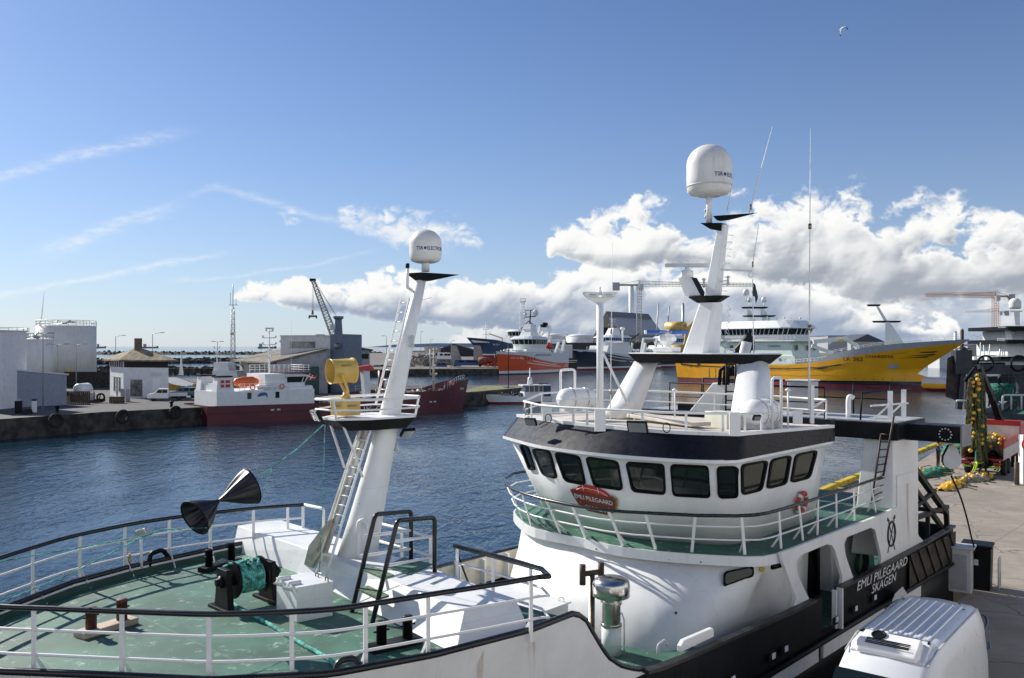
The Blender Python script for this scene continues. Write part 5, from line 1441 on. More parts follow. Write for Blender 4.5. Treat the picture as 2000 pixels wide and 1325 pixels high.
# ------------------------------------------------------------------ other vessels
def sm(x,a,b):
 t=max(0.0,min(1.0,(x-a)/(b-a)));return t*t*(3-2*t)
def interp(x,L):
 for (a,ya),(b,yb) in zip(L,L[1:]):
  if x<=b:return ya+(yb-ya)*max(0,min(1,(x-a)/(b-a)))
 return L[-1][1]
class Hull:
 def __init__(s,stern,bow,beam,deck,rake=3.0,stem=None,full=.72,wl=.55,transom=.9,tw=.8,z0=0.0):
  s.P=V((stern[0],stern[1],z0));b=V((bow[0],bow[1],z0));d=b-s.P;s.L=d.length;s.e=d.normalized()
  s.n=V((s.e.y,-s.e.x,0));s.B=beam;s.deck=deck;s.rake=rake;s.stem=stem;s.full=full;s.wl=wl;s.tr=transom;s.tw=tw;s.z0=z0
 def hb(s,t,z):
  zd=max(.5,interp(t,s.deck));w=max(0,min(1.15,z/zd))**.8
  ds=1-max(0,(t-s.full)/(1-s.full))**2.3;ls=max(0,1-max(0,(t-s.wl)/(1-s.wl))**1.7)
  if t>=.999:return .02
  st=1-(1-s.tr)*max(0,1-t/.15)**2;sw=1-(1-s.tw)*max(0,1-t/.25)**1.5
  return max(.02,s.B/2*lerp(ls*sw,ds*st,w))
 def pt(s,t,z,side=1,off=0.0):
  zd=interp(t,s.deck)
  x=t*s.L
  f=max(0,(t-.7)/.3)**2
  if s.stem:x+=interp(z,s.stem)*f
  else:x+=s.rake*(z/max(.5,interp(1,s.deck)))*f
  return s.P+s.e*x+s.n*((s.hb(t,z)+off)*side)+V((0,0,z))
 def build(s,name,rows,mats,idx,parent,nt=36):
  """rows: height functions of t from keel to rail; idx: material of the band above each row"""
  ts=[1-(1-k/nt)**1.35 for k in range(nt+1)]
  m=MB()
  for side in (1,-1):
   m.loft([[s.pt(t,r(t),side) for t in ts] for r in rows],cap=False,closed=False,mi=lambda a,i:idx[a],smooth=True)
  m.add([s.pt(0,r(0),1) for r in rows]+[s.pt(0,r(0),-1) for r in rows],[(i,i+1,len(rows)+i+1,len(rows)+i) for i in range(len(rows)-1)],0)
  for i in range(len(rows)-1):m.mi[-(len(rows)-1)+i]=idx[i]
  o=m.build(name,mats,parent)
  return o
 def deckmesh(s,name,zf,m_,parent,t0=0,t1=.985,drop=.0):
  ts=[t0+(t1-t0)*k/24 for k in range(25)]
  m=MB();m.loft([[s.pt(t,zf(t),1,-.1)-V((0,0,drop)),s.pt(t,zf(t),-1,-.1)-V((0,0,drop))] for t in ts],cap=False,closed=False)
  return m.build(name,m_,parent)
 def strip(s,name,pts,w,m_,parent,side,off=.14):
  """painted line on the topsides: pts (t, z)"""
  m=MB();P=[V((t,z,0)) for t,z in pts]
  a=[s.pt(p.x,p.y-(w if not callable(w) else w(p.x))/2,side,off) for p in P];b=[s.pt(p.x,p.y+(w if not callable(w) else w(p.x))/2,side,off) for p in P]
  m.loft([a,b],cap=False,closed=False)
  return m.build(name,m_,parent)
 def text(s,body,t,z,h,width,m_,parent,side,rev=False,shear=0.0):
  """lettering on the topsides; rev: reading direction runs from bow to stern"""
  sg=-1 if rev else 1
  text(body,(0,0,0),(1,0,0),(0,0,1),h,m_,parent,warp=lambda x,y:s.pt(t+sg*x/s.L,z+y,side,.22),width=width,shear=shear)
 def at(s,t,q,z):return s.P+s.e*(t*s.L)+s.n*q+V((0,0,z))
 def rail(s,parent,t0,t1,zf,h,side,n=14,m_=None,r=.03,rows=2,inset=.1):
  m=MB();ts=[lerp(t0,t1,k/n) for k in range(n+1)]
  for j in range(1,rows+1):m.tube([s.pt(t,zf(t),side,-inset)+V((0,0,h*j/rows)) for t in ts],r,5)
  for t in ts:p=s.pt(t,zf(t),side,-inset);m.rod(p,p+V((0,0,h)),r,5)
  return m.build('railing',m_ or M_whiteb,parent)

def deckhouse(h,t0,t1,w0,z0,z1,parent,m_,name='deckhouse',t2=None,t3=None,w1=None,w1b=None,wf=None):
 """a block on the centre line between stations t0 and t1; optional other size at the top; wf: width at the forward end"""
 t2=t0 if t2 is None else t2;t3=t1 if t3 is None else t3;w1=w0 if w1 is None else w1;wf=wf or 1.0
 return MB().prism([h.at(t0,w0/2,z0),h.at(t1,w0/2*wf,z0),h.at(t1,-w0/2*wf,z0),h.at(t0,-w0/2,z0)],
                      [h.at(t2,w1/2,z1),h.at(t3,w1/2*wf,z1),h.at(t3,-w1/2*wf,z1),h.at(t2,-w1/2,z1)]).build(name,m_,parent)
def bridge(h,t0,t1,w,z,hh,parent,wall,glass,roof,flare=.5,curve=.25,over=.8,rh=0.0):
 """a wheelhouse with slanting windows all round and an overhanging rounded roof"""
 L=(t1-t0)*h.L
 def ol(g,k=0):
  """rounded-front outline grown by g metres"""
  out=[]
  x0,x1=t0*h.L-g*.4,t1*h.L+g;b=w/2+g*.6;c=L*curve
  out+=[(x0,b)]
  for j in range(9):
   a=math.pi/2-math.pi*j/8
   out.append((x1-c+c*abs(math.cos(a))**.7,b*math.copysign(abs(math.sin(a))**.8,math.sin(a))))
  out+=[(x0,-b)]
  return out
 def R(g,zz):return [h.P+h.e*x+h.n*y+V((0,0,zz)) for x,y in ol(g)]
 MB().prism(R(0,z),R(flare*.35,z+hh*.38)).build('bridge_wall',wall,parent)
 MB().prism(R(flare*.35-.03,z+hh*.38),R(flare-.03,z+hh*.78)).build('bridge_windows',glass,parent)
 a,b=R(flare*.35+.01,z+hh*.38),R(flare+.01,z+hh*.78)
 m=MB();n=len(a)
 for i in range(n):
  if i==n-1:continue
  k=max(1,int((a[i+1]-a[i]).length/1.3))
  for j in range(k):
   p=a[i].lerp(a[i+1],j/k);q=b[i].lerp(b[i+1],j/k);m.beam(p,q,.16,.10)
 m.build('bridge_window_posts',wall,parent)  # separate upright posts between the panes
 MB().loft([R(flare*.9,z+hh*.775),R(flare+over,z+hh*.80),R(flare+over*.9,z+hh*.86),R(-.4,z+hh*1.06+rh)]).build('bridge_roof',roof,parent)
def pole_mast(p,hgt,parent,arms=3,r=.12,seed=0,m_=None,name='mast',w=1.4):
 rr=random.Random(seed);m=MB();m.tube([p,p+V((0,0,hgt))],r,7,r1=r*.4)
 for k in range(arms):
  z=hgt*(.35+.6*k/max(1,arms-1));a=rr.uniform(0,3.1);d=V((math.cos(a),math.sin(a)*.4,0))*w*rr.uniform(.5,1)
  m.rod(p+V((0,0,z))-d,p+V((0,0,z))+d,r*.45,5);m.ball(p+V((0,0,z+.2))+d,.18,6,5);m.box(p+V((0,0,z+.15))-d,(.22,.22,.4))
 return m.build(name,m_ or M_whiteb,parent)
def lattice(m,a,b,w,bays,r=.06,w1=None):
 a=V(a);b=V(b);d=(b-a).normalized();x=d.orthogonal().normalized() if abs(d.z)<.9 else V((1,0,0));x=(x-d*x.dot(d)).normalized();y=d.cross(x);w1=w if w1 is None else w1
 cs=[(1,1),(-1,1),(-1,-1),(1,-1)]
 def c(i,t):k=lerp(w,w1,t)/2;return a.lerp(b,t)+x*cs[i][0]*k+y*cs[i][1]*k
 for i in range(4):m.rod(c(i,0),c(i,1),r,4)
 for k in range(bays):
  for i in range(4):
   m.rod(c(i,k/bays),c((i+1)%4,(k+1)/bays),r*.6,3);m.rod(c(i,k/bays),c((i+1)%4,k/bays),r*.6,3)
def clutter(m,o,e,n,L,W,hmax,cnt,seed,smin=.2,smax=.9):
 """deck gear: boxes, pipes, drums"""
 rr=random.Random(seed)
 for k in range(cnt):
  c=o+e*rr.uniform(0,L)+n*rr.uniform(-W/2,W/2);s_=rr.uniform(smin,smax);t=rr.random()
  if t<.5:m.box(c+V((0,0,s_*.4)),(s_*rr.uniform(.5,1.5),s_,s_*rr.uniform(.6,1.2)),e,n)
  elif t<.8:m.rod(c,c+V((rr.uniform(-.3,.3),rr.uniform(-.3,.3),rr.uniform(.4,1)*hmax)),.05+.08*rr.random(),6)
  else:m.lathe([(.001,-s_*.4),(s_*.4,-s_*.4),(s_*.4,s_*.4),(.001,s_*.4)],c+V((0,0,s_*.4)),n,10)

M_yhull=mat('yellow_hull',(0.82,0.385,0.002),0.5,var=0.07,scale=.25,streak=.10,dirt=(.3,.15,.02))
M_antif=mat('red_antifouling',(0.20,0.022,0.03),0.6,var=0.2,scale=.5,streak=.3,dirt=(.1,.03,.03))
M_navyh=mat('navy_hull',(0.010,0.017,0.045),0.35,var=0.15,scale=.4)
M_orangeh=mat('orange_hull',(0.62,0.085,0.02),0.38,var=0.07,scale=.3,streak=.12,dirt=(.3,.05,.02))
M_blueh=mat('blue_hull',(0.012,0.04,0.11),0.4,var=0.2,scale=.4,streak=.15,dirt=(.1,.1,.12))
M_maroon=mat('maroon_hull',(0.10,0.010,0.022),0.4,var=0.15,scale=.4,streak=.2,dirt=(.05,.02,.02))
M_shipwhite=mat('ship_white',(0.78,0.80,0.79),0.4,var=0.04,streak=.12,dirt=(.5,.42,.32))
M_palegreen=mat('pale_green_white',(0.66,0.75,0.70),0.4,var=0.05)
M_winblue=mat('blue_tinted_glass',(0.015,0.10,0.24),0.08,var=0.1)
M_rubwhite=mat('stripe_white',(.72,.72,.70),.5,var=.05)
M_silver=mat('silver_grey',(.40,.41,.43),.4,var=.06)

# --- big yellow trawler
ch=thing('fishing_vessel','long yellow pelagic trawler with white stepped bridge moored across the basin','trawler',(75,245,0))
h=Hull((56.6,276),(105.5,209),15,[(0,6.5),(.3,5.8),(.5,5.8),(.62,6.6),(.75,8.4),(.9,10.4),(1,11.6)],stem=[(-2,0),(0,0),(2,-1.5),(3.6,-8.6),(4.6,-8.2),(12.5,4.5)],full=.66,wl=.50,transom=.93,tw=.75)
ysh=lambda t:interp(t,h.deck)
gsh=lambda t:ysh(t)+interp(t,[(0,.0),(.585,.0),(.68,1.7),(.85,1.6),(1,.9)])
rows=[lambda t:-.8,lambda t:1.0,lambda t:1.0+.95*sm(t,.25,.9)+.2,lambda t:lerp(1.2+.95*sm(t,.25,.9),ysh(t),.2),lambda t:lerp(1.2,ysh(t),.45),lambda t:lerp(1.2,ysh(t),.75),ysh,lambda t:gsh(t)+.02]
h.build('hull',rows,[M_antif,M_navyh,M_yhull,M_silver],[0,1,2,2,2,2,3],ch,nt=110)
h.deckmesh('deck',lambda t:ysh(t)-.3,M_green2,ch)
for pts in ([(.05,4.9),(.3,4.3),(.5,4.3),(.66,5.0)],[(.05,3.5),(.3,2.9),(.55,3.0),(.68,3.6)],[(.3,5.4),(.5,5.3),(.8,6.4)]):h.strip('hull_strake',pts,.16,mat('bright_yellow',(.7,.42,.02),.4,var=.05),ch,1,.10)
h.strip('black_line',[(.03,5.35),(.10,5.0),(.3,4.65),(.5,4.7),(.62,5.2),(.70,6.1)],lambda t:.26 if t>.08 else .5,M_textblack,ch,1)
MB().prism(*[[h.pt(t,z,1,o_) for t,z in ((.60,5.1),(.735,6.7),(.66,5.5),(.632,4.75))] for o_ in (.05,.16)]).build('black_arrow',M_textblack,ch)
for k,(a,b,z) in enumerate(((.86,.97,9.55),(.90,.975,8.9),(.885,.965,8.35))):
 MB().prism(*[[h.pt(a,z-.5,1,o_),h.pt(b,z+.1,1,o_),h.pt(b-.004,z-.25,1,o_)] for o_ in (.05,.17)]).build('black_flash',M_textblack,ch)
h.text('LK 362',.742,7.15,.95,5.2,M_textblack,ch,1);h.text('CHARISMA',.824,7.9,.75,7.0,M_textblack,ch,1)
MB().prism([h.pt(t,z,1,-.1) for t,z in ((.86,5.2),(.895,5.2),(.895,6.4),(.86,6.4))],[h.pt(t,z,1,.06) for t,z in ((.86,5.2),(.895,5.2),(.895,6.4),(.86,6.4))]).build('anchor_recess',M_grey,ch)
bo_=MB().lathe([(.001,0),(1.0,.5),(1.7,1.8),(1.95,4),(1.95,8),(1.7,13)],h.at(1.0,0,1.35)+h.e*1.6,-h.e,20).build('bulbous_bow',[M_yhull,mat('bulb_cream',(.66,.64,.6),.5,var=.06),M_antif],ch)
for p in bo_.data.polygons:p.material_index=1 if p.normal.z>.25 else (2 if p.center.z<.9 else 0)
m=MB()
for t,z in ((.17,4.0),(.345,4.2),(.20,3.1),(.36,3.4)):
 for k in range(8):m.box(h.pt(t,1.4+k*.4,1,.02),(.25,.1,.18),h.e,h.n)
for t in (.74,.77,.80,.83,.86,.9):m.box(h.pt(t,2.6,1,.02),(.25,.1,.18),h.e,h.n)
for t in (.08,.11,.36,.385,.42,.445,.47,.5):m.box(h.pt(t,4.75,1,.05),(1.4,.1,.15),h.e,h.n)
m.build('hull_marks',M_textblack,ch)
for t in (.12,.30):MB().box(h.pt(t,5.6,1,.0),(.9,.2,.8),h.e,h.n).build('side_port',M_textblack,ch)
z1=6.0
deckhouse(h,.10,.53,13.5,z1-.5,8.2,ch,M_palegreen,'lower_house',t3=.525)
deckhouse(h,.20,.515,12.6,8.2,12.2,ch,M_palegreen,'upper_house',t2=.215,t3=.50,w1=12.2)
m=MB()
for t in (.26,.29,.335,.355):m.box(h.at(t,6.25,10.4),(1.0,.12,1.4),h.e,h.n)
for q in (-4,-1,4.3):m.box(h.at(.513,q,10.5),(.12,1.0,1.4),h.e,h.n)
m.build('house_windows',M_glass,ch)
for t in (.33,.37,.41,.44,.47,.49):MB().box(h.at(t,6.65,7.1),(1.1,.2,.9),h.e,h.n).build('lower_window',M_glass,ch)
text('CHARISMA',h.at(.44,6.32,10.6),h.e,UP,.6,M_textblue,ch,depth=.03)
deckhouse(h,.19,.53,14.5,12.2,12.5,ch,M_shipwhite,'bridge_gallery',t3=.53)
h2r=MB()
for k in range(22):
 p=h.at(lerp(.19,.53,k/21),7.2,12.5);h2r.rod(p,p+V((0,0,1.0)),.05,4)
h2r.tube([h.at(.19,7.2,13.5),h.at(.53,7.2,13.5),h.at(.53,-7.2,13.5)],.06,5);h2r.build('gallery_rail',M_whiteb,ch)
bridge(h,.21,.50,13.2,12.5,4.2,ch,M_shipwhite,M_glass,M_shipwhite,flare=1.2,curve=.35,over=1.0,rh=1.1)
zt_=17.9
mp=h.at(.30,0,zt_)
def cplat(px0,px1,y0,dep,nm='mast_platform',w=3.4):
 a,b=D(px0,y0,dep),D(px1,y0,dep);c=(a+b)/2;MB().prism([c+(a-c)*.88-V((0,w*.4,.45)),c+(b-c)*.88-V((0,w*.4,.45)),c+(b-c)*.88+V((0,w*.4,-.45)),c+(a-c)*.88+V((0,w*.4,-.45))],[a-V((0,w/2,0)),b-V((0,w/2,0)),b+V((0,w/2,0)),a+V((0,w/2,0))]).build(nm,M_black,ch)
dm=mp.y
cplat(1450,1498,600,dm);cplat(1453,1512,616.5,dm,w=4.6);cplat(1444,1462,629,dm,w=3)
for (u0,u1,v0,u2,u3,v1) in ((1462,1478,632,1459,1465,605),(1490,1510,632,1484,1492,604),(1463,1470,632,1460,1466,617)):
 MB().prism([D(u0,v0,dm-1.4),D(u1,v0,dm-1.4),D(u1,v0,dm+1.4),D(u0,v0,dm+1.4)],[D(u2,v1,dm-1),D(u3,v1,dm-1),D(u3,v1,dm+1),D(u2,v1,dm+1)]).build('mast_leg',M_palegreen,ch)
for u,v,r in ((1457,577,.95),(1464,590,.62),(1492,590,.75),(1532,623,.3),(1545,626,.2),(1563,624,.3),(1570,628,.2)):
 c=D(u,v,dm);MB().lathe([(.001,0),(r*.8,0),(r,r*.3),(r,r*1.1),(r*.7,r*1.75),(.001,r*2.0)],c,n=14).build('radome',M_radome,ch)
 MB().rod(c-V((0,0,2.0 if v<600 else 1)),c,.14,6).build('radome_post',M_whiteb,ch)
m=MB();clutter(m,h.at(.34,-2,zt_-.4),h.e,h.n,12,9,2.0,26,4,.2,.5);m.build('roof_gear',M_lightgrey,ch)
m=MB();clutter(m,h.at(.02,0,6.3),h.e,h.n,12,12,3.2,46,9,.3,1.2);m.build('deck_gear',M_shipwhite,ch)
h.rail(ch,.50,.66,ysh,1.2,1,12,r=.05);h.rail(ch,.0,.2,ysh,1.1,1,12,r=.05);h.rail(ch,.66,.98,lambda t:gsh(t),.8,1,14,r=.03)
# foremast, gallows crane
fb=D(1748,676,222)
MB().prism([D(1729,676,220),D(1768,674,220),D(1768,674,223),D(1729,676,223)],[D(1729,628,220.5),D(1737,628,220.5),D(1737,628,222.5),D(1729,628,222.5)]).build('foremast',M_shipwhite,ch)
MB().prism([D(1727,628,220.8),D(1734,628,220.8),D(1734,628,222),D(1727,628,222)],[D(1711,599,221),D(1716,599,221),D(1716,599,222),D(1711,599,222)]).build('foremast_top',M_shipwhite,ch)
dm=221.5;cplat(1706,1757,627,dm,w=2.4);cplat(1695,1718,595,dm,w=1.6)
MB().prism([D(1618,676,232),D(1626,668,232),D(1626,668,233),D(1618,676,233)],[D(1618,666,232),D(1640,657,232),D(1640,657,233),D(1618,666,233)]).build('deck_crane',M_shipwhite,ch)
m=MB()
for a,b,w in (((1588,668),(1655,661),1.1),((1650,661),(1676,678),1.0),((1585,676),(1628,690),.9),((1670,672),(1678,688),.9)):m.beam(D(*a,233),D(*b,232),w,w)
m.build('gallows',M_shipwhite,ch)
MB().box(D(1643,665,231),(1.4,.1,.6),V((1,-.1,0)).normalized()).build('yellow_plate',mat('sign_yellow',(.7,.5,.05),.5),ch)
for c,r,nm in (((1320,640),1.75,'net_drum'),((1322,684),1.6,'net_drum')):
 MB().lathe([(r,-3),(r,3),(r*.7,3),(r*.7,-3)],D(*c,262),V((.8,-.6,0)),18).build(nm,M_yellow,ch)
m=MB();m.beam(D(1335,705,262),D(1345,640,262),1.4,1.4);m.beam(D(1345,640,262),D(1362,622,262),1.0,1.0);m.beam(D(1290,705,266),D(1312,650,264),.9,.9);m.build('stern_gallows',M_yellow,ch)

# --- orange trawler
ot=thing('fishing_vessel','orange and white trawler with red rescue boat berthed at the shipyard quay','trawler',(8,345,0))
h=Hull((19.5,366),(-4.8,329),11,[(0,8.2),(.3,8.4),(.6,8.8),(.85,8.6),(1,9.0)],stem=[(-2,0),(0,0),(9,2.2)],full=.55,wl=.5,tw=.9)
ob=lambda t:interp(t,[(0,3.9),(.25,4.2),(.5,5.4),(.75,7.3),(1,8.0)])
top_=lambda t:interp(t,h.deck)
h.build('hull',[lambda t:-.5,lambda t:.5,lambda t:1.5,lambda t:lerp(1.5,ob(t),.5),ob,lambda t:lerp(ob(t),top_(t),.6),top_],[M_navyh,M_rubwhite,M_orangeh,mat('pale_blue_white',(.60,.66,.70),.4,var=.05)],[0,1,2,2,3,3],ot)
h.deckmesh('deck',lambda t:top_(t)-.1,M_green2,ot)
for pts in ([(.03,2.5),(.3,2.9),(.6,3.9),(.72,4.5)],[(.02,1.9+1.3),(.35,3.7),(.6,4.9),(.8,6.3)]):h.strip('white_line',pts,.3,M_rubwhite,ot,-1)
h.text('AG-A-96',.84,6.1,.7,5.0,M_textwhite,ot,-1,rev=True)
MB().prism([h.pt(t,z,-1,.02) for t,z in ((.33,7.0),(.63,7.0),(.60,7.9),(.36,7.9))],[h.pt(t,z,-1,.1) for t,z in ((.33,7.0),(.63,7.0),(.60,7.9),(.36,7.9))]).build('dark_panel',M_grey,ot)
m=MB();[m.box(h.pt(t,6.2-(.7-t)*2,-1,.02),(.5,.1,1.0),h.e,h.n) for t in (.62,.66,.70,.74)];m.build('side_ports',M_textblack,ot)
deckhouse(h,.36,.76,9.5,8.3,9.9,ot,M_shipwhite,'house',t3=.72)
bridge(h,.40,.68,9.2,9.9,4.6,ot,M_shipwhite,M_glass,M_shipwhite,flare=.8,curve=.4,over=.8)
deckhouse(h,.44,.60,5.5,14.4,17.6,ot,M_shipwhite,'mast_base',t2=.47,t3=.56,w1=4)
deckhouse(h,.46,.57,4.0,17.6,19.6,ot,M_shipwhite,'mast_house',t2=.48,t3=.55,w1=3)
o=MB();mc2=h.at(.51,0,19.6);o.tube([mc2,mc2+V((.3,0,5.5))],.25,7);o.rod(mc2+V((-2.2,0,2.8)),mc2+V((2.4,0,3.2)),.2,5);o.rod(mc2+V((-2.0,0,5.6)),mc2+V((2.0,0,5.7)),.12,5);o.build('mast',M_black,ot)
for dx,dz,r in ((2.2,3.4,1.2),(-1.8,3.2,.7),(-2.0,4.6,.4)):MB().ball(mc2+V((dx,0,dz+r)),r,12,8,1.1).build('radome',M_radome,ot)
m=MB();clutter(m,h.at(.70,0,8.9),h.e,h.n,8,7,1.6,26,3);clutter(m,h.at(.03,0,8.2),h.e,h.n,12,8,2.4,30,8);m.build('deck_gear',M_shipwhite,ot)
m=MB()
for q in (-3.6,3.6):
 m.beam(h.at(.20,q,8.0),h.at(.13,q,12.5),1.0,.8);m.beam(h.at(.08,q,8.0),h.at(.02,q,13.5),1.2,.9)
m.beam(h.at(.13,-3.6,12.4),h.at(.13,3.6,12.4),.8,.8);m.beam(h.at(.02,-3.6,13.4),h.at(.02,3.6,13.4),.9,.9);m.build('stern_gallows',M_shipwhite,ot)
MB().lathe([(.001,-2.6),(.7,-2.2),(.95,-1),(.95,1.5),(.6,2.4),(.001,2.6)],h.at(.33,-4.4,10.6),h.e,12).build('rescue_boat',M_red,ot)
MB().box(h.at(.33,-4.4,11.7),(1.6,1.0,1.2),h.e).build('boat_canopy',M_orange,ot)
h.rail(ot,.02,.34,top_,1.2,-1,10,r=.06)

# --- two dark blue trawlers with blue tinted bridge windows
def blue_trawler(stern,bow,label,beam,sc_=1.0,zz=0.0):
 t=thing('fishing_vessel',label,'trawler',((stern[0]+bow[0])/2,(stern[1]+bow[1])/2,0))
 h=Hull(stern,bow,beam,[(0,6.8),(.4,6.8),(.62,7.6),(.8,8.8),(1,9.6)],stem=[(-2,-1),(0,-1),(5,-1.5),(10,3.0)],full=.55,wl=.45,tw=.9)
 dk=lambda t_:interp(t_,h.deck)
 bd=lambda t_:interp(t_,[(0,4.4),(.4,5.2),(.6,6.6),(.8,8.0),(1,9.0)])
 h.build('hull',[lambda t_:-.5,lambda t_:.8,lambda t_:1.5,lambda t_:lerp(1.5,bd(t_),.5),bd,lambda t_:dk(t_)],[M_antif,M_rubwhite,M_navyh,mat('pale_blue_white',(.60,.66,.70),.4,var=.05)],[0,1,2,2,3],t)
 h.deckmesh('deck',lambda t_:dk(t_)-.1,M_green2,t)
 for sd in (-1,1):
  for pts in ([(.02,2.7),(.3,3.0),(.6,4.2),(.75,5.4)],[(.02,3.9),(.3,4.2),(.6,5.6),(.72,6.6)],[(.8,8.1),(.97,8.6)]):h.strip('white_line',pts,.32,M_rubwhite,t,sd)
 deckhouse(h,.42,.74,beam*.85,7,11.2,t,M_shipwhite,'house',t3=.71)
 bridge(h,.44,.68,beam*.8,11.2,4.6,t,M_shipwhite,M_winblue,M_shipwhite,flare=.9,curve=.4,over=.9)
 deckhouse(h,.48,.60,4.5,15.6,19.5,t,M_shipwhite,'mast_base',t2=.50,t3=.56,w1=3)
 pole_mast(h.at(.54,0,19.4),4.5,t,3,.16,2,w=2.0)
 m=MB();clutter(m,h.at(.73,0,9),h.e,h.n,7,6,2.2,30,5);clutter(m,h.at(.05,0,7),h.e,h.n,12,8,3,30,6);m.build('deck_gear',M_shipwhite,t)
 m=MB()
 for q in (-4,4):m.beam(h.at(.22,q,7),h.at(.19,q,12.5),1.3,1.2);m.beam(h.at(.06,q,7),h.at(.02,q,15),1.0,1.0)
 m.beam(h.at(.02,-4,14.8),h.at(.02,4,14.8),.8,.8);m.build('stern_gallows',M_shipwhite,t)
 m=MB();m.tube([h.at(.30,0,7),h.at(.30,0,14),h.at(.18,0,17)],.3,6);m.build('deck_crane',M_black,t)
 return t,h
t,h=blue_trawler((70,436),(28.5,391),'dark blue trawler with white lines and blue bridge windows beside the orange one',12.5)
t,h=blue_trawler((108,470),(60,440),'dark blue trawler half hidden behind the port mast leg of the near trawler',12)
# --- blue and red trawler standing on the slipway
st_=thing('fishing_vessel','blue trawler with red bottom standing high on the slipway','trawler',(-10,395,2.4))
h=Hull((18,432),(-17.5,388),11,[(0,11.6),(.35,9.6),(.6,10.0),(.8,12.2),(1,13.2)],stem=[(0,-3.5),(4,-1.5),(7,-4.0),(13,4.2)],full=.6,wl=.5,tw=.6,z0=1.6)
dk=lambda t:interp(t,h.deck)
h.build('hull',[lambda t:0.2,lambda t:2.2,lambda t:4.6+.8*t,lambda t:5.0+.9*t,lambda t:lerp(5,dk(t),.55),dk],[M_antif,M_rubwhite,M_blueh],[0,0,1,2,2],st_)
h.deckmesh('deck',lambda t:dk(t)-.4,M_green2,st_)
h.strip('white_line',[(.02,7.2),(.3,7.0),(.55,7.4),(.72,7.9)],.4,M_rubwhite,st_,-1);h.strip('bow_flash',[(.86,11.0),(.93,11.3),(.985,11.5)],lambda t:.3+6*(t-.86),M_rubwhite,st_,-1)
h.text('N 75 F',.80,9.6,.8,3.6,M_textwhite,st_,-1,rev=True)
deckhouse(h,.10,.50,9.0,9.5,12.6,st_,M_shipwhite,'house',t3=.48);bridge(h,.28,.50,8.2,12.6,4.4,st_,M_shipwhite,M_glass,M_shipwhite,flare=.5,curve=.3,over=.6)
m=MB();lattice(m,h.at(.36,0,17),h.at(.36,0,31),1.5,10,.09);m.box(h.at(.36,0,30.5),(2.6,2.6,.25));m.box(h.at(.36,0,32),(2.6,2.6,.12));[m.rod(h.at(.36,0,30.5)+V((x,y,0)),h.at(.36,0,33)+V((x,y,0)),.09,4) for x in (-1.2,1.2) for y in (-1.2,1.2)];m.build('lattice_mast',M_lightgrey,st_)
pole_mast(h.at(.37,1.5,17),9,st_,5,.2,6,w=1.6);pole_mast(h.at(.84,0,12),7.5,st_,3,.25,8,name='foremast')
m=MB();m.beam(h.at(.10,3,11),h.at(.05,3,19),1.2,1.2);m.beam(h.at(.10,-3,11),h.at(.05,-3,19),1.2,1.2);m.beam(h.at(.05,-3,19),h.at(.05,3,19),1.0,1.0);m.build('stern_gallows',M_shipwhite,st_)
m=MB();m.tube([h.at(.19,0,13),h.at(.19,0,19.5)],.4,8);m.tube([h.at(.19,0,19),h.at(.28,0,21.5),h.at(.40,0,17)],.25,6);m.build('deck_crane',mat('brown_crane',(.22,.05,.03),.5),st_)
MB().lathe([(1.2,-1.5),(1.2,1.5),(.001,1.5),(.001,-1.5)],h.at(.06,0,19.8),h.n,14).build('net_drum',M_black,st_)
m=MB();m.beam(h.at(.63,1,10.5),h.at(.61,1,13),.5,.5);m.beam(h.at(.61,1,13),h.at(.78,1,15),.4,.4);m.build('derrick',M_yellow,st_)
m=MB();clutter(m,h.at(.52,0,10),h.e,h.n,10,7,2.4,34,15,.3,1.2);m.build('deck_gear',M_lightgrey,st_)
# --- maroon and white coaster at the left quay
ga=thing('coaster','maroon tanker with white after house lying along the left quay','tanker',(-25,135,0))
h=Hull((-44.6,122.6),(-8.6,152.5),9.4,[(0,2.6),(.45,2.3),(.56,2.4),(.585,3.3),(.86,3.5),(.93,4.7),(1,5.0)],rake=1.2,full=.72,wl=.7,transom=.98,tw=.97)
dk=lambda t:interp(t,h.deck)
h.build('hull',[lambda t:-.5,lambda t:.9,lambda t:lerp(.9,dk(t),.6),dk],[M_maroon],[0,0,0],ga,nt=60)
h.deckmesh('deck',lambda t:min(dk(t),2.4)-.3,mat('dark_deck',(.05,.06,.06),.7,var=.4),ga)
h.strip('rubbing_line',[(.0,1.5),(.5,1.3),(.9,1.5)],.12,mat('maroon_dark',(.05,.008,.012),.5),ga,1,.08)
h.text('MALIK OIL',.53,.7,.8,8.5,M_textwhite,ga,1)
text('GAIA NORDIC',h.at(-.002,1.2,1.35),h.n,UP,.45,M_textwhite,ga,depth=.05,width=3.4);text('SKAGEN',h.at(-.002,1.2,.75),h.n,UP,.28,M_textwhite,ga,depth=.05,width=1.7)
text('ODIN',h.pt(.95,3.3,1,.05),h.e,UP,.4,M_textwhite,ga,width=1.5)
m=MB();[m.box(h.pt(t,1.7,1,.02),(.5,.1,.22),h.e,h.n) for t in (.20,.22,.36,.38,.60,.62,.64,.79,.81)];m.build('freeing_ports',M_lightgrey,ga)
deckhouse(h,.03,.345,8.6,2.3,4.5,ga,M_shipwhite,'house')
for q in (-2.9,3.3):MB().prism([h.at(t,q+y,4.4) for t,y in ((.03,-.9),(.085,-.9),(.085,.9),(.03,.9))],[h.at(t,q+y,6.5) for t,y in ((.035,-.8),(.075,-.8),(.075,.8),(.035,.8))]).build('funnel',M_shipwhite,ga)
for q in (-2.9,3.3):MB().box(h.at(.055,q,6.6),(2.3,1.9,.2),h.e).build('funnel_top',M_black,ga)
MB().box(h.at(.06,.2,5.0),(2.0,3.6,1.1),h.e).build('engine_casing',M_shipwhite,ga)
fl=h.at(.057,4.22,5.6)
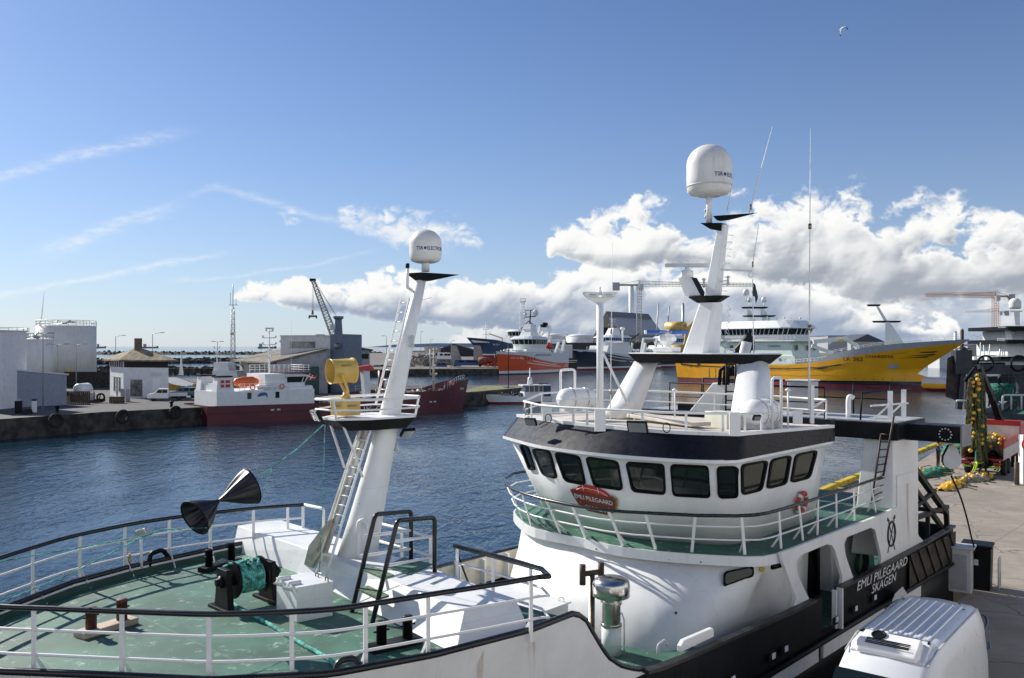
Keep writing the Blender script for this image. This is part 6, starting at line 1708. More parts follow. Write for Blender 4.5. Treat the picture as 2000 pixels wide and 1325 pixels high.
MB().box(fl,(1.3,.03,1.0),h.e).build('funnel_flag',M_red,ga);m=MB();m.box(fl+h.n*.02-h.e*.1,(.16,.02,1.0),h.e);m.box(fl+h.n*.02,(1.3,.02,.16),h.e);m.build('flag_cross',M_textwhite,ga)
deckhouse(h,.22,.345,7.6,4.5,4.9,ga,M_shipwhite,'bridge_deck')
bridge(h,.262,.335,6.4,4.7,2.1,ga,M_shipwhite,M_glass,M_shipwhite,flare=.4,curve=.35,over=.3)
MB().box(h.at(.30,0,6.95),(4.4,7.0,.10),h.e).build('bridge_top',M_maroon,ga)
h2=MB()
for q in (-3.3,3.3):
 for k in range(9):p=h.at(.20+.017*k,q,6.95);h2.rod(p,p+V((0,0,1.1)),.035,4)
 for z in (.4,.75,1.1):h2.tube([h.at(.20,q,6.9+z),h.at(.342,q,6.9+z)],.035,4)
for z in (.4,.75,1.1):h2.tube([h.at(.342,-3.3,6.9+z),h.at(.342,3.3,6.9+z)],.035,4)
h2.build('bridge_rail',M_whiteb,ga)
deckhouse(h,.19,.27,6.5,4.5,6.8,ga,M_shipwhite,'after_bridge')
h3=MB()
for k in range(11):p=h.at(.10+.016*k,4.2,4.5);h3.rod(p,p+V((0,0,1.0)),.03,4)
for z in (.5,1.0):h3.tube([h.at(.10,4.2,4.5+z),h.at(.26,4.2,4.5+z)],.03,4)
h3.build('house_rail',M_whiteb,ga)
MB().lathe([(.001,-1.9),(.5,-1.6),(.75,-.6),(.75,1.0),(.4,1.8),(.001,1.9)],h.at(.145,1.4,5.7),h.e,12).build('life_boat',M_orange,ga)
MB().lathe([(.001,-.8),(.35,-.8),(.38,0),(.35,.8),(.001,.8)],h.at(.18,3.7,4.95),h.e,12).build('raft_canister',M_whiteb,ga)
for t in (.14,.235):MB().tube([h.at(t,4.35,5.0)+h.e*.33*math.cos(a)+UP*.33*math.sin(a) for a in [k*math.pi/6 for k in range(12)]],.08,6,closed=True).build('buoy_ring',M_orange,ga)
m=MB();[m.box(h.at(t,4.31,3.8),(.6,.04,.9),h.e) for t in (.13,.22)];m.box(h.at(.045,-1,3.9),(.1,.5,.9),h.e);m.build('house_windows',M_glass,ga)
MB().prism([h.at(t,4.31,z) for t,z in ((.155,3.6),(.158,3.95),(.165,4.2),(.178,4.25),(.188,4.05),(.188,3.4),(.182,3.8))],[h.at(t,4.34,z) for t,z in ((.155,3.6),(.158,3.95),(.165,4.2),(.178,4.25),(.188,4.05),(.188,3.4),(.182,3.8))]).build('whale_emblem',mat('emblem_blue',(.03,.12,.35),.5),ga)
mp=h.at(.235,0,6.8);o=pole_mast(mp,6.6,ga,5,.16,12,w=1.4)
MB().box(mp+V((0,0,6.7)),(1.3,.3,.2),h.e).build('mast_head',M_lightgrey,ga)
whip(h.at(.30,1,6.9),h.at(.30,1,15.5),.03,.01,par=ga)
m=MB();clutter(m,h.at(.36,0,2.2),h.e,h.n,22,7,1.6,90,21,.3,1.0);
for q in (-1.4,1.4):m.rod(h.at(.36,q,3.0),h.at(.82,q,3.0),.16,6)
m.build('deck_piping',mat('dark_gear',(.10,.09,.085),.6,var=.5,scale=1.5),ga)
m=MB();clutter(m,h.at(.60,0,3.0),h.e,h.n,14,7.5,2.0,60,25,.25,.7);m.build('deck_fittings',mat('mixed_fittings',(.45,.42,.38),.6,var=.6,scale=.8),ga)
p=h.at(.86,.5,3.5);o=pole_mast(p,7.0,ga,4,.22,31,m_=mat('cream_mast',(.62,.58,.45),.5),name='foremast',w=.9)
MB().rod(h.at(.845,.5,6),h.at(.845,.5,10.3),.12,6).build('derrick_post',M_lightgrey,ga)
MB().rod(h.at(.66,-1,2.6),h.at(.66,-1,6.8),.55,12).build('vent_stack',M_maroon,ga)
o=MB();o.prism([h.at(.545,3.2,2.5),h.at(.565,3.2,2.5),h.at(.565,2.2,2.5),h.at(.545,2.2,2.5)],[h.at(.535,3.2,7.0),h.at(.56,3.2,7.0),h.at(.56,2.2,7.0),h.at(.535,2.2,7.0)]);o.build('crane_pedestal',M_shipwhite,ga)
MB().prism([h.at(.50,3.4,7.0),h.at(.58,3.4,7.0),h.at(.58,2.0,7.0),h.at(.50,2.0,7.0)],[h.at(.50,3.3,7.5),h.at(.565,3.3,7.9),h.at(.565,2.1,7.9),h.at(.50,2.1,7.5)]).build('crane_cab',M_red,ga)
for t in (.70,.905):MB().tube([h.at(t,3.0,4.6)+h.e*.36*math.cos(a)+UP*.36*math.sin(a) for a in [k*math.pi/6 for k in range(12)]],.09,6,closed=True).build('buoy_ring',M_orange,ga)
h.rail(ga,.87,.97,dk,1.0,1,8,M_lightgrey,r=.03);h.rail(ga,.60,.85,dk,.9,-1,10,M_lightgrey,r=.03)
h.rail(ga,.36,.55,lambda t:2.2,1.0,1,12,M_whiteb,r=.03)
# --- small workboat by the jetty
wb_=thing('workboat','small white workboat with low wheelhouse tied to the jetty end','workboat',(2,172,0))
h=Hull((7.2,167.5),(-4.2,164.0),3.4,[(0,1.3),(.5,1.35),(1,1.75)],rake=1.0,full=.6,wl=.5)
dk=lambda t:interp(t,h.deck)
h.build('hull',[lambda t:-.3,lambda t:.35,dk],[M_antif,M_shipwhite],[0,1],wb_);h.deckmesh('deck',lambda t:dk(t)-.15,M_lightgrey,wb_)
deckhouse(h,.12,.46,2.8,1.2,2.2,wb_,M_shipwhite,'cabin');deckhouse(h,.12,.45,2.7,2.2,3.3,wb_,M_glass,'cabin_windows',t3=.42,w1=2.5)
deckhouse(h,.02,.14,2.8,1.2,3.3,wb_,M_blueh,'aft_canopy');deckhouse(h,.02,.49,3.0,3.3,3.5,wb_,M_shipwhite,'cabin_roof')
m=MB();[m.box(h.at(t,q,2.75),(.12,.1,1.1),h.e) for t in (.15,.22,.30,.38) for q in (-1.38,1.38)];m.build('window_posts',M_shipwhite,wb_)
MB().lathe([(.55,0),(.38,1.4),(.12,1.5),(.08,3.2),(.001,3.2)],h.at(.33,0,3.5),n=8).build('mast',M_shipwhite,wb_)
MB().box(h.at(.33,0,5.9),(.1,1.0,.1),h.e).build('mast_arm',M_shipwhite,wb_)
m=MB();clutter(m,h.at(.48,0,1.4),h.e,h.n,4.5,2.4,.9,26,5,.2,.6);clutter(m,h.at(.05,0,3.5),h.e,h.n,1.5,2,.5,10,6,.2,.4);m.build('deck_gear',mat('dark_blue_gear',(.03,.05,.10),.6,var=.6),wb_)
# --- small craft left of the coaster: tug and yellow barge
tg=thing('tugboat','small white and yellow work tug behind the coaster stern','tug',G(425,765,0))
tp2=D(425,745,165)
h=Hull((-60.5,168),(-48,166),5,[(0,3.6),(.5,3.8),(1,5)],rake=1.2,full=.6)
h.build('hull',[lambda t:-.3,lambda t:2,lambda t:interp(t,h.deck)],[M_navyh,mat('barge_yellow',(.5,.28,.04),.5,var=.2)],[0,1],tg);h.deckmesh('deck',lambda t:3.5,M_grey,tg)
deckhouse(h,.30,.75,3.6,3.4,6.2,tg,M_shipwhite,'cabin',t3=.68);MB().box(h.at(.55,-1.82,5.2),(2.6,.06,.9),h.e).build('cabin_windows',M_glass,tg)
deckhouse(h,.30,.55,2.6,6.2,7.8,tg,M_shipwhite,'wheelhouse',t3=.52);pole_mast(h.at(.3,0,7.8),2.8,tg,3,.09,4,w=.7)
bg_=thing('barge','yellow and dark blue barge with tyre fenders beyond the pilot house','barge',D(350,740,168))
h=Hull((-68.5,172),(-60.8,165),4.6,[(0,4.8),(.4,4.2),(1,3.2)],rake=.6,full=.7)
h.build('hull',[lambda t:-.3,lambda t:interp(t,[(0,3.6),(1,1.9)]),lambda t:interp(t,h.deck)],[M_navyh,mat('barge_yellow',(.5,.28,.04),.5,var=.2)],[0,1],bg_);h.deckmesh('deck',lambda t:interp(t,h.deck)-.1,M_grey,bg_)
for t in (.15,.4,.65,.9):MB().tube([h.pt(t,interp(t,h.deck)-.6,-1,.15)+h.e*.35*math.cos(a)+UP*.35*math.sin(a) for a in [k*math.pi/5 for k in range(10)]],.16,6,closed=True).build('tyre_fender',M_tyre,bg_)
MB().lathe([(.5,0),(.2,2.0),(.06,4.4),(.001,4.4)],D(354,733,168),n=6).build('mast',M_shipwhite,bg_)
# --- ships on the sea horizon
for u,v,L,y,lb in ((198,676.4,52,5200,'hazy small ship on the horizon, leftmost, right of the big tank'),(294,676.2,90,5200,'hazy cargo ship on the horizon behind the chimney of the pilot house'),(522,676.0,95,4600,'hazy tanker on the horizon left of the workshop')):
 c=D(u,v,y);c.z=0;t=thing('cargo_ship',lb,'cargo ship',c,'ships on the sea horizon')
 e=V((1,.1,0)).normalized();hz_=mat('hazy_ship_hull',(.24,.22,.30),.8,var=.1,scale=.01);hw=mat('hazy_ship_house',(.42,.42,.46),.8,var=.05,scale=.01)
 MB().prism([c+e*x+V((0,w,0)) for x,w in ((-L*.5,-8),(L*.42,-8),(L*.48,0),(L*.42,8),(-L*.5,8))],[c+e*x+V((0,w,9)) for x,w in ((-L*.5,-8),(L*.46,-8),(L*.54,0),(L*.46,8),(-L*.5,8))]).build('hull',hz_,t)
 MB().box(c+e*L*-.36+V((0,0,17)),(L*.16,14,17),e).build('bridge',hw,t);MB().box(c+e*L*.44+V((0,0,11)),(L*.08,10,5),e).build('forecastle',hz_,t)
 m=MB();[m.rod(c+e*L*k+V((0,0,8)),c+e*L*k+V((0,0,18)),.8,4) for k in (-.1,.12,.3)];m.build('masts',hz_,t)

# ------------------------------------------------------------------ buildings and things on the left quay
M_conc=mat('grey_block_wall',(.30,.31,.33),.8,var=.15,scale=.5,streak=.3,dirt=(.2,.2,.2))
M_bluegrey=mat('blue_grey_cladding',(.13,.17,.23),.6,var=.1)
M_eternit=mat('weathered_sheet_roof',(.17,.15,.115),.85,var=.3,scale=.6,streak=.3,dirt=(.08,.07,.05))
M_corr=mat('pale_blue_corrugated',(.30,.34,.42),.5,var=.05)
M_tank=mat('tank_white',(.66,.66,.64),.55,var=.06,scale=.3,streak=.75,dirt=(.33,.30,.25))
M_housewhite=mat('white_render',(.72,.73,.75),.8,var=.05,streak=.15,dirt=(.5,.48,.45))
M_darkband=mat('dark_window_band',(.012,.013,.016),.5,var=.1,spec=.2)
M_dgreen=mat('dark_green_door',(.012,.06,.05),.5,var=.1)
M_galv=mat('galvanised_pole',(.42,.44,.45),.45,.4,var=.1)
QE=(G(640,781,ZQ)-G(366,797,ZQ)).normalized() # direction of the quay edge
QN=V((-QE.y,QE.x,0)) # away from the water
def gq(u,v):return G(u,v,ZQ)
def up(p,h):return p+V((0,0,h))
def zat(v,y):return HC-(v-HOR)/F*y

# corrugated shed at the left edge
b=gq(130,791);e=(gq(0,798)-b).normalized();n=V((e.y,-e.x,0));n=n if n.y>0 else-n
sh=thing('corrugated_shed','pale blue corrugated shed cut off by the left edge of the photo','shed',b)
hr,hl=zat(733,b.y)-ZQ,zat(722,gq(0,798).y)-ZQ
L_=(gq(0,798)-b).length
m=MB();nn_c=150;L3=L_*2.2
rows0,rows1=[],[]
for k in range(nn_c+1):
 p=b+e*(L3*k/nn_c)-n*(.10 if k%2 else 0)
 rows0.append(p);rows1.append(up(p,lerp(hr,hl,k/nn_c*2.2)))
m.loft([rows0,rows1],cap=False,closed=False);m.sheet([b+n*.01,up(b,hr)+n*.01,up(b,hr)+n*14,b+n*14]);m.sheet([b+n*14,up(b,hr)+n*14,up(b,hl+1.5)+e*L3+n*14,b+e*L3+n*14])
m.build('shed_wall',M_corr,sh)
MB().prism([up(b,hr-.02)-n*.25-e*.2,up(b,hr-.02)+n*14.2-e*.2,up(b,lerp(hr,hl,2.2))+e*L3+n*14.2,up(b,lerp(hr,hl,2.2))+e*L3-n*.25],[up(b,hr+.2)-n*.25-e*.2,up(b,hr+.2)+n*14.2-e*.2,up(b,lerp(hr,hl,2.2)+.2)+e*L3+n*14.2,up(b,lerp(hr,hl,2.2)+.2)+e*L3-n*.25]).build('shed_roof',M_lightgrey,sh)
c=gq(-30,800);wl=thing('white_shed','tall white shed end just showing at the left edge','shed',c)
MB().box(c+V((-.5,3,5.2)),(5.5,6,10.4)).build('wall',M_housewhite,wl,bevel=.02)
MB().box(c+V((-.5,3,10.5)),(5.8,6.3,.2)).build('roof',M_lightgrey,wl)
# storage tanks
def tank(u,w,vtop,y,label,rail=True):
 c=D(u,700,y);c.z=ZQ;r=w/2/F*y;h=zat(vtop,y)-ZQ
 t=thing('storage_tank',label,'tank',c,'white storage tanks on the left quay')
 MB().lathe([(r,0),(r,h),(r*.98,h+.02),(.001,h+.5)],c,n=48).build('tank_shell',M_tank,t)
 m=MB()
 for z in (.55,1.1):m.tube([up(c,h+z)+V((math.cos(a),math.sin(a),0))*r for a in [2*math.pi*k/36 for k in range(36)]],.05,4,closed=True)
 for k in range(24):a=2*math.pi*k/24;p=up(c,h)+V((math.cos(a),math.sin(a),0))*r;m.rod(p,up(p,1.1),.045,4)
 m.build('roof_railing',M_galv,t)
 m=MB();rr2=random.Random(int(u));[m.rod(up(c,h)+V((rr2.uniform(-.5,.5)*r,rr2.uniform(-.6,-.1)*r,.1)),up(c,h+rr2.uniform(.6,1.3))+V((rr2.uniform(-.5,.5)*r,rr2.uniform(-.6,-.1)*r,0)),.12,5) for _ in range(5)];m.build('roof_vents',M_galv,t)
 return t,c,r,h
tank(-25,143,652,168,'left white tank with roof railing, cut by the edge of the photo')
tank(74,55,663,160,'smallest white tank, standing between two larger ones')
t,c,r,h=tank(130,106,637,186,'largest streaked white tank with a whip antenna on its roof')
whip(up(c,h)+V((-r*.85,-1,0)),V((-0,0,0))+D(86,569,c.y-1),.16,.03,'roof_antenna',t)
MB().lathe([(.001,0),(.55,0),(.55,.05),(.001,.05)],D(136,726,c.y-r*1.0-.15),(0,-1,0),20).build('round_sign',mat('sign_yellow',(.7,.5,.05),.5),t)
# bank wall below the tank
a=D(128,742,178);a.z=ZQ;w_=thing('stone_wall','dark stone wall below the large tank','wall',a)
MB().box(a+V((6.2,0,1.6)),(12.5,1.0,3.2)).build('wall',mat('dark_stone_wall',(.05,.045,.04),.9,var=.4,scale=2,bump=1,bscale=4),w_)
# white pilot house
def oriented(pb,w,d,e,n):return [pb,pb+e*w,pb+e*w+n*d,pb+n*d]
pc_=gq(241,777);pr=gq(329,779);pe=(pr-pc_).normalized();pn=V((-pe.y,pe.x,0));pn=(V((-.62,.78,0)))
pw=(pr-pc_).length;pd=8.5
ph=thing('pilot_house','white two storey harbour office with mossy hipped roof and brick chimney','house',pc_)
fo=[pc_,pr,pr+pn*pd,pc_+pn*pd];zwh=zat(718,pc_.y)-ZQ;zwd=zat(703,pc_.y)-ZQ;zap=zat(681,pc_.y+5)-ZQ
MB().prism(fo,[up(p,zwh) for p in fo]).build('wall',M_housewhite,ph)
ctr=sum(fo,V())/4
MB().prism([up(ctr+(p-ctr)*.985,zwh) for p in fo],[up(ctr+(p-ctr)*.985,zwd) for p in fo]).build('window_band',M_darkband,ph)
m=MB();[m.beam(up(ctr+(lerp(0,1,k/6)*(fo[0]-fo[3])+fo[3]-ctr)*.99,zwh),up(ctr+(lerp(0,1,k/6)*(fo[0]-fo[3])+fo[3]-ctr)*.99,zwd),.15,.15) for k in range(7)];m.build('band_posts',M_housewhite,ph)
ev=[up(ctr+(p-ctr)*1.28,zwd) for p in fo];rdg=[up(ctr+(fo[0]-fo[3])*0+(fo[1]-fo[0])*.10,zap),up(ctr-(fo[1]-fo[0])*.10,zap)]
m=MB();m.add(ev+[p-V((0,0,.25)) for p in ev]+rdg,[(0,1,8,9),(1,2,8),(2,3,9,8),(3,0,9),(0,1,5,4),(1,2,6,5),(2,3,7,6),(3,0,4,7),(4,5,6,7)])
rf=m.build('roof',mat('mossy_hip_roof',(.24,.20,.13),.9,var=.3,scale=1.0,dirt_amt=.4,dirt=(.12,.11,.06)),ph)
MB().box(up(ctr,zap+.4),(.85,.85,2.6),pe).build('chimney',mat('brick_chimney',(.16,.12,.09),.9,var=.3,scale=5),rf)
def facerect(p,e,nrm,x0,x1,z0,z1,off):return [p+e*x+V((0,0,z))+nrm*off for x,z in ((x0,z0),(x1,z0),(x1,z1),(x0,z1))]
fn_=pe.cross(UP);ln2=-pe*0+(pc_-(pc_+pn*pd)).normalized();lnrm=-(pe)
def opening(p,e,nrm,x0,x1,z0,z1,nm,mt,fm_=None,par=ph):
 f=MB().prism(facerect(p,e,nrm,x0-.08,x1+.08,z0-.08,z1+.08,-.05),facerect(p,e,nrm,x0-.08,x1+.08,z0-.08,z1+.08,.03)).build(nm,fm_ or M_housewhite,par)
 MB().prism(facerect(p,e,nrm,x0,x1,z0,z1,0),facerect(p,e,nrm,x0,x1,z0,z1,.045)).build('pane',mt,f)
M_windim=mat('shop_window',(.16,.17,.16),.1,var=.5,scale=1.2,spec=.8)
opening(pc_,pe,fn_,pw*.16,pw*.43,.25,3.0,'window',M_windim);opening(pc_,pe,fn_,pw*.66,pw*.80,.0,3.2,'door',M_whiteb)
MB().prism(facerect(pc_,pe,fn_,pw*.62,pw*.84,3.7,4.15,.02),facerect(pc_,pe,fn_,pw*.62,pw*.84,3.7,4.15,.16)).build('sign_board',M_lightgrey,ph)
e3=-pn;l3=pc_+pn*pd;ln3=e3.cross(UP)
for x0,x1 in ((.30,.42),(.50,.60),(.68,.80)):opening(l3,e3,ln3,pd*x0,pd*x1,.9 if x0!=.5 else .1,3.3,'window',M_windim)
# workshop: mono pitch hall, taller block behind, gabled wing on the right
ws_=thing('workshop','grey harbour workshop with dark green gate, brown sheet roof and taller rear block','workshop',gq(545,772))
A1=gq(540,771);A2=gq(640,768);ae=(A2-A1).normalized();an=V((-ae.y,ae.x,0))*1.0
L4=D(468,740,A1.y+24);L4.z=ZQ;ld=(L4-A1);ldn=ld.normalized()
hA1=zat(708,A1.y)-ZQ;hA2=zat(684,A2.y)-ZQ
bk2=A2+ld
MB().prism([A1,A2,bk2,L4],[up(A1,hA1),up(A2,hA2),up(bk2,hA2),up(L4,hA1)]).build('hall_wall',M_conc,ws_)
o1=-ae*1.6-ldn*.5
MB().prism([up(A1,hA1-.25)+o1,up(A2,hA2+.05)-ldn*.5,up(bk2,hA2+.05),up(L4,hA1-.25)-ae*1.6],[up(A1,hA1+.05)+o1,up(A2,hA2+.35)-ldn*.5,up(bk2,hA2+.35),up(L4,hA1+.05)-ae*1.6]).build('hall_roof',M_eternit,ws_)
fnA=ae.cross(UP);wA=(A2-A1).length
opening(A1,ae,fnA,wA*.26,wA*.82,.05,zat(718,A1.y)-ZQ,'gate',M_dgreen,M_dgreen,ws_)
m=MB();[m.beam(L4.lerp(A1,t)+V((0,0,hA1-1.6)),L4.lerp(A1,t)+V((0,0,hA1-.3))-ae*1.3,.12,.12) for t in (.15,.45,.75)];m.build('eave_brackets',M_black,ws_)
yb=A1.y+9
B1=D(548,700,yb);B1.z=ZQ;B2=D(645,700,yb-2.2);B2.z=ZQ;be=(B2-B1).normalized();bn=V((-be.y,be.x,0))
hB=zat(657,yb)-ZQ
fB=[B1,B2,B2+bn*12,B1+bn*12]
MB().prism([up(p,hA1) for p in fB],[up(p,hB) for p in fB]).build('rear_block',mat('pale_grey_block',(.60,.61,.62),.8,var=.08,streak=.15,dirt=(.3,.3,.3)),ws_)
MB().prism([up(sum(fB,V())/4+(p-sum(fB,V())/4)*1.02,hB) for p in fB],[up(sum(fB,V())/4+(p-sum(fB,V())/4)*1.02,hB+.18) for p in fB]).build('parapet',M_lightgrey,ws_)
opening(B1,be,be.cross(UP),(B2-B1).length*.20,(B2-B1).length*.70,zat(680,yb)-ZQ,zat(668,yb)-ZQ,'window',M_windim,M_grey,ws_)
T1=B2+be*.05;T2=D(673,700,yb-3);T2.z=ZQ
te=(T2-T1).normalized();fT=[T1,T2,T2+bn*8,T1+bn*8]
MB().prism([up(p,0) for p in fT],[up(p,hB+.35) for p in fT]).build('tower',M_bluegrey,ws_)
MB().lathe([(.001,0),(.62,0),(.62,.06),(.001,.06)],D(658,676,yb-3.4),te.cross(UP),20).build('round_window',M_windim,ws_)
G1=gq(640,767);G2=gq(736,762);ge=(G2-G1).normalized();gn=V((-ge.y,ge.x,0));hG0=zat(668,G1.y)-ZQ;hG1=zat(685,G2.y)-ZQ
g0=G1+ge*((G2-G1).length*.3)
MB().prism([G1+gn*2,G2+gn*2,G2+gn*14,G1+gn*14],[up(G1+gn*2,hG0),up(G2+gn*2,hG1),up(G2+gn*14,hG1),up(G1+gn*14,hG0)]).build('wing_wall',M_conc,ws_)
MB().prism([up(G1+gn*1.6,hG0),up(G2+gn*1.6+ge*.5,hG1-.1),up(G2+gn*14.4+ge*.5,hG1-.1),up(G1+gn*14.4,hG0)],[up(G1+gn*1.6,hG0+.3),up(G2+gn*1.6+ge*.5,hG1+.2),up(G2+gn*14.4+ge*.5,hG1+.2),up(G1+gn*14.4,hG0+.3)]).build('wing_roof',M_eternit,ws_)
wg=(G2-G1).length;gf=ge.cross(UP)
for x0,x1,z0,z1,nm in ((.62,.74,0,2.3,'door'),(.80,.95,1.3,2.5,'window'),(.80,.97,6.0,7.0,'window'),(.30,.42,1.2,2.4,'window')):opening(G1+gn*2,ge,gf,wg*x0,wg*x1,z0,z1,nm,M_darkband,M_grey,ws_)
MB().box(up(G1+gn*4+ge*1.5,hG0+.7),(1.2,1.2,1.4),ge).build('roof_vent',mat('dark_red_vent',(.10,.03,.04),.7),ws_)
# flags on crossed staffs
for u0,u1,lb in ((593,579,'red white cross flag on the left crossed staff by the green gate'),(594,606,'red white cross flag on the right crossed staff by the green gate')):
 p0=D(u0,749,A1.y-3.5);p1=D(u1,730,A1.y-3.5);t=thing('flag',lb,'flag',p0,'crossed flags in front of the workshop')
 MB().rod(p0,p1,.03,5).build('flag_staff',M_whiteb,t)
 sg=1 if u1>u0 else-1;d=(p0-p1).normalized()
 def fpt(x,y):return p1+V((sg*x*.9,.1*math.sin(x*4),-.25*x-.12*math.sin(x*3)))+d*y
 m=MB();m.grid([[fpt(x*.2,y*.25) for x in range(8)] for y in range(5)]);m.build('flag_cloth',mat('flag_red',(.45,.02,.04),.8,var=.15),t)
 m=MB();m.grid([[fpt(.42+x*.16,y*.25)-V((0,.03,0)) for x in range(2)] for y in range(5)]);m.grid([[fpt(x*.2,.42+y*.16)-V((0,.03,0)) for x in range(8)] for y in range(2)]);m.build('flag_cross',M_textwhite,t)

# vehicles
def wheel(m_par,c,ax,r=.33,w=.22):
 o=MB().lathe([(r*.6,-w/2),(r,-w/2+.02),(r,w/2-.02),(r*.6,w/2)],c,ax,18).build('tyre',M_tyre,m_par)
 MB().lathe([(.001,w*.42),(r*.6,w*.42),(r*.6,-w*.42),(.001,-w*.42)],c,ax,14).build('rim',M_lightgrey,o)
def carbody(t,o,e,prof,w,m_,name='body',tuck=.12,glass=None):
 """side profile (x, z) swept across the width, shoulders drawn in above the belt line"""
 n=V((-e.y,e.x,0));zs=[p[1] for p in prof];zm=max(zs);belt=zm*.58
 def ring(k):return [o+e*x+n*(k*(w/2-(tuck*max(0,(z-belt)/(zm-belt)))))+V((0,0,z)) for x,z in prof]
 MB().loft([ring(-1),ring(-.96),ring(.96),ring(1)],cap=True).build(name,m_,t,bevel=.04)
 return n
def suv(o,e,label,m_,stripe=None):
 t=thing('parked_car',label,'car',o)
 n=carbody(t,o,e,[(-2.25,.35),(-2.3,.8),(-2.2,1.05),(-1.95,1.65),(.35,1.72),(1.05,1.12),(2.15,.98),(2.3,.7),(2.25,.35)],1.85,m_)
 for k in (-1,1):
  for a,b,z0,z1 in ((-1.85,-.95,1.12,1.55),(-.85,.0,1.12,1.58),(.08,.75,1.12,1.52)):
   MB().prism([o+e*x+n*k*.86+V((0,0,z)) for x,z in ((a,z0),(b,z0),(b-.12*(b>.3),z1),(a+.1,z1))],[o+e*x+n*k*.895+V((0,0,z)) for x,z in ((a,z0),(b,z0),(b-.12*(b>.3),z1),(a+.1,z1))]).build('window',M_glass,t)
  if stripe:MB().box(o+n*k*.935+V((0,0,.78)),(3.6,.012,.22),e).build('check_stripe',stripe,t)
  for x in (-1.4,1.4):wheel(t,o+e*x+n*k*.80+V((0,0,.34)),n*k,.35)
  MB().box(o+e*2.26+n*k*.62+V((0,0,.82)),(.06,.35,.16),e).build('headlight',M_lamp,t)
 MB().prism([o+e*x+n*y+V((0,0,z)) for x,y,z in ((.42,-.74,1.68),(1.04,-.82,1.14),(1.04,.82,1.14),(.42,.74,1.68))],[o+e*x+n*y+V((0,0,z+.03)) for x,y,z in ((.46,-.74,1.68),(1.08,-.82,1.14),(1.08,.82,1.14),(.46,.74,1.68))]).build('windscreen',M_glass,t)
 MB().box(o+V((0,0,1.8)),(1.6,1.3,.06),e).build('roof_rack',M_black,t)
 return t
def chk():
 m=bpy.data.materials.new('red_white_checks');m.use_nodes=True;t=NT(m.node_tree);c=t.new('ShaderNodeTexChecker');c.inputs['Scale'].default_value=7
 c.inputs['Color1'].default_value=(.5,.03,.02,1);c.inputs['Color2'].default_value=(.75,.72,.7,1);t.put(c.inputs[0],t.new('ShaderNodeNewGeometry').outputs['Position'])
 t.put(m.node_tree.nodes['Principled BSDF'].inputs['Base Color'],c.outputs[0]);return m
ce=V((-.985,-.17,0)).normalized()
suv(gq(586,771.5),ce,'white patrol car with red checked side stripe in front of the green gate',M_whiteb,chk())
def pickup(o,e,label):
 t=thing('pickup_truck',label,'pickup',o)
 n=carbody(t,o,e,[(-.55,.4),(-.55,1.1),(-.45,1.85),(.95,1.9),(1.65,1.2),(2.45,1.0),(2.6,.7),(2.55,.4)],1.85,M_whiteb,'cab')
 for k in (-1,1):
  for a,b in ((-.35,.35),(.42,1.15)):MB().prism([o+e*x+n*k*.86+V((0,0,z)) for x,z in ((a,1.2),(b+.15*(b>1),1.2),(b-.2*(b>1),1.72),(a,1.72))],[o+e*x+n*k*.90+V((0,0,z)) for x,z in ((a,1.2),(b+.15*(b>1),1.2),(b-.2*(b>1),1.72),(a,1.72))]).build('window',M_glass,t)
  for x in (-2.0,1.65):wheel(t,o+e*x+n*k*.80+V((0,0,.34)),n*k,.35)
  MB().box(o+e*2.56+n*k*.65+V((0,0,.85)),(.06,.3,.2),e).build('headlight',M_lamp,t)
 MB().box(o+e*2.58+V((0,0,.5)),(.1,1.8,.25),e).build('bumper',M_black,t)
 MB().prism([o+e*x+n*y+V((0,0,z)) for x,y,z in ((1.02,-.72,1.86),(1.62,-.82,1.24),(1.62,.82,1.24),(1.02,.72,1.86))],[o+e*x+n*y+V((0,0,z+.03)) for x,y,z in ((1.05,-.72,1.86),(1.66,-.82,1.24),(1.66,.82,1.24),(1.05,.72,1.86))]).build('windscreen',M_glass,t)
 m=MB();m.box(o-e*1.9+V((0,0,.72)),(2.5,1.9,.08),e)
 for k in (-1,1):m.box(o-e*1.9+n*k*.95+V((0,0,.95)),(2.5,.05,.42),e)
 for x in (-.66,-3.14):m.box(o+e*x+V((0,0,.95)),(.05,1.9,.42),e)
 m.build('cargo_bed',M_lightgrey,t);MB().box(o-e*1.9+V((0,0,.5)),(2.3,.8,.25),e).build('chassis',M_black,t)
 return t
pickup(gq(323,782.5),V((-.96,-.28,0)).normalized(),'white pickup with double cab and open cargo bed by the white pilot house')
suv(gq(352,778)+V((0,1.5,0)),V((-.95,-.3,0)).normalized(),'dark blue car half hidden between the pickup and the maroon tanker',mat('car_blue',(.03,.10,.18),.3,var=.05,coat=.5))
# lamp posts and antenna masts
def lamp(u,vb,vt,y,label,arm,h2=None,double=False,grp='street lamps on the left quay'):
 b=D(u,vb,y);b.z=ZQ;top=D(u,vt,y);t=thing('street_lamp',label,'street lamp',b,grp)
 L=arm/F*y
 MB().tube([b,top-V((0,0,.5)),top],.09,7,r1=.05).build('pole',M_galv,t)
 for sg in ((-1,1) if double else (1 if arm>0 else-1,)):
  q=top+V((abs(L)*sg,0,abs(L)*.12))
  MB().tube(smoothline([top-V((0,0,.45)),top+V((abs(L)*sg*.15,0,-.05)),q],4),.045,6).build('arm',M_galv,t);MB().box(q+V((.25*sg,0,0)),(.8,.25,.14)).build('lamp_head',M_grey,t)
 return t
lamp(84,806,652,112,'tall thin lamp post in front of the corrugated shed',12);lamp(112,760,674,150,'double armed lamp in front of the largest tank, left one',14,double=True);lamp(149,760,674,150,'double armed lamp in front of the largest tank, right one',14,double=True)
lamp(226,735,657,190,'curved lamp to the left of the pilot house chimney',14);lamp(298,735,652,180,'curved lamp to the right of the pilot house chimney',17);lamp(425,735,668,190,'short double armed lamp left of the lattice mast',6,double=True)
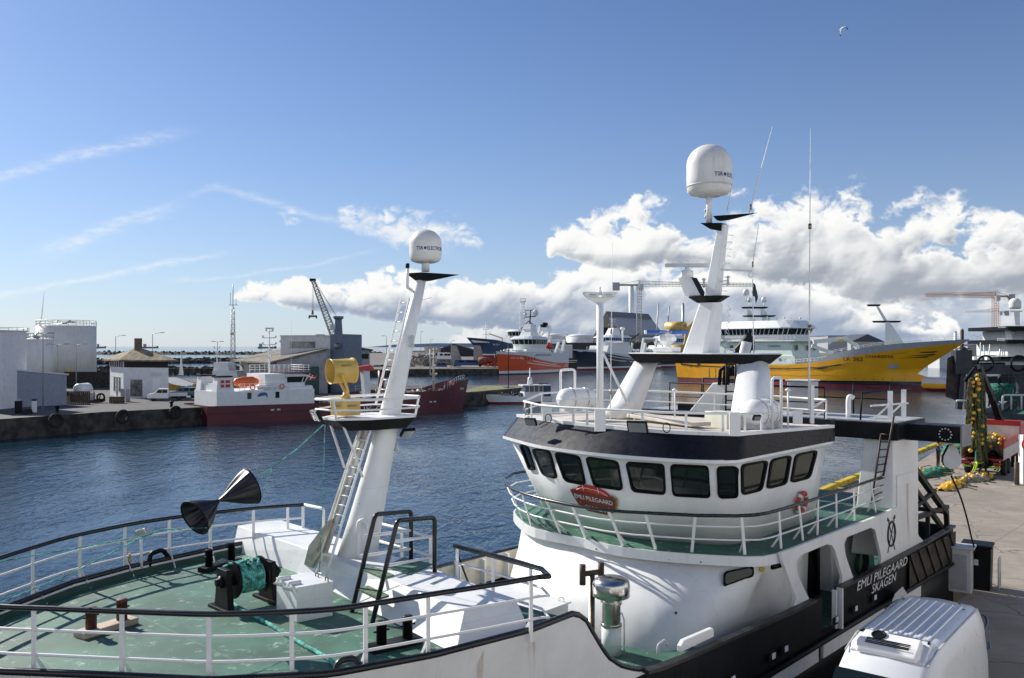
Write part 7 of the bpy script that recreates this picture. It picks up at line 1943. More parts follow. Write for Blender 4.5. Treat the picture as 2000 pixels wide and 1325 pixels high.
lamp(755,730,657,250,'lamp post seen just left of the fore mast ladder',-5);lamp(822,716,648,330,'tall floodlight column right of the fore mast',1);lamp(841,712,664,340,'thin lamp post left of the grey slipway wall',2);lamp(881,716,666,335,'lamp post standing at the left grey slipway wall',4)
am=thing('radio_mast','slim grey lattice radio mast between the pilot house and the workshop','mast',D(455,740,175))
b=D(455,740,175);b.z=ZQ;m=MB();lattice(m,b,D(455,600,175),1.0,16,.06,.45);m.rod(D(455,600,175),D(455,556,175),.08,6);m.box(D(456,596,175),(1.7,.4,.12));[m.rod(D(u,596,175),D(u,v,175),.05,5) for u,v in ((450,572),(461,583))];m.box(D(453,652,175),(.6,.3,.5));m.build('lattice',M_galv,am)
# harbour crane
cr=thing('harbour_crane','grey mobile harbour crane with raised lattice jib and hanging grab','crane',D(660,690,330))
y=330;b=D(661,720,y);b.z=ZQ
MB().loft([sring(up(b,z),V((1,0,0)),V((0,1,0)),a,a,12) for z,a in ((0,2.2),(zat(655,y)-ZQ,1.6),(zat(625,y)-ZQ,1.25),(zat(622,y)-ZQ,1.9),(zat(618,y)-ZQ,1.9))]).build('tower',M_bluegrey,cr)
m=MB();lattice(m,D(652,654,y),D(611,549,y),2.4,18,.16,1.2);m.build('jib',M_galv,cr)
MB().box(D(611,547,y),(2.2,1,1.0)).build('jib_head',M_black,cr);MB().box(D(653,640,y),(2.6,2.5,2.2)).build('cab',M_lightgrey,cr)
m=MB();[m.rod(D(658,619,y),D(612+k,549,y),.07,4) for k in (0,3)];[m.rod(D(610,549,y),D(610,606,y),.06,4),m.rod(D(612,549,y),D(612,606,y),.06,4)];m.build('cables',M_galv,cr)
m=MB();m.prism([D(608,615,y),D(613,615,y),D(613,615,y+1),D(608,615,y+1)],[D(609,606,y),D(612,606,y),D(612,606,y+1),D(609,606,y+1)]);m.box(D(611,618,y),(2.9,1,.7));[m.box(D(u,620,y),(.4,1,.9)) for u in (604,618)];m.build('grab',mat('grab_olive',(.16,.14,.08),.6),cr)
# quay edge things
def quaybollard(u,v,label):
 p=gq(u,v);t=thing('bollard',label,'bollard',p,'mooring bollards along the left quay')
 MB().lathe([(.24,0),(.2,.1),(.18,.55),(.30,.62),(.32,.78),(.2,.86),(.001,.88)],p,n=14).build('bollard_post',M_black,t);return t
quaybollard(112,806,'black bollard on the quay right of the shed lamp post');quaybollard(335,795.5,'black bollard on the quay beside the tanker stern');
p=gq(67,806);t=thing('power_pillar','white and dark blue supply pillar at the quay edge by the shed','pillar',p);MB().box(up(p,.75),(.5,.45,1.5)).build('pillar_body',M_whiteb,t,bevel=.06);MB().box(up(p,1.6),(.54,.5,.3)).build('pillar_top',M_blueh,t,bevel=.08)
p=gq(36,808);t=thing('power_pillar','black supply pillar at the quay edge by the shed','pillar',p);MB().box(up(p,.8),(.75,.55,1.6)).build('pillar_body',M_black,t,bevel=.08);MB().box(up(p,1.65),(.6,.45,.2)).build('pillar_top',M_grey,t,bevel=.05)
p=gq(54,809);t=thing('coil','low heap of dark mooring rope between two quay pillars','rope coil',p);m=MB();[m.tube([up(p,.1+.14*k)+V((math.cos(a),math.sin(a),0))*(.55-.05*k) for a in [2*math.pi*j/12 for j in range(12)]],.09,6,closed=True) for k in range(4)];m.build('rope_turns',M_tyre,t)
for u,v in ((110,822),(240,814),(343,806)):
 p=G(u,v,1.5)-QN*0;p=D(u,v,G(u,lerp(819,797,u/366.),ZQ).y-.25)
 t=thing('tyre_fender','old tyre fender hung on the left quay wall, %s'%{110:'leftmost, below the shed',240:'middle one below the pilot house',343:'rightmost, next to the tanker stern'}[u],'fender',p,'tyre fenders on the left quay wall')
 MB().tube([p+QE*.75*math.cos(a)+UP*.75*math.sin(a) for a in [k*math.pi/8 for k in range(16)]],.2,8,closed=True).build('tyre',M_tyre,t)
p=gq(143,787);t=thing('water_tank','small white round tank standing between the shed and a lamp post','tank',p);MB().lathe([(.001,-1.8),(.7,-1.7),(.9,-1.4),(.9,1.4),(.7,1.7),(.001,1.8)],up(p,1.9)+V((0,3,0)),V((-.05,.99,0)),18).build('tank_shell',M_shipwhite,t);MB().box(up(p,.6)+V((0,3,0)),(1.6,3,1.2),V((.9,-.4,0)).normalized()).build('tank_cradle',M_rust,t)
p=gq(147,790);t=thing('wooden_fence','low brown wooden fence beside the corrugated shed','fence',p);m=MB();[m.box(up(p,.95)+V((-1.6+.28*k,0,0)),(.22,.06,1.9)) for k in range(14)];m.build('fence_boards',mat('brown_boards',(.10,.075,.05),.8,var=.4,scale=3),t)
p=gq(185,787);t=thing('tool_trailer','small trailer with tyre and grey box on the quay by the pilot house','trailer',p);MB().box(up(p,1.0)-V((.6,0,0)),(.9,.8,1.2)).build('trailer_box',M_lightgrey,t,bevel=.05);MB().tube([up(p,.8)+V((.9+.55*math.cos(a),0,.55*math.sin(a))) for a in [k*math.pi/7 for k in range(14)]],.15,8,closed=True).build('tyre',M_tyre,t);m=MB();clutter(m,p+V((-.2,0,.2)),V((1,0,0)),V((0,1,0)),1.5,.8,1.6,10,4,.2,.5);m.build('tools',M_rust,t)
p=gq(245,785);t=thing('cable_cabinet','pair of grey cabinets at the corner of the pilot house','cabinet',p);[MB().box(up(p,1.0)+V((x,0,0)),(.5,.5,2.0)).build('cabinet_body',M_grey,t,bevel=.03) for x in (-.4,.4)]
p=gq(228,788);t=thing('crate','dark timber crate below the pilot house window','crate',p);MB().box(up(p,.5),(1.8,1,1.0)).build('crate_body',mat('brown_boards',(.1,.08,.05),.8),t);m=MB();[m.box(up(p,.5)+V((-.7+.35*k,-.52,0)),(.12,.05,1.02)) for k in range(5)];m.build('crate_slats',mat('pale_boards',(.2,.16,.1),.8,var=.3),t)
# jetty rail line and posts in front of the stone bank
t=thing('timber_jetty','dark timber jetty with posts behind the coaster','jetty',D(385,725,210));m=MB();[m.rod(D(342+13*k,734,205),D(342+13*k,719,205),.28,6) for k in range(13)];m.box(D(420,722,205),(22,1.0,.5));m.box(D(420,727,204.6),(22,.4,.5));m.build('jetty_frame',M_quaywall,t)

# ------------------------------------------------------------------ far shore
def far(u,v,y):return D(u,v,y)
# slipway walls
for u0,u1,u2,u3,lb in ((880,905,881,892,'grey trapezoid slipway wall, left one of the pair'),(925,949,925,938,'grey trapezoid slipway wall, right one under the blue trawler')):
 y=352 if u0<900 else 348;t=thing('slipway_wall',lb,'wall',D(u0,712,y),'slipway side walls')
 MB().prism([D(u0,712,y),D(u1,712,y),D(u1,712,y+5),D(u0,712,y+5)],[D(u2,675,y),D(u3,675,y),D(u3,675,y+5),D(u2,675,y+5)]).build('wall',mat('slip_concrete',(.30,.29,.28),.85,var=.12,scale=.4),t)
def blockhouse(name,lb,cat,u0,u1,vt,vb,y,d,m_,roof=None,ridge=0,par=None,grp=None):
 a,b=D(u0,vb,y),D(u1,vb,y);z0=a.z;h_=zat(vt,y)-z0;t=thing(name,lb,cat,a,grp)
 L=[a,b,b+V((0,d,0)),a+V((0,d,0))]
 MB().prism(L,[up(p,h_) for p in L]).build('wall',m_,t)
 if ridge:MB().loft([[up(a,h_)-V((.3,0,0)),up((a+b)/2,h_+ridge),up(b,h_)+V((.3,0,0))],[up(L[3],h_)-V((.3,0,0)),up((L[2]+L[3])/2,h_+ridge),up(L[2],h_)+V((.3,0,0))]]).build('roof',roof or M_grey,t)
 else:MB().prism([up(p,h_)+V((0,0,.01)) for p in L],[up(p,h_+.4) for p in L]).build('roof',roof or M_grey,t)
 return t,a,b,h_
M_darkshed=mat('dark_shed',(.035,.038,.045),.7,var=.2)
blockhouse('dark_hall','black low hall between the two grey slipway walls','hall',850,925,684,697,420,30,M_darkshed,M_darkshed,3.0)
blockhouse('site_office','small pale grey flat building on the shore left of the slipway','office',829,857,678,690,400,10,mat('pale_office',(.48,.46,.43),.8),M_grey)
t,a,b,h_=blockhouse('low_shed','long low red roofed shed right of the fore mast','shed',800,830,687,692,430,8,M_housewhite,mat('red_roof',(.22,.05,.04),.7))
rocks('rubble_heap',G(806,714,ZQ),G(885,712,ZQ),16,4.2,500,M_rock2,9,'heap of pale quarry stone on the shipyard quay',1.0,'stuff','rubble')
for u,v,w,hh,y,lb,mt,nm in ((868,702,2.9,2.6,345,'white van parked behind the rubble heap',M_shipwhite,'van'),(912,714,5.2,2.2,338,'blue open skip in front of the left slipway wall',mat('container_blue',(.03,.09,.24),.6,var=.2),'skip'),(862,717,2.2,1.6,336,'small blue digger bucket rack below the rubble heap',mat('container_blue',(.03,.09,.24),.6),'rack')):
 p=D(u,v,y);t=thing(nm if nm!='van' else 'parked_van',lb,nm,p)
 MB().prism([p+V((x*w,yy,0)) for x,yy in ((-1,0),(1,0),(1,2),(-1,2))],[p+V((x*w*.92,yy,hh)) for x,yy in ((-1,.2),(.8,.2),(.8,1.8),(-1,1.8))]).build('body',mt,t,bevel=.15)
 m=MB();[m.box(p+V((x*w*.6,-.03,hh*.7)),(w*.4,.08,hh*.3)) for x in (-.7,.3,1.0)];m.build('side_panels',M_glass,t)
p=D(946,716,338);t=thing('tank_wagon','rusty red tank on wheels on the shipyard quay','tank wagon',p);MB().lathe([(.001,-2.4),(1.4,-2.2),(1.6,0),(1.4,2.2),(.001,2.4)],up(p,2.0),V((1,.1,0)),14).build('tank_shell',mat('rusty_red',(.24,.06,.045),.7,var=.3),t);[wheel(t,p+V((x,-1,.5)),V((0,-1,0)),.6) for x in (-1.6,1.6,3.4)]
t=thing('crane_boom','rusty lattice boom lying on the quay before the orange trawler','boom',D(965,706,338));m=MB();lattice(m,D(942,708,337),D(962,705,337),1.0,8,.1);m.beam(D(962,705,337),D(972,716,337),.6,.6);m.build('boom',mat('rusty_red',(.24,.06,.045),.7),t)
p=D(966,715,336);t=thing('gear_pile','pile of orange and blue fishing gear on the shipyard quay','gear',p);m=MB();clutter(m,p+V((-4,0,0)),V((1,0,0)),V((0,1,0)),8,3,2,34,2,.4,1.1);m.build('gear_heap',mat('orange_gear',(.40,.12,.05),.7,var=.5),t)
for u,vt,y in ((967,690,350),(974,700,345)):
 t=thing('dock_post','thin dark post on the shipyard quay, %s'%('left of the orange bow' if u<970 else 'touching the orange bow'),'post',D(u,718,y));MB().rod(D(u,718,y),D(u,vt,y),.3,6).build('post',M_rust,t)
p=D(993,759,176);t=thing('jetty_mast','thin dark pole standing on the grassy jetty end before the orange trawler','pole',p);p.z=ZQ;MB().rod(p,D(993,672,176),.09,6).build('pole',M_black,t);m=MB();clutter(m,p-V((1.4,0,0)),V((1,0,0)),V((0,1,0)),2.6,1,.8,12,3,.2,.5);m.build('pole_foot_gear',M_lightgrey,t)
jt=[gq(888,768.4),gq(930,765.6),gq(1028,757.0),gq(1008,754.0),gq(945,753.6)]
tag(MB().prism([up(q,.01) for q in jt],[up(q,.06) for q in jt]).build('grass',mat('dry_grass',(.19,.19,.07),.9,var=.35,scale=.8,bump=.8,bscale=6)),'thin yellow green grass on the jetty top','grass',kind='stuff')
# oil tanks behind the trawlers
for u0,u1,vt,y,lb in ((1018,1062,652,700,'white oil tank behind the orange trawler, leftmost'),(1058,1107,652,690,'white oil tank in the middle of the row'),(1105,1165,653,680,'white oil tank left of the big grey shed'),(1290,1330,655,760,'white oil tank to the right of the big grey shed')):
 c=D((u0+u1)/2,690,y);c.z=ZQ;r=(u1-u0)/2/F*y;h_=zat(vt+5,y)-ZQ;t=thing('oil_tank',lb,'oil tank',c,'white oil tanks behind the shipyard')
 MB().lathe([(r,0),(r,h_)],c,n=32).build('tank_shell',M_tank,t);MB().lathe([(r,h_),(r*.6,h_+1.8),(.001,h_+2.4)],c,n=32).build('tank_roof',M_shipwhite,t)
 m=MB();[m.rod(up(c,h_+1)+V((r*k,-r*.3,0)),up(c,h_+3.6)+V((r*k,-r*.3,0)),.35,5) for k in (-.9,0,.9)];m.build('roof_vents',M_galv,t)
blockhouse('dark_warehouse','long dark flat warehouse below the oil tanks','warehouse',1040,1290,671,704,480,30,M_darkshed,mat('tar_roof',(.05,.05,.05),.9))
blockhouse('net_store','white windowed store behind the stern of the orange trawler','store',1068,1118,675,700,440,10,M_lightgrey,M_shipwhite)
# big grey boat hall
y0=520;bh=thing('boat_hall','large grey boat building hall with steep roof behind the blue trawlers','hall',D(1215,700,y0))
gl_,gr_=D(1158,690,y0),D(1219,690,y0-10);ap_=D(1183,611,y0-5);rl_=D(1300,690,y0+15);ra=D(1266,616,y0+25)
zb_=ZQ;evz=zat(660,y0-5)
def zz(p,z):return V((p.x,p.y,z))
g1,g2,g4=zz(gl_,evz),zz(gr_,evz),zz(rl_,evz)
g3=g1+(g4-g2)
MB().prism([zz(p,ZQ) for p in (g1,g2,g4,g3)],[g1,g2,g4,g3]).build('wall',mat('hall_wall',(.38,.36,.32),.7,var=.08),bh)
m=MB();m.add([g1,g2,ap_],[(0,1,2)]);m.build('gable',mat('hall_gable',(.30,.28,.24),.7,var=.15,scale=.2),bh)
oo=V((0,-.5,0))
M_hroof=mat('hall_roof_sheet',(.38,.39,.42),.45,var=.05)
MB().prism([g2+oo,g4+oo,ra+oo,ap_+oo],[p+oo+V((0,0,.5)) for p in (g2,g4,ra,ap_)]).build('roof',M_hroof,bh);MB().prism([g1,g3,ra,ap_],[p+V((0,0,.5)) for p in (g1,g3,ra,ap_)]).build('roof',M_hroof,bh)
k_=.22;r1,r2=ap_.lerp(g2,k_),ra.lerp(g4,k_)
MB().prism([p+V((0,-.9,.3)) for p in (r1,r2,ra,ap_)],[p+V((0,-.9,.8)) for p in (r1,r2,ra,ap_)]).build('ridge_strip',mat('ridge_grey',(.16,.17,.19),.5),bh)
MB().prism([p+V((.0,-.8,0)) for p in (g2-V((0,0,.2)),g4-V((0,0,.2)),g4+V((0,0,1.6)),g2+V((0,0,1.6)))],[p+V((.0,-1.2,0)) for p in (g2-V((0,0,.2)),g4-V((0,0,.2)),g4+V((0,0,1.6)),g2+V((0,0,1.6)))]).build('gutter_strip',mat('ridge_grey',(.16,.17,.19),.5),bh)
m=MB();[m.box(zz(g2.lerp(g4,t),evz-4)+V((-.0,-.3,0)),(2.2,.3,3.4),(g4-g2).normalized()) for t in (.2,.35,.5,.65,.8)];m.build('hall_windows',M_darkband,bh)
MB().add([g1.lerp(g2,.3)+oo-V((0,0,2)),g1.lerp(g2,.72)+oo-V((0,0,2)),g1.lerp(g2,.72)+oo+V((0,0,6)),g1.lerp(g2,.3)+oo+V((0,0,6))],[(0,1,2,3)]).build('gate',M_darkband,bh)
# tower cranes and chimneys
def tower_crane(u,vb,vt,vj,u0,u1,y,label,mt,w=2.2,droop=0):
 t=thing('tower_crane',label,'crane',D(u,vb,y),'tower cranes over the shipyard')
 m=MB();b=D(u,vb,y);b.z=ZQ;lattice(m,b,D(u,vj,y),w,26,.13);m.build('mast',mt,t)
 m=MB();lattice(m,D(u,vj-2,y),D(u1,vj+droop,y),w*.8,34,.10,w*.55);m.build('jib',mt,t)
 m=MB();m.beam(D(u,vj,y),D(u0,vj,y),1.6,1.0);m.build('counter_jib',mt,t);MB().box(D(u0,vj+3,y),(4,3,4.5)).build('counterweight',M_grey,t)
 MB().box(D(u+4,vj+4,y-2),(2.6,2.6,3)).build('cab',M_lightgrey,t)
 m=MB();p=D(u,vj-9,y);m.rod(D(u,vj,y),p,.3,5);m.rod(p,D(lerp(u,u1,.6),vj-1,y),.12,4);m.rod(p,D(u0,vj,y),.12,4);m.build('ties',mt,t)
 return t
tower_crane(1248,690,556,557,1203,1472,500,'grey tower crane with long jib reaching behind the main mast',mat('crane_grey',(.40,.40,.38),.6),2.6)
tower_crane(1944,690,578,579,1974,1806,560,'orange tower crane on the right with jib pointing left',mat('crane_orange',(.50,.22,.08),.6),3.0,-3)
tower_crane(1950,690,606,609,1965,1883,800,'distant white tower crane behind the orange crane',M_shipwhite,2.4)
for u,vt,y,r,lb,mt in ((1233,560,560,1.6,'white round column beside the grey tower crane',M_shipwhite),(1334,595,600,.9,'thin brown chimney left of the main mast',M_galv),(1387,650,500,1,'short post behind the main mast trunk',M_shipwhite),(1879,645,400,.8,'brown mast stump right of the yellow bow',M_rust),(1866,650,400,.7,'white topped pole right of the yellow bow',M_shipwhite)):
 b=D(u,690,y);b.z=ZQ;t=thing('chimney',lb,'chimney',b);MB().rod(b,D(u,vt,y),r,10).build('shaft',mt,t);MB().rod(D(u,vt,y),D(u,vt-3,y),r*.7,10).build('shaft_top',M_grey,t)
for u,vt,y,lb in ((1286,592,480,'thin leaning pole right of the boat hall, left one'),(1307,598,480,'thin leaning pole right of the boat hall, right one')):
 t=thing('pole',lb,'pole',D(u-5,690,y),'thin poles right of the boat hall');MB().rod(D(u-6,690,y),D(u,vt,y),.35,5).build('pole',M_galv,t);MB().box(D(u-6,690,y),(1.5,1.5,1)).build('pole_foot',M_grey,t)
# buildings low behind the yellow trawler and on the right shore
blockhouse('flat_warehouse','grey flat roofed warehouse behind the gallows of the yellow trawler','warehouse',1617,1655,657,690,500,30,M_grey,mat('tar_roof',(.05,.05,.05),.9))
blockhouse('dark_roof_hall','dark roofed hall left of the yellow trawler foremast','hall',1662,1728,668,690,560,30,M_grey,mat('slate',(.07,.08,.10),.7),5)
blockhouse('long_grey_hall','long grey hall on the far right shore behind the truck trawler','hall',1890,2060,676,700,520,30,mat('hall_wall',(.38,.36,.32),.7),mat('slate',(.07,.08,.10),.7),2)
blockhouse('blue_hall','dark blue hall behind the deck of the yellow trawler stern','hall',1405,1436,664,690,520,30,M_blueh,M_lightgrey,3)
blockhouse('shore_sheds','pale low shed on the shore between yellow bow and dark net board','shed',1835,1895,682,720,430,12,M_lightgrey,M_darkshed)
for k,(u,y) in enumerate(((1898,480),(1908,500),(1916,470))):
 lamp(u,690,655+2*k,y,('double armed lamp on the far right shore, %s of three'%('left','middle','right')[k]),6,double=True,grp='lamps on the far right shore')
# extra boats moored against the shore left of the net board
bt_=thing('workboat','small white and dark workboat between the yellow bow and the net board','workboat',D(1860,730,300));h=Hull((108,300),(120,296),4,[(0,2.5),(1,3.5)],rake=1);h.build('hull',[lambda t:-.3,lambda t:1.4,lambda t:interp(t,h.deck)],[M_black,M_lightgrey],[0,1],bt_);deckhouse(h,.2,.6,3,2.4,5.5,bt_,M_shipwhite,'cabin');pole_mast(h.at(.4,0,5.5),4,bt_,3,.1,3,w=1)

# ------------------------------------------------------------------ right quay
def q_(u,v):return G(u,v,ZQ)
# yellow kerb
kb=thing('quay_kerb','yellow painted timber kerb along the far quay edge','kerb',q_(1790,905))
m=MB();a,b=q_(1592,969),q_(1868,856);d=(b-a);L=d.length;d.normalize()
for k in range(10):
 if k in (3,):continue
 m.box(up(a+d*(L*(k+.45)/10),.14),(L/10*.86,.35,.28),d)
m.build('kerb_beam',mat('kerb_yellow',(.62,.46,.02),.6,var=.25,scale=2,dirt_amt=.4,dirt=(.2,.15,.05)),kb)
# people
M_skin=mat('skin',(.52,.30,.21),.5,var=.05)
M_navyc=mat('navy_cloth',(.018,.022,.05),.85,var=.2,scale=8);M_darktr=mat('dark_trousers',(.03,.022,.022),.85,var=.2,scale=8);M_hiviz=mat('high_vis_yellow',(.42,.62,.02),.7,var=.1);M_hair=mat('dark_hair',(.03,.02,.015),.7,var=.2)
def skin_mesh(name,joints,edges,parent,mats,matf,levels=2):
 me=bpy.data.meshes.new(name);names=list(joints)
 me.from_pydata([joints[k][0] for k in names],[(names.index(a),names.index(b)) for a,b in edges],[])
 o=bpy.data.objects.new(name,me);C.objects.link(o)
 md=o.modifiers.new('skin','SKIN');md.use_smooth_shade=True
 for i,k in enumerate(names):
  sv=me.skin_vertices[0].data[i];sv.radius=joints[k][1];sv.use_root=(i==0)
 o.modifiers.new('sub','SUBSURF').levels=levels;o.modifiers['sub'].render_levels=levels
 dg=bpy.context.evaluated_depsgraph_get();m2=bpy.data.meshes.new_from_object(o.evaluated_get(dg));bpy.data.objects.remove(o)
 m2.name=name;m2.materials.clear();[m2.materials.append(x) for x in mats]
 for p in m2.polygons:p.material_index=matf(p.center);p.use_smooth=True
 return link(bpy.data.objects.new(name,m2),parent)
def person(base,fwd,label,pose,shirt,trousers,cap=None):
 """pose: joint positions in metres: x forward, y left, z up"""
 t=thing('person',label,'person',base);f=V(fwd).normalized();l=V((-f.y,f.x,0))
 def w(p):return base+f*p[0]+l*p[1]+V((0,0,p[2]))
 J={}
 R_=dict(pelvis=(.15,.12),belly=(.14,.11),chest=(.165,.12),neck=(.055,.055),shL=(.07,.07),shR=(.07,.07),elL=(.05,.05),elR=(.05,.05),wrL=(.032,.036),wrR=(.032,.036),haL=(.045,.025),haR=(.045,.025),
              hipL=(.095,.095),hipR=(.095,.095),knL=(.065,.065),knR=(.065,.065),anL=(.05,.05),anR=(.05,.05),toL=(.05,.035),toR=(.05,.035),head=(.085,.095),crown=(.08,.09))
 for k in R_:
  J[k]=(w(pose[k]),R_[k])
 E_=[('pelvis','belly'),('belly','chest'),('chest','neck'),('neck','head'),('head','crown'),('chest','shL'),('chest','shR'),('shL','elL'),('shR','elR'),('elL','wrL'),('elR','wrR'),('wrL','haL'),('wrR','haR'),
          ('pelvis','hipL'),('pelvis','hipR'),('hipL','knL'),('hipR','knR'),('knL','anL'),('knR','anR'),('anL','toL'),('anR','toR')]
 segs=[(w(pose[a]),w(pose[b]),m_) for a,b,m_ in (('pelvis','belly',1),('belly','chest',1),('chest','shL',1),('chest','shR',1),('shL','elL',1),('shR','elR',1),('elL','wrL',1),('elR','wrR',1),('wrL','haL',0),('wrR','haR',0),('neck','head',0),('head','crown',0),('hipL','knL',2),('hipR','knR',2),('pelvis','hipL',2),('pelvis','hipR',2),('knL','anL',2),('knR','anR',2),('anL','toL',3),('anR','toR',3))]
 def mf(c):
  best=(9e9,0)
  for a,b,m_ in segs:
   d=b-a;k=max(0,min(1,(c-a).dot(d)/d.length_squared));q=(c-a-d*k).length
   if q<best[0]:best=(q,m_)
  return best[1]
 skin_mesh('body',J,E_,t,[M_skin,shirt,trousers,M_black],mf)
 hd=w(pose['crown']);hv=(hd-w(pose['neck'])).normalized()
 MB().lathe([(.098,-.03),(.105,.02),(.09,.08),(.05,.115),(.001,.12)],hd-hv*.01-f*.015,hv,14).build('hair',cap or M_hair,t)
 hc=w(pose['head']);side_=hv.cross(f).normalized();ff=side_.cross(hv).normalized();ff=ff if ff.dot(f)>0 else-ff
 m=MB();m.lathe([(.014,0),(.018,.02),(.004,.035)],hc+ff*.085-hv*.005,ff,8);[m.ball(hc+side_*.105*k,.028,8,6,1.3) for k in (-1,1)];m.build('nose_and_ears',M_skin,t)
 m=MB();[m.ball(hc+ff*.088+side_*.033*k+hv*.028,.012,6,5) for k in (-1,1)];m.build('eyes',M_hair,t)
 for s_ in ('L','R'):
  a=w(pose['ha'+s_]);dd=(a-w(pose['wr'+s_])).normalized();sd_=dd.cross(UP).normalized() if abs(dd.z)<.95 else l;m=MB()
  for k in range(4):o_=a+sd_*(.03-.02*k);m.tube([o_,o_+dd*(.045+.01*(k in (1,2))),o_+dd*(.075+.012*(k in (1,2)))-V((0,0,.02))],.0095,6)
  o_=a+sd_*.035-dd*.04;m.tube([o_,o_+sd_*.03+dd*.02,o_+sd_*.035+dd*.05],.011,6);m.build('fingers',M_skin,t)
 return t
stand=dict(pelvis=(0,0,.96),belly=(0,0,1.12),chest=(.0,0,1.36),neck=(.01,0,1.52),head=(.03,0,1.63),crown=(.03,0,1.72),shL=(0,.19,1.44),shR=(0,-.19,1.44),elL=(-.02,.26,1.16),elR=(-.02,-.26,1.16),wrL=(.06,.25,.93),wrR=(.06,-.25,.93),haL=(.09,.24,.84),haR=(.09,-.24,.84),
             hipL=(0,.10,.90),hipR=(0,-.10,.90),knL=(.03,.11,.50),knR=(.0,-.10,.50),anL=(0,.12,.09),anR=(-.03,-.11,.09),toL=(.16,.14,.04),toR=(.13,-.14,.04))
p1=dict(stand);p1.update(elR=(.18,-.34,1.26),wrR=(.42,-.36,1.28),haR=(.51,-.35,1.30),elL=(-.05,.27,1.18),wrL=(.02,.28,.93))
person(q_(1832,913),V((.55,-.6,0)),'man in dark blue jacket standing by the quay edge with one arm stretched out',p1,M_navyc,M_darktr)
p3=dict(stand);p3.update(elL=(.26,.20,1.30),elR=(.24,-.22,1.28),wrL=(.50,.14,1.26),wrR=(.48,-.14,1.22),haL=(.58,.12,1.26),haR=(.57,-.12,1.22),chest=(.05,0,1.35),head=(.08,0,1.62),crown=(.08,0,1.71),neck=(.06,0,1.51))
person(q_(1947,920),V((-.9,-.25,0)),'man in navy sweater reaching out towards the nets behind the truck',p3,M_navyc,M_darktr)
p2=dict(pelvis=(-.28,0,.92),belly=(-.16,0,1.00),chest=(.10,0,1.02),neck=(.26,0,.98),head=(.37,0,.92),crown=(.44,0,.86),shL=(.14,.19,.96),shR=(.14,-.19,.96),elL=(.22,.23,.66),elR=(.22,-.23,.66),wrL=(.32,.16,.42),wrR=(.32,-.16,.42),haL=(.35,.14,.33),haR=(.35,-.14,.33),
          hipL=(-.26,.10,.88),hipR=(-.30,-.12,.88),knL=(.02,.15,.50),knR=(-.45,-.20,.50),anL=(.02,.16,.09),anR=(-.75,-.24,.10),toL=(.16,.18,.04),toR=(-.60,-.28,.04))
person(q_(1912,934),V((-.93,.25,0)),'man in bright yellow safety vest bending over the net on the quay',p2,M_hiviz,M_darktr)
# nets
M_netg=mat('green_netting',(.025,.20,.14),.9,var=.5,scale=5,bump=1.2,bscale=14,dirt=(.03,.25,.18),dirt_amt=.5);M_neto=mat('brown_orange_netting',(.42,.20,.035),.9,var=.5,scale=5,bump=1.2,bscale=14);M_netd=mat('olive_netting',(.13,.13,.06),.9,var=.5,scale=6,bump=1.2,bscale=14)
M_float=mat('yellow_float',(.72,.42,.03),.45,var=.12)
def hang(name,label,L,m_,y,seed):
 """net hanging in folds: L = (v, u_left, u_right) down its length"""
 t=thing('fishing_net',label,'fishing net',D((L[-1][1]+L[-1][2])/2,L[-1][0],y),'net hanging from the crane')
 rr2=random.Random(seed);ph=[rr2.uniform(0,6) for _ in range(6)];rows=[]
 for j in range(26):
  v=lerp(L[0][0],L[-1][0],j/25);ul=interp(v,[(a,b) for a,b,c in L]);ur=interp(v,[(a,c) for a,b,c in L])
  row=[]
  for k in range(19):
   x=k/18;fold=.16*math.sin(x*17+ph[0]+v*.01)+.10*math.sin(x*31+ph[1])+.06*math.sin(x*9+v*.05+ph[2])
   row.append(D(lerp(ul,ur,x)+1.0*math.sin(v*.08+x*6+ph[3]),v,y+fold*1.4+.8*abs(x-.5)))
  rows.append(row)
 MB().grid(rows).build('netting',m_,t)
 rr3=random.Random(seed+1);m=MB() # loose twine
 for k in range(14):
  x=rr3.random();pts=[]
  for j in range(8):
   v=lerp(L[0][0],L[-1][0],j/7);ul=interp(v,[(a,b) for a,b,c in L]);ur=interp(v,[(a,c) for a,b,c in L]);pts.append(D(lerp(ul,ur,x)+rr3.uniform(-2.5,2.5),v,y-.35))
  m.tube(pts,.025,4)
 m.build('twine',M_netd,t)
 return t
hang('fishing_net','green netting hanging left beside the yellow floats',[(738,1897,1908),(800,1889,1912),(840,1886,1910),(875,1893,1905)],M_neto,56.3,1)
hang('fishing_net','brown and orange netting in the middle of the hanging bundle',[(735,1903,1916),(800,1900,1920),(860,1902,1924),(906,1903,1930)],M_netg,56.0,2)
hang('fishing_net','olive green netting hanging on the right of the bundle by the truck',[(728,1911,1920),(800,1910,1926),(860,1906,1928),(912,1902,1928)],M_netd,56.6,3)
hang('fishing_net','orange band of netting hanging in front of the green nets',[(740,1893,1901),(790,1888,1897),(828,1886,1894)],M_neto,55.6,4)
hang('fishing_net','ochre strip of netting falling to the quay behind the bending man',[(840,1907,1914),(880,1907,1918),(904,1908,1922)],M_neto,55.5,6)
def floats(L,y,n,r,label,seed,grp='yellow net floats'):
 rr2=random.Random(seed);t=thing('float_line',label,'float line',D(L[0][1],L[0][0],y),'yellow float lines on the net')
 pts=[]
 for k in range(n):
  v=lerp(L[0][0],L[-1][0],k/(n-1));u=interp(v,L);p=D(u+rr2.uniform(-2.2,2.2),v,y);pts.append(p)
  if rr2.random()<.82:MB().ball(p+V((rr2.uniform(-.08,.08),rr2.uniform(-.1,.1),rr2.uniform(-.06,.06))),r*rr2.uniform(.72,1.15),10,8,rr2.uniform(.8,1.1)).build('float',M_float,t)
 MB().tube(pts,.02,4).build('head_rope',M_netg,t)
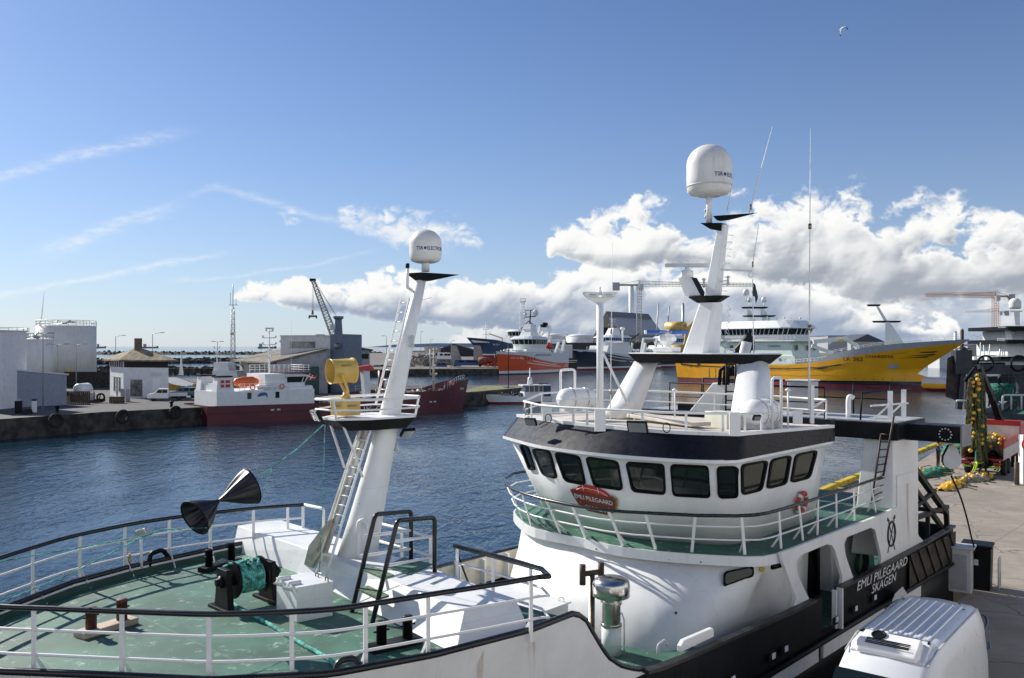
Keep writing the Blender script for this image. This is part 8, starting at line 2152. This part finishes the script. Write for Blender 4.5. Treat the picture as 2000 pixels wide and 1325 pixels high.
floats([(733,1911),(800,1913),(840,1919),(868,1922)],55.4,17,.13,'right string of yellow floats on the hanging net',3)
floats([(745,1901),(800,1899),(850,1900),(880,1896)],55.3,16,.12,'left string of yellow floats on the hanging net',4)
def heap(u0,u1,v0,v1,h_,name,label,m_,seed,floats_=0,cat='fishing net',y=None):
 rr2=random.Random(seed);a,b=q_(u0,v0),q_(u1,v1);t=thing(name,label,cat,a,'nets lying on the quay')
 d=(b-a);L=d.length;d.normalize();x=V((-d.y,d.x,0));rows=[]
 for j in range(20):
  tt=j/19;wv=(.25+.75*math.sin(math.pi*min(1,tt*1.1+.05))**.6)*h_*1.7;row=[]
  for k in range(13):
   an=math.pi*k/12;row.append(a+d*L*tt+x*(wv*math.cos(an)+rr2.uniform(-.08,.08))+V((0,0,max(0.01,h_*math.sin(an)*(.5+.5*math.sin(math.pi*tt))*rr2.uniform(.6,1.15)))))
  rows.append(row)
 MB().grid(rows).build('netting',m_,t)
 m=MB()
 for k in range(16):
  p=a+d*L*rr2.random()+x*rr2.uniform(-1,1)*h_*1.6
  m.tube(smoothline([p,p+V((rr2.uniform(-.6,.6),rr2.uniform(-.6,.6),h_*rr2.uniform(.2,.9))),p+V((rr2.uniform(-1,1),rr2.uniform(-1,1),.03))],4),.03,5)
 m.build('loose_rope',M_netd,t)
 for k in range(floats_):
  p=a+d*L*rr2.uniform(.05,.95)+x*rr2.uniform(-.9,.9)*h_+V((0,0,h_*rr2.uniform(.5,.95)));MB().ball(p,.14,8,6).build('float',M_float,t)
heap(1790,1855,935,917,.42,'net_heap','green net heap lying by the quay edge left of the men',M_netg,5,4)
heap(1838,1885,960,940,.30,'net_heap','yellow rolled float net lying across the quay in front of the men',M_float,6,6)
heap(1878,1935,942,934,.35,'net_heap','grey tangled rope and net under the bending man',mat('grey_netting',(.30,.27,.22),.9,var=.4,scale=5,bump=1,bscale=14),7,10)
heap(1862,1885,888,880,.75,'net_heap','green and yellow net bundle hanging beside the grey power block',M_netg,8,9)
# truck seen from behind with net load and crane
tk=thing('crane_truck','red and white tipper truck with folding crane loaded with nets','truck',q_(1925,930))
tb=q_(1918,930);te_=V((.62,.785,0)).normalized();tn=V((te_.y,-te_.x,0)) # te_ forward, tn to the right
LB,WB=6.0,2.5;z0,z1=1.15,2.25
M_truckred=mat('truck_red',(.50,.035,.03),.4,var=.1);M_truckwhite=mat('truck_white',(.68,.64,.58),.5,var=.1,streak=.3)
c0=tb+te_*0
def tp3(x,y_,z):return c0+te_*x+tn*y_+V((0,0,z))
MB().prism([tp3(0,-1.2,z0-.1),tp3(LB,-1.2,z0-.1),tp3(LB,1.2,z0-.1),tp3(0,1.2,z0-.1)],[tp3(0,-1.2,z0),tp3(LB,-1.2,z0),tp3(LB,1.2,z0),tp3(0,1.2,z0)]).build('load_bed',M_truckred,tk)
for y_ in (-1.25,1.25):
 MB().box(tp3(LB/2,y_,z0+.35),(LB,.06,.7),te_).build('side_board',M_truckwhite,tk);MB().box(tp3(LB/2,y_,z0+.95),(LB,.07,.5),te_).build('side_board_top',M_truckred,tk)
MB().box(tp3(LB,0,z0+.9),(.1,2.5,1.8),te_).build('head_board',M_truckwhite,tk);MB().box(tp3(LB+.02,0,z0+1.9),(.2,2.7,.35),te_).build('head_rail',M_truckred,tk)
MB().box(tp3(LB+1.5,0,1.9),(2.0,2.5,2.4),te_).build('cab',M_truckred,tk,bevel=.12)
MB().box(tp3(LB+2.4,0,2.4),(.3,2.2,.9),te_).build('windscreen',M_glass,tk)
MB().box(tp3(LB/2+1,0,.75),(LB+4,.9,.3),te_).build('chassis',M_black,tk)
for x in (1.2,2.5,LB+1.4):
 for y_ in (-1.05,1.05):wheel(tk,tp3(x,y_,.5),tn*(1 if y_>0 else-1),.5,.32)
MB().box(tp3(-.1,0,.85),(.12,2.4,.25),te_).build('rear_bumper',M_black,tk)
for y_ in (-1,1):MB().box(tp3(-.17,y_*.9,.85),(.04,.45,.16),te_).build('tail_light',M_red,tk)
MB().box(tp3(-.18,0,.62),(.03,2.2,.12),te_).build('warning_strip',M_hiviz,tk)
m=MB();cb=tp3(LB+.35,.0,1.2);m.beam(cb,cb+V((0,0,2.2)),.5,.5);k1=D(1905,700,cb.y-4);k1b=D(1935,770,cb.y-1)
m.build('crane_column',M_black,tk)
m=MB();m.beam(cb+V((0,0,2.0)),k1b,.32,.40);m.beam(k1b,D(1912,716,cb.y-3),.30,.36);m.beam(D(1912,716,cb.y-3),D(1905,718,57),.22,.25);m.beam(D(1905,718,57),D(1884,745,57),.16,.18);m.beam(cb+V((.3,0,1.4)),k1b+V((.3,0,-.5)),.15,.15);m.build('crane_arm',M_black,tk)
ld_=thing('net_load','pile of nets with yellow floats heaped in the truck bed','net load',tp3(2.6,0,z0));rr2=random.Random(12);rows=[]
for j in range(14):
 tt=j/13;rows.append([tp3(.3+5.2*tt,lerp(-1.1,1.1,k/9),z0+.1+1.25*math.sin(math.pi*k/9)**.6*(.45+.55*math.sin(math.pi*tt))*rr2.uniform(.8,1.15)) for k in range(10)])
MB().grid(rows).build('netting',M_netd,ld_)
for k in range(46):tt=rr2.random();yy=rr2.uniform(-.9,.9);MB().ball(tp3(.5+4.8*tt,yy,z0+.15+1.2*math.cos(yy)*(.5+.5*math.sin(math.pi*tt))),.13,8,6).build('float',M_float,ld_)
# dark trawler lying beyond the quay, seen from its stern
dt_=thing('stern_trawler','dark hulled trawler on the right with white bridge and white radome','trawler',D(1950,780,90))
h=Hull((50.5,84),(78,118),11,[(0,4.2),(.4,4.2),(.7,5.5),(1,7)],rake=2,full=.75,wl=.6,transom=1,tw=.95)
dk=lambda t:interp(t,h.deck)
M_darkteal=mat('dark_teal_hull',(.02,.035,.05),.5,var=.3,streak=.3,dirt=(.05,.04,.04))
h.build('hull',[lambda t:-.5,lambda t:1.5,dk],[M_darkteal],[0,0],dt_);h.deckmesh('deck',lambda t:dk(t)-1.0,M_green2,dt_)
yg=86.0
def dp(u,v,y=yg):return D(u,v,y)
MB().prism([dp(1846,775),dp(1866,782),dp(1884,770),dp(1882,700),dp(1866,692),dp(1850,700)],[p+V((.4,.5,0)) for p in (dp(1846,775),dp(1866,782),dp(1884,770),dp(1882,700),dp(1866,692),dp(1850,700))]).build('otter_board',mat('rust_black_steel',(.035,.022,.018),.6,var=.6,scale=1.5),dt_,bevel=.05)
m=MB()
m.beam(dp(1862,722),dp(2080,722),.9,.9);m.beam(dp(1862,705,88),dp(2080,705,88),.18,.18);m.beam(dp(1880,722),dp(1872,800),.5,.5);m.beam(dp(1990,722),dp(1994,800),.5,.5);m.box(dp(1878,702),(1.6,1,1.8));m.ball(dp(1880,688),.55,10,8)
m.beam(dp(1886,800,84),dp(1888,745,84),.3,.3);m.beam(dp(1888,745,84),dp(1902,728,84),.3,.3);m.build('stern_gantry',mat('gantry_dark',(.02,.025,.035),.5,var=.3),dt_)
for u in (1925,1990):
 MB().tube([dp(u,710,85.5)+V((.75*math.cos(a),0,.75*math.sin(a))) for a in [k*math.pi/10 for k in range(20)]],.10,6,closed=True).build('hanging_block',M_black,dt_)
m=MB();rr2=random.Random(4)
for k in range(40):u=rr2.uniform(1890,2010);v=rr2.uniform(735,790);p=dp(u,v,rr2.uniform(86,92));m.beam(p,p+V((rr2.uniform(-1.2,1.2),rr2.uniform(-.5,.5),rr2.uniform(-1.2,1.2))),.14,.14)
for k in range(6):m.box(dp(1900+20*k,742,88),(.9,.6,.7))
m.build('deck_machinery',mat('gantry_dark',(.02,.025,.035),.5),dt_)
for u in (1958,1990):MB().lathe([(1.0,-1.2),(1.0,1.2),(.001,1.2),(.001,-1.2)],dp(u,765,90),V((.9,-.3,0)),16).build('net_drum',M_netg,dt_)
m=MB();m.tube(round_corner([dp(1958,800,83),dp(1958,772,83),dp(2030,772,83)],.3),.10,6);[m.rod(dp(u,772,83),dp(u,800,83),.08,5) for u in (1975,1995)];m.rod(dp(1868,783,83),dp(1890,783,83),.1,5);m.build('stern_rail',M_lightgrey,dt_)
yw=104
MB().prism([D(1905,760,yw),D(2090,760,yw),D(2090,760,yw+10),D(1905,760,yw+10)],[D(1912,705,yw),D(2080,705,yw),D(2080,705,yw+10),D(1912,705,yw+10)]).build('after_house',M_shipwhite,dt_)
m=MB();[m.box(D(u,735,yw-.1),(1.3,.2,1.9)) for u in (1965,1985,2005)];[m.box(D(u,715,yw-.1),(.8,.2,.8)) for u in (1920,1932,1944,1956)];m.build('house_windows',M_darkband,dt_)
for v,u0,w_ in ((700,1925,4),(668,1952,4.2),(642,1955,4.2)):
 MB().box(D(2030,v,yw)+V((0,3,0)),((2105-u0)/F*yw,9,.45)).build('bridge_deck',M_black,dt_)
MB().box(D(2030,684,yw)+V((0,4,0)),(7,7,1.9)).build('bridge',M_shipwhite,dt_);MB().prism([D(1966,668,yw),D(1978,668,yw),D(1978,668,yw+1),D(1966,668,yw+1)],[D(1962,643,yw),D(1974,643,yw),D(1974,643,yw+1),D(1962,643,yw+1)]).build('mast_leg',M_shipwhite,dt_)
MB().box(D(2030,656,yw)+V((0,4,0)),(6,6,1.2)).build('upper_bridge',M_lightgrey,dt_)
MB().prism([D(1984,641,yw),D(1992,641,yw),D(1992,641,yw+1),D(1984,641,yw+1)],[D(1980,610,yw),D(1992,610,yw),D(1992,610,yw+1),D(1980,610,yw+1)]).build('radome_mast',M_shipwhite,dt_)
MB().prism([D(1974,610,yw),D(1996,610,yw),D(1996,610,yw+1),D(1974,610,yw+1)],[D(1972,607,yw),D(1998,607,yw),D(1998,607,yw+1),D(1972,607,yw+1)]).build('mast_head',M_shipwhite,dt_)
radome(D(1982.5,604,yw),.66,1.33,dt_);MB().ball(D(1978,651,yw),.14,8,6).build('small_dome',M_radome,dt_)
m=MB();[m.tube([D(u0,v,yw-1),D(2100,v,yw-1)],.05,5) for u0,v in ((1950,637),(1950,640),(1948,662),(1948,665),(1925,694),(1925,697))];m.build('bridge_rails',M_shipwhite,dt_)
m=MB();clutter(m,D(1912,705,yw+1),V((1,0,0)),V((0,1,0)),8,3,2.2,40,4,.2,.7);clutter(m,D(1955,668,yw+1),V((1,0,0)),V((0,1,0)),6,3,1.2,16,5,.15,.4);m.build('deck_gear',M_shipwhite,dt_)
# near things on the quay: supply cabinet, bins, sign frame, bollards, van
cp=q_(1872,1180);t=thing('supply_cabinet','grey electricity cabinet with sloping lid on the quay behind the van','cabinet',cp)
e5=V((.83,-.56,0)).normalized();cb_=D(1872,1150,30.0);cb_.z=ZQ
MB().box(up(cb_,.75),(.85,.62,1.5),e5).build('cabinet_body',M_lightgrey,t,bevel=.02);MB().box(up(cb_,1.53),(1.05,.80,.06),e5).build('cabinet_lid',M_lightgrey,t,bevel=.02)
MB().box(up(cb_,.7)-V((.35,.52,0))*0+e5.cross(UP)*.32,(.6,.02,1.2),e5).build('cabinet_door',M_grey,t,bevel=.01)
cb2_=D(1909,1140,30.4);cb2_.z=ZQ;t=thing('waste_bin','black waste container beside the grey electricity cabinet','bin',cb2_)
MB().box(up(cb2_,.72),(.85,.8,1.44),e5,taper=1.08).build('bin_body',M_black,t,bevel=.03);MB().box(up(cb2_,1.5),(1.0,.92,.1),e5).build('bin_lid',M_black,t,bevel=.04);MB().box(up(cb2_,.95)+e5.cross(UP)*.43,(.14,.01,.2),e5).build('bin_label',M_lightgrey,t)
sp_=D(1952,1165,30.2);sp_.z=ZQ;t=thing('sign_frame','empty grey tubular frame with a plate standing on the quay','sign',sp_);e6=V((.55,.83,0)).normalized()
MB().tube(round_corner([sp_-e6*.35,up(sp_,1.05)-e6*.35,up(sp_,1.05)+e6*.35,sp_+e6*.35],.1),.028,8).build('frame',M_lightgrey,t);MB().box(up(sp_,.75),(.66,.02,.5),e6).build('plate',M_grey,t)
def steelbollard(u,v,label,h_=1.35,r=.15):
 p=q_(u,v);t=thing('bollard',label,'bollard',p);MB().lathe([(r,0),(r,h_),(r*.8,h_+.04),(.001,h_+.05)],p,n=16).build('bollard_post',mat('brown_bollard',(.12,.08,.07),.6,var=.3),t);MB().lathe([(r*1.5,0),(r*1.5,.03),(r,.03)],p,n=16).build('base_plate',M_grey,t)
steelbollard(1986,948,'brown steel post on the quay by the right edge')
p=q_(2003,945);t=thing('sign_pillar','white pillar with round red prohibition sign at the right edge','sign',p);MB().box(up(p,1.5),(.62,.5,3.0)).build('pillar_body',M_shipwhite,t,bevel=.03)
sc_=up(p,2.45)+V((0,-.27,0));MB().lathe([(.001,0),(.40,0),(.40,.02),(.001,.02)],sc_,(0,-1,0),28).build('sign_disc',M_textwhite,t)
MB().tube([sc_+V((.37*math.cos(a),-.03,.37*math.sin(a))) for a in [k*math.pi/14 for k in range(28)]],.05,6,closed=True).build('sign_ring',M_red,t);MB().beam(sc_+V((-.26,-.03,.26)),sc_+V((.26,-.03,-.26)),.02,.07).build('sign_bar',M_red,t);MB().box(sc_+V((0,0,-.62)),(.5,.02,.22)).build('text_plate',M_textwhite,t)
m=MB();m.ball(sc_+V((0,-.025,.16)),.06,8,6);m.box(sc_+V((0,-.025,-.02)),(.1,.01,.26));m.box(sc_+V((.03,-.025,-.2)),(.24,.01,.05));m.build('sign_pictogram',M_textblack,t)
pp=q_(1978,912);t=thing('fire_post','small white hydrant post behind the brown steel post','hydrant',pp);MB().lathe([(.16,0),(.16,.9),(.28,.95),(.28,1.1),(.1,1.25),(.001,1.28)],up(pp,.9),n=14).build('hydrant_top',M_shipwhite,t);MB().lathe([(.12,0),(.12,1.0)],pp,n=10).build('hydrant_post',M_black,t)
hs=thing('hose','long dark hose running from the power block down to the black bin','hose',q_(1912,1100));MB().tube(smoothline([D(1858,930,27),D(1875,968,27.5),D(1888,1010,28.5),D(1900,1060,29.5),D(1913,1098,30.2)],6),.028,7).build('hose',M_black,hs)
hs=thing('hose','grey blue hose lying in a loop on the quay right of the van','hose',q_(1925,1230));MB().tube(smoothline([q_(1905,1200),q_(1925,1205),q_(1928,1222),q_(1918,1240),q_(1926,1262),q_(1934,1268),q_(1932,1255)],5),.03,6).build('hose',mat('grey_hose',(.12,.20,.24),.5),hs)
ml=thing('mooring_line','two dark mooring lines from the stern down to the quay','mooring line',q_(1880,1115));MB().tube([D(1849,1064,30),q_(1882,1112)],.02,5).build('line',M_black,ml);MB().tube([D(1849,1072,30),q_(1880,1118)],.02,5).build('line',M_black,ml)
# van
van=thing('parked_van','white high roofed van with roof ventilation unit parked beside the ship','van',V((8.3,17.6,ZQ)))
M_van=mat('van_white',(.72,.74,.77),.3,var=.02,coat=.2)
vf=-V((2.17,2.65,0)).normalized();vr=V((-vf.y,vf.x,0))*-1 # forward (towards the camera) and its right
rl0,rl1=G(1679,1240,5.06),G(1773,1166,5.06);rr0,rr1=G(1817,1254,5.06),G(1897,1184,5.06)
vc=(rl0+rl1+rr0+rr1)/4;vo=V((vc.x,vc.y,ZQ));vl=(rl1-rl0).length
def vp3(x,y_,z):return vo+vf*x+vr*y_+V((0,0,z))
W2=.99
def sect(x,zt_,hw,zb=.45):
 """one cross section: body side, shoulder, roof edge, roof crown"""
 return [vp3(x,-W2*hw,zb),vp3(x,-W2*hw,1.1),vp3(x,-W2*hw*.985,min(1.5,zt_*.6)),vp3(x,-W2*hw*.90,zt_*.86),vp3(x,-W2*hw*.80,zt_*.965),vp3(x,-W2*hw*.66,zt_),vp3(x,0,zt_+.035),
   vp3(x,W2*hw*.66,zt_),vp3(x,W2*hw*.80,zt_*.965),vp3(x,W2*hw*.90,zt_*.86),vp3(x,W2*hw*.985,min(1.5,zt_*.6)),vp3(x,W2*hw,1.1),vp3(x,W2*hw,zb)]
xr=-vl/2-.25;xf=vl/2
MB().loft([sect(xr,2.50,.96),sect(xr+.08,2.62,.985),sect(xr+.5,2.66,1),sect(xf-.2,2.66,1),sect(xf+.25,2.60,.995),sect(xf+.75,2.36,.985),sect(xf+1.25,1.85,.97),sect(xf+1.75,1.30,.95),sect(xf+2.4,1.10,.92),sect(xf+2.6,.8,.88)],closed=False,smooth=True).build('body',M_van,van)
m=MB()
for k in range(7):
 y_=-.52+k*1.04/6;m.loft([[vp3(x,y_-.035,2.67+.034*(1-abs(y_)/.7)),vp3(x,y_-.02,2.69+.034*(1-abs(y_)/.7)),vp3(x,y_+.02,2.69+.034*(1-abs(y_)/.7)),vp3(x,y_+.035,2.67+.034*(1-abs(y_)/.7))] for x in (xr+.55,xf-.25)])
m.build('roof_ribs',M_van,van)
for sg in (-1,1):MB().tube([vp3(xr+.2,sg*W2*.78,2.60),vp3(xf-.1,sg*W2*.78,2.60),vp3(xf+.6,sg*W2*.76,2.46)],.018,6).build('drip_rail',M_lightgrey,van)
for sg in (-1,1):
 m=MB();m.tube([vp3(xf+.2,sg*.72,2.63),vp3(xf+.45,sg*.74,2.50)],.03,6);m.build('roof_rail_end',M_black,van) if False else None
# roof unit in its recess
MB().prism([vp3(xf-.12,-.68,2.66),vp3(xf+.55,-.70,2.44),vp3(xf+.55,.70,2.44),vp3(xf-.12,.68,2.66)],[vp3(xf-.10,-.66,2.72),vp3(xf+.56,-.68,2.50),vp3(xf+.56,.68,2.50),vp3(xf-.10,.66,2.72)]).build('roof_recess',M_van,van,bevel=.03)
ru=bpy.data.objects.new('roof_unit',None);link(ru,van)
MB().loft([[vp3(x,y_*w,z) for y_,z in ((-1,zz0),(-.92,zz0+hh),(.92,zz0+hh),(1,zz0))] for x,w,zz0,hh in ((xf+.02,.50,2.68,.06),(xf+.12,.56,2.65,.14),(xf+.48,.60,2.53,.17),(xf+.60,.56,2.48,.08))],closed=True).build('unit_cover',M_whiteb,ru,bevel=.02)
dz=(V((0,0,1))*.95+vf*.32).normalized()
MB().lathe([(.14,0),(.14,.012),(.11,.012),(.10,-.01),(.001,-.01)],vp3(xf+.26,.22,2.772),dz,20).build('fan_grille',M_black,ru)
m=MB();[m.box(vp3(xf+.40+.045*k,0,2.73-.016*k),(.012,.80,.02),vf) for k in range(4)];m.build('unit_slots',M_black,ru)
MB().prism([vp3(xf+.92,-.80,2.18),vp3(xf+1.62,-.84,1.44),vp3(xf+1.62,.84,1.44),vp3(xf+.92,.80,2.18)],[vp3(xf+.98,-.80,2.24),vp3(xf+1.68,-.84,1.50),vp3(xf+1.68,.84,1.50),vp3(xf+.98,.80,2.24)]).build('windscreen',M_glass,van)
for x in (xr+.9,xf+1.5):
 for sg in (-1,1):wheel(van,vp3(x,sg*.86,.34),vr*sg,.35,.24)
for sg in (-1,1):MB().box(vp3(xf+.9,sg*1.0,1.55),(.7,.02,.55),vf).build('side_window',M_glass,van);MB().box(vp3(xf+1.15,sg*1.12,1.5),(.12,.2,.3),vf).build('wing_mirror',M_black,van,bevel=.03)
m=MB()
for x in (xr+1.1,xr+2.6,xf-.1):m.tube([vp3(x,.998,.6),vp3(x,.998,1.1),vp3(x,.985,1.52),vp3(x,.895,2.27)],.006,4)
m.tube([vp3(xr+.1,.992,1.42),vp3(xf+.6,.992,1.40)],.006,4);m.tube([vp3(xr+.1,1.002,1.0),vp3(xf+.6,1.002,1.0)],.012,4)
m.tube([vp3(xf-.16,-.80,2.585),vp3(xf-.16,-.5,2.70),vp3(xf-.16,.5,2.70),vp3(xf-.16,.80,2.585)],.005,4)
m.build('panel_seam',mat('seam_grey',(.22,.22,.23),.6),van)
for x,y_ in ((xr+.35,-.45),(xr+.3,.35),(xr+.75,-.62),(xr+.75,.62)):MB().lathe([(.03,0),(.03,.01),(.001,.012)],vp3(x,y_,2.685),(0,0,1),8).build('roof_plug',M_black,van)
for sg in (-1,1):MB().tube([vp3(xf-.1,sg*.60,2.71),vp3(xf+.05,sg*.63,2.72)],.022,6).build('roof_catch',M_black,van)
# steps / gangway plate between ship and quay
gw=thing('gangway','grey gangway plate leaning between the ship side and the van','gangway',q_(1745,1180));a_,b_=CQ(1740,1150,-4.6),CQ(1772,1170,-5.1);m=MB();m.prism([CQ(u,v,-4.6) for u,v in ((1742,1176),(1748,1160),(1763,1146),(1773,1162))],[CQ(u,v,-4.75) for u,v in ((1742,1176),(1748,1160),(1763,1146),(1773,1162))]);m.build('gangway_plate',M_lightgrey,gw)
# gull
gp_=D(1645,56,60);gu=thing('gull','white gull with grey wings gliding high at the right','gull',gp_)
bx_=V((.35,-.6,.15)).normalized()
MB().lathe([(.001,-.24),(.03,-.20),(.075,-.05),(.08,.06),(.05,.16),(.045,.22),(.02,.27),(.001,.30)],gp_,bx_,12).build('body',mat('gull_white',(.8,.8,.8),.7,var=.02),gu)
for sg,pts in ((-1,[(0,0),(-.08,-.16),(-.14,-.38),(-.12,-.56)]),(1,[(0,0),(.14,.10),(.30,.02),(.40,-.10)])):
 c_=[gp_+V((x,.02*abs(x),z+.03)) for x,z in pts];m=MB()
 rows=[[p+bx_*(.10*(1-.25*i)),p+V((0,0,.018*(i<2))),p-bx_*(.10*(1-.26*i)),p-V((0,0,.012))] for i,p in enumerate(c_)]
 m.loft(rows,smooth=True,mi=lambda a,i:1 if a==2 else 0);m.build('wing',[mat('gull_grey',(.42,.40,.37),.7,var=.05),M_textblack],gu)
MB().lathe([(.014,0),(.008,.04),(.001,.06)],gp_+bx_*.29,bx_,6).build('beak',M_yellow,gu)

# unseen hall added behind the viewpoint: its sunlit front bounces light onto the ship
hl_=thing('added_bounce_hall','long pale hall added behind the viewpoint to bounce light, seen mirrored in the windows','hall',SP(0,-15.2,ZQ))
MB().box(SP(0,-22.3,ZQ+4.6),(110,14,9.2),AX,PT).build('wall',mat('bounce_hall_front',(.50,.51,.53),.8,var=.06),hl_)
MB().box(SP(0,-22.3,ZQ+9.3),(110.6,14.6,.3),AX,PT).build('roof',M_grey,hl_)
m=MB()
for k in range(-9,10):m.box(SP(k*5.6,-15.28,ZQ+2.0),(3.2,.1,3.6),AX,PT)
m.build('gates',mat('gate_grey',(.25,.24,.23),.6),hl_)
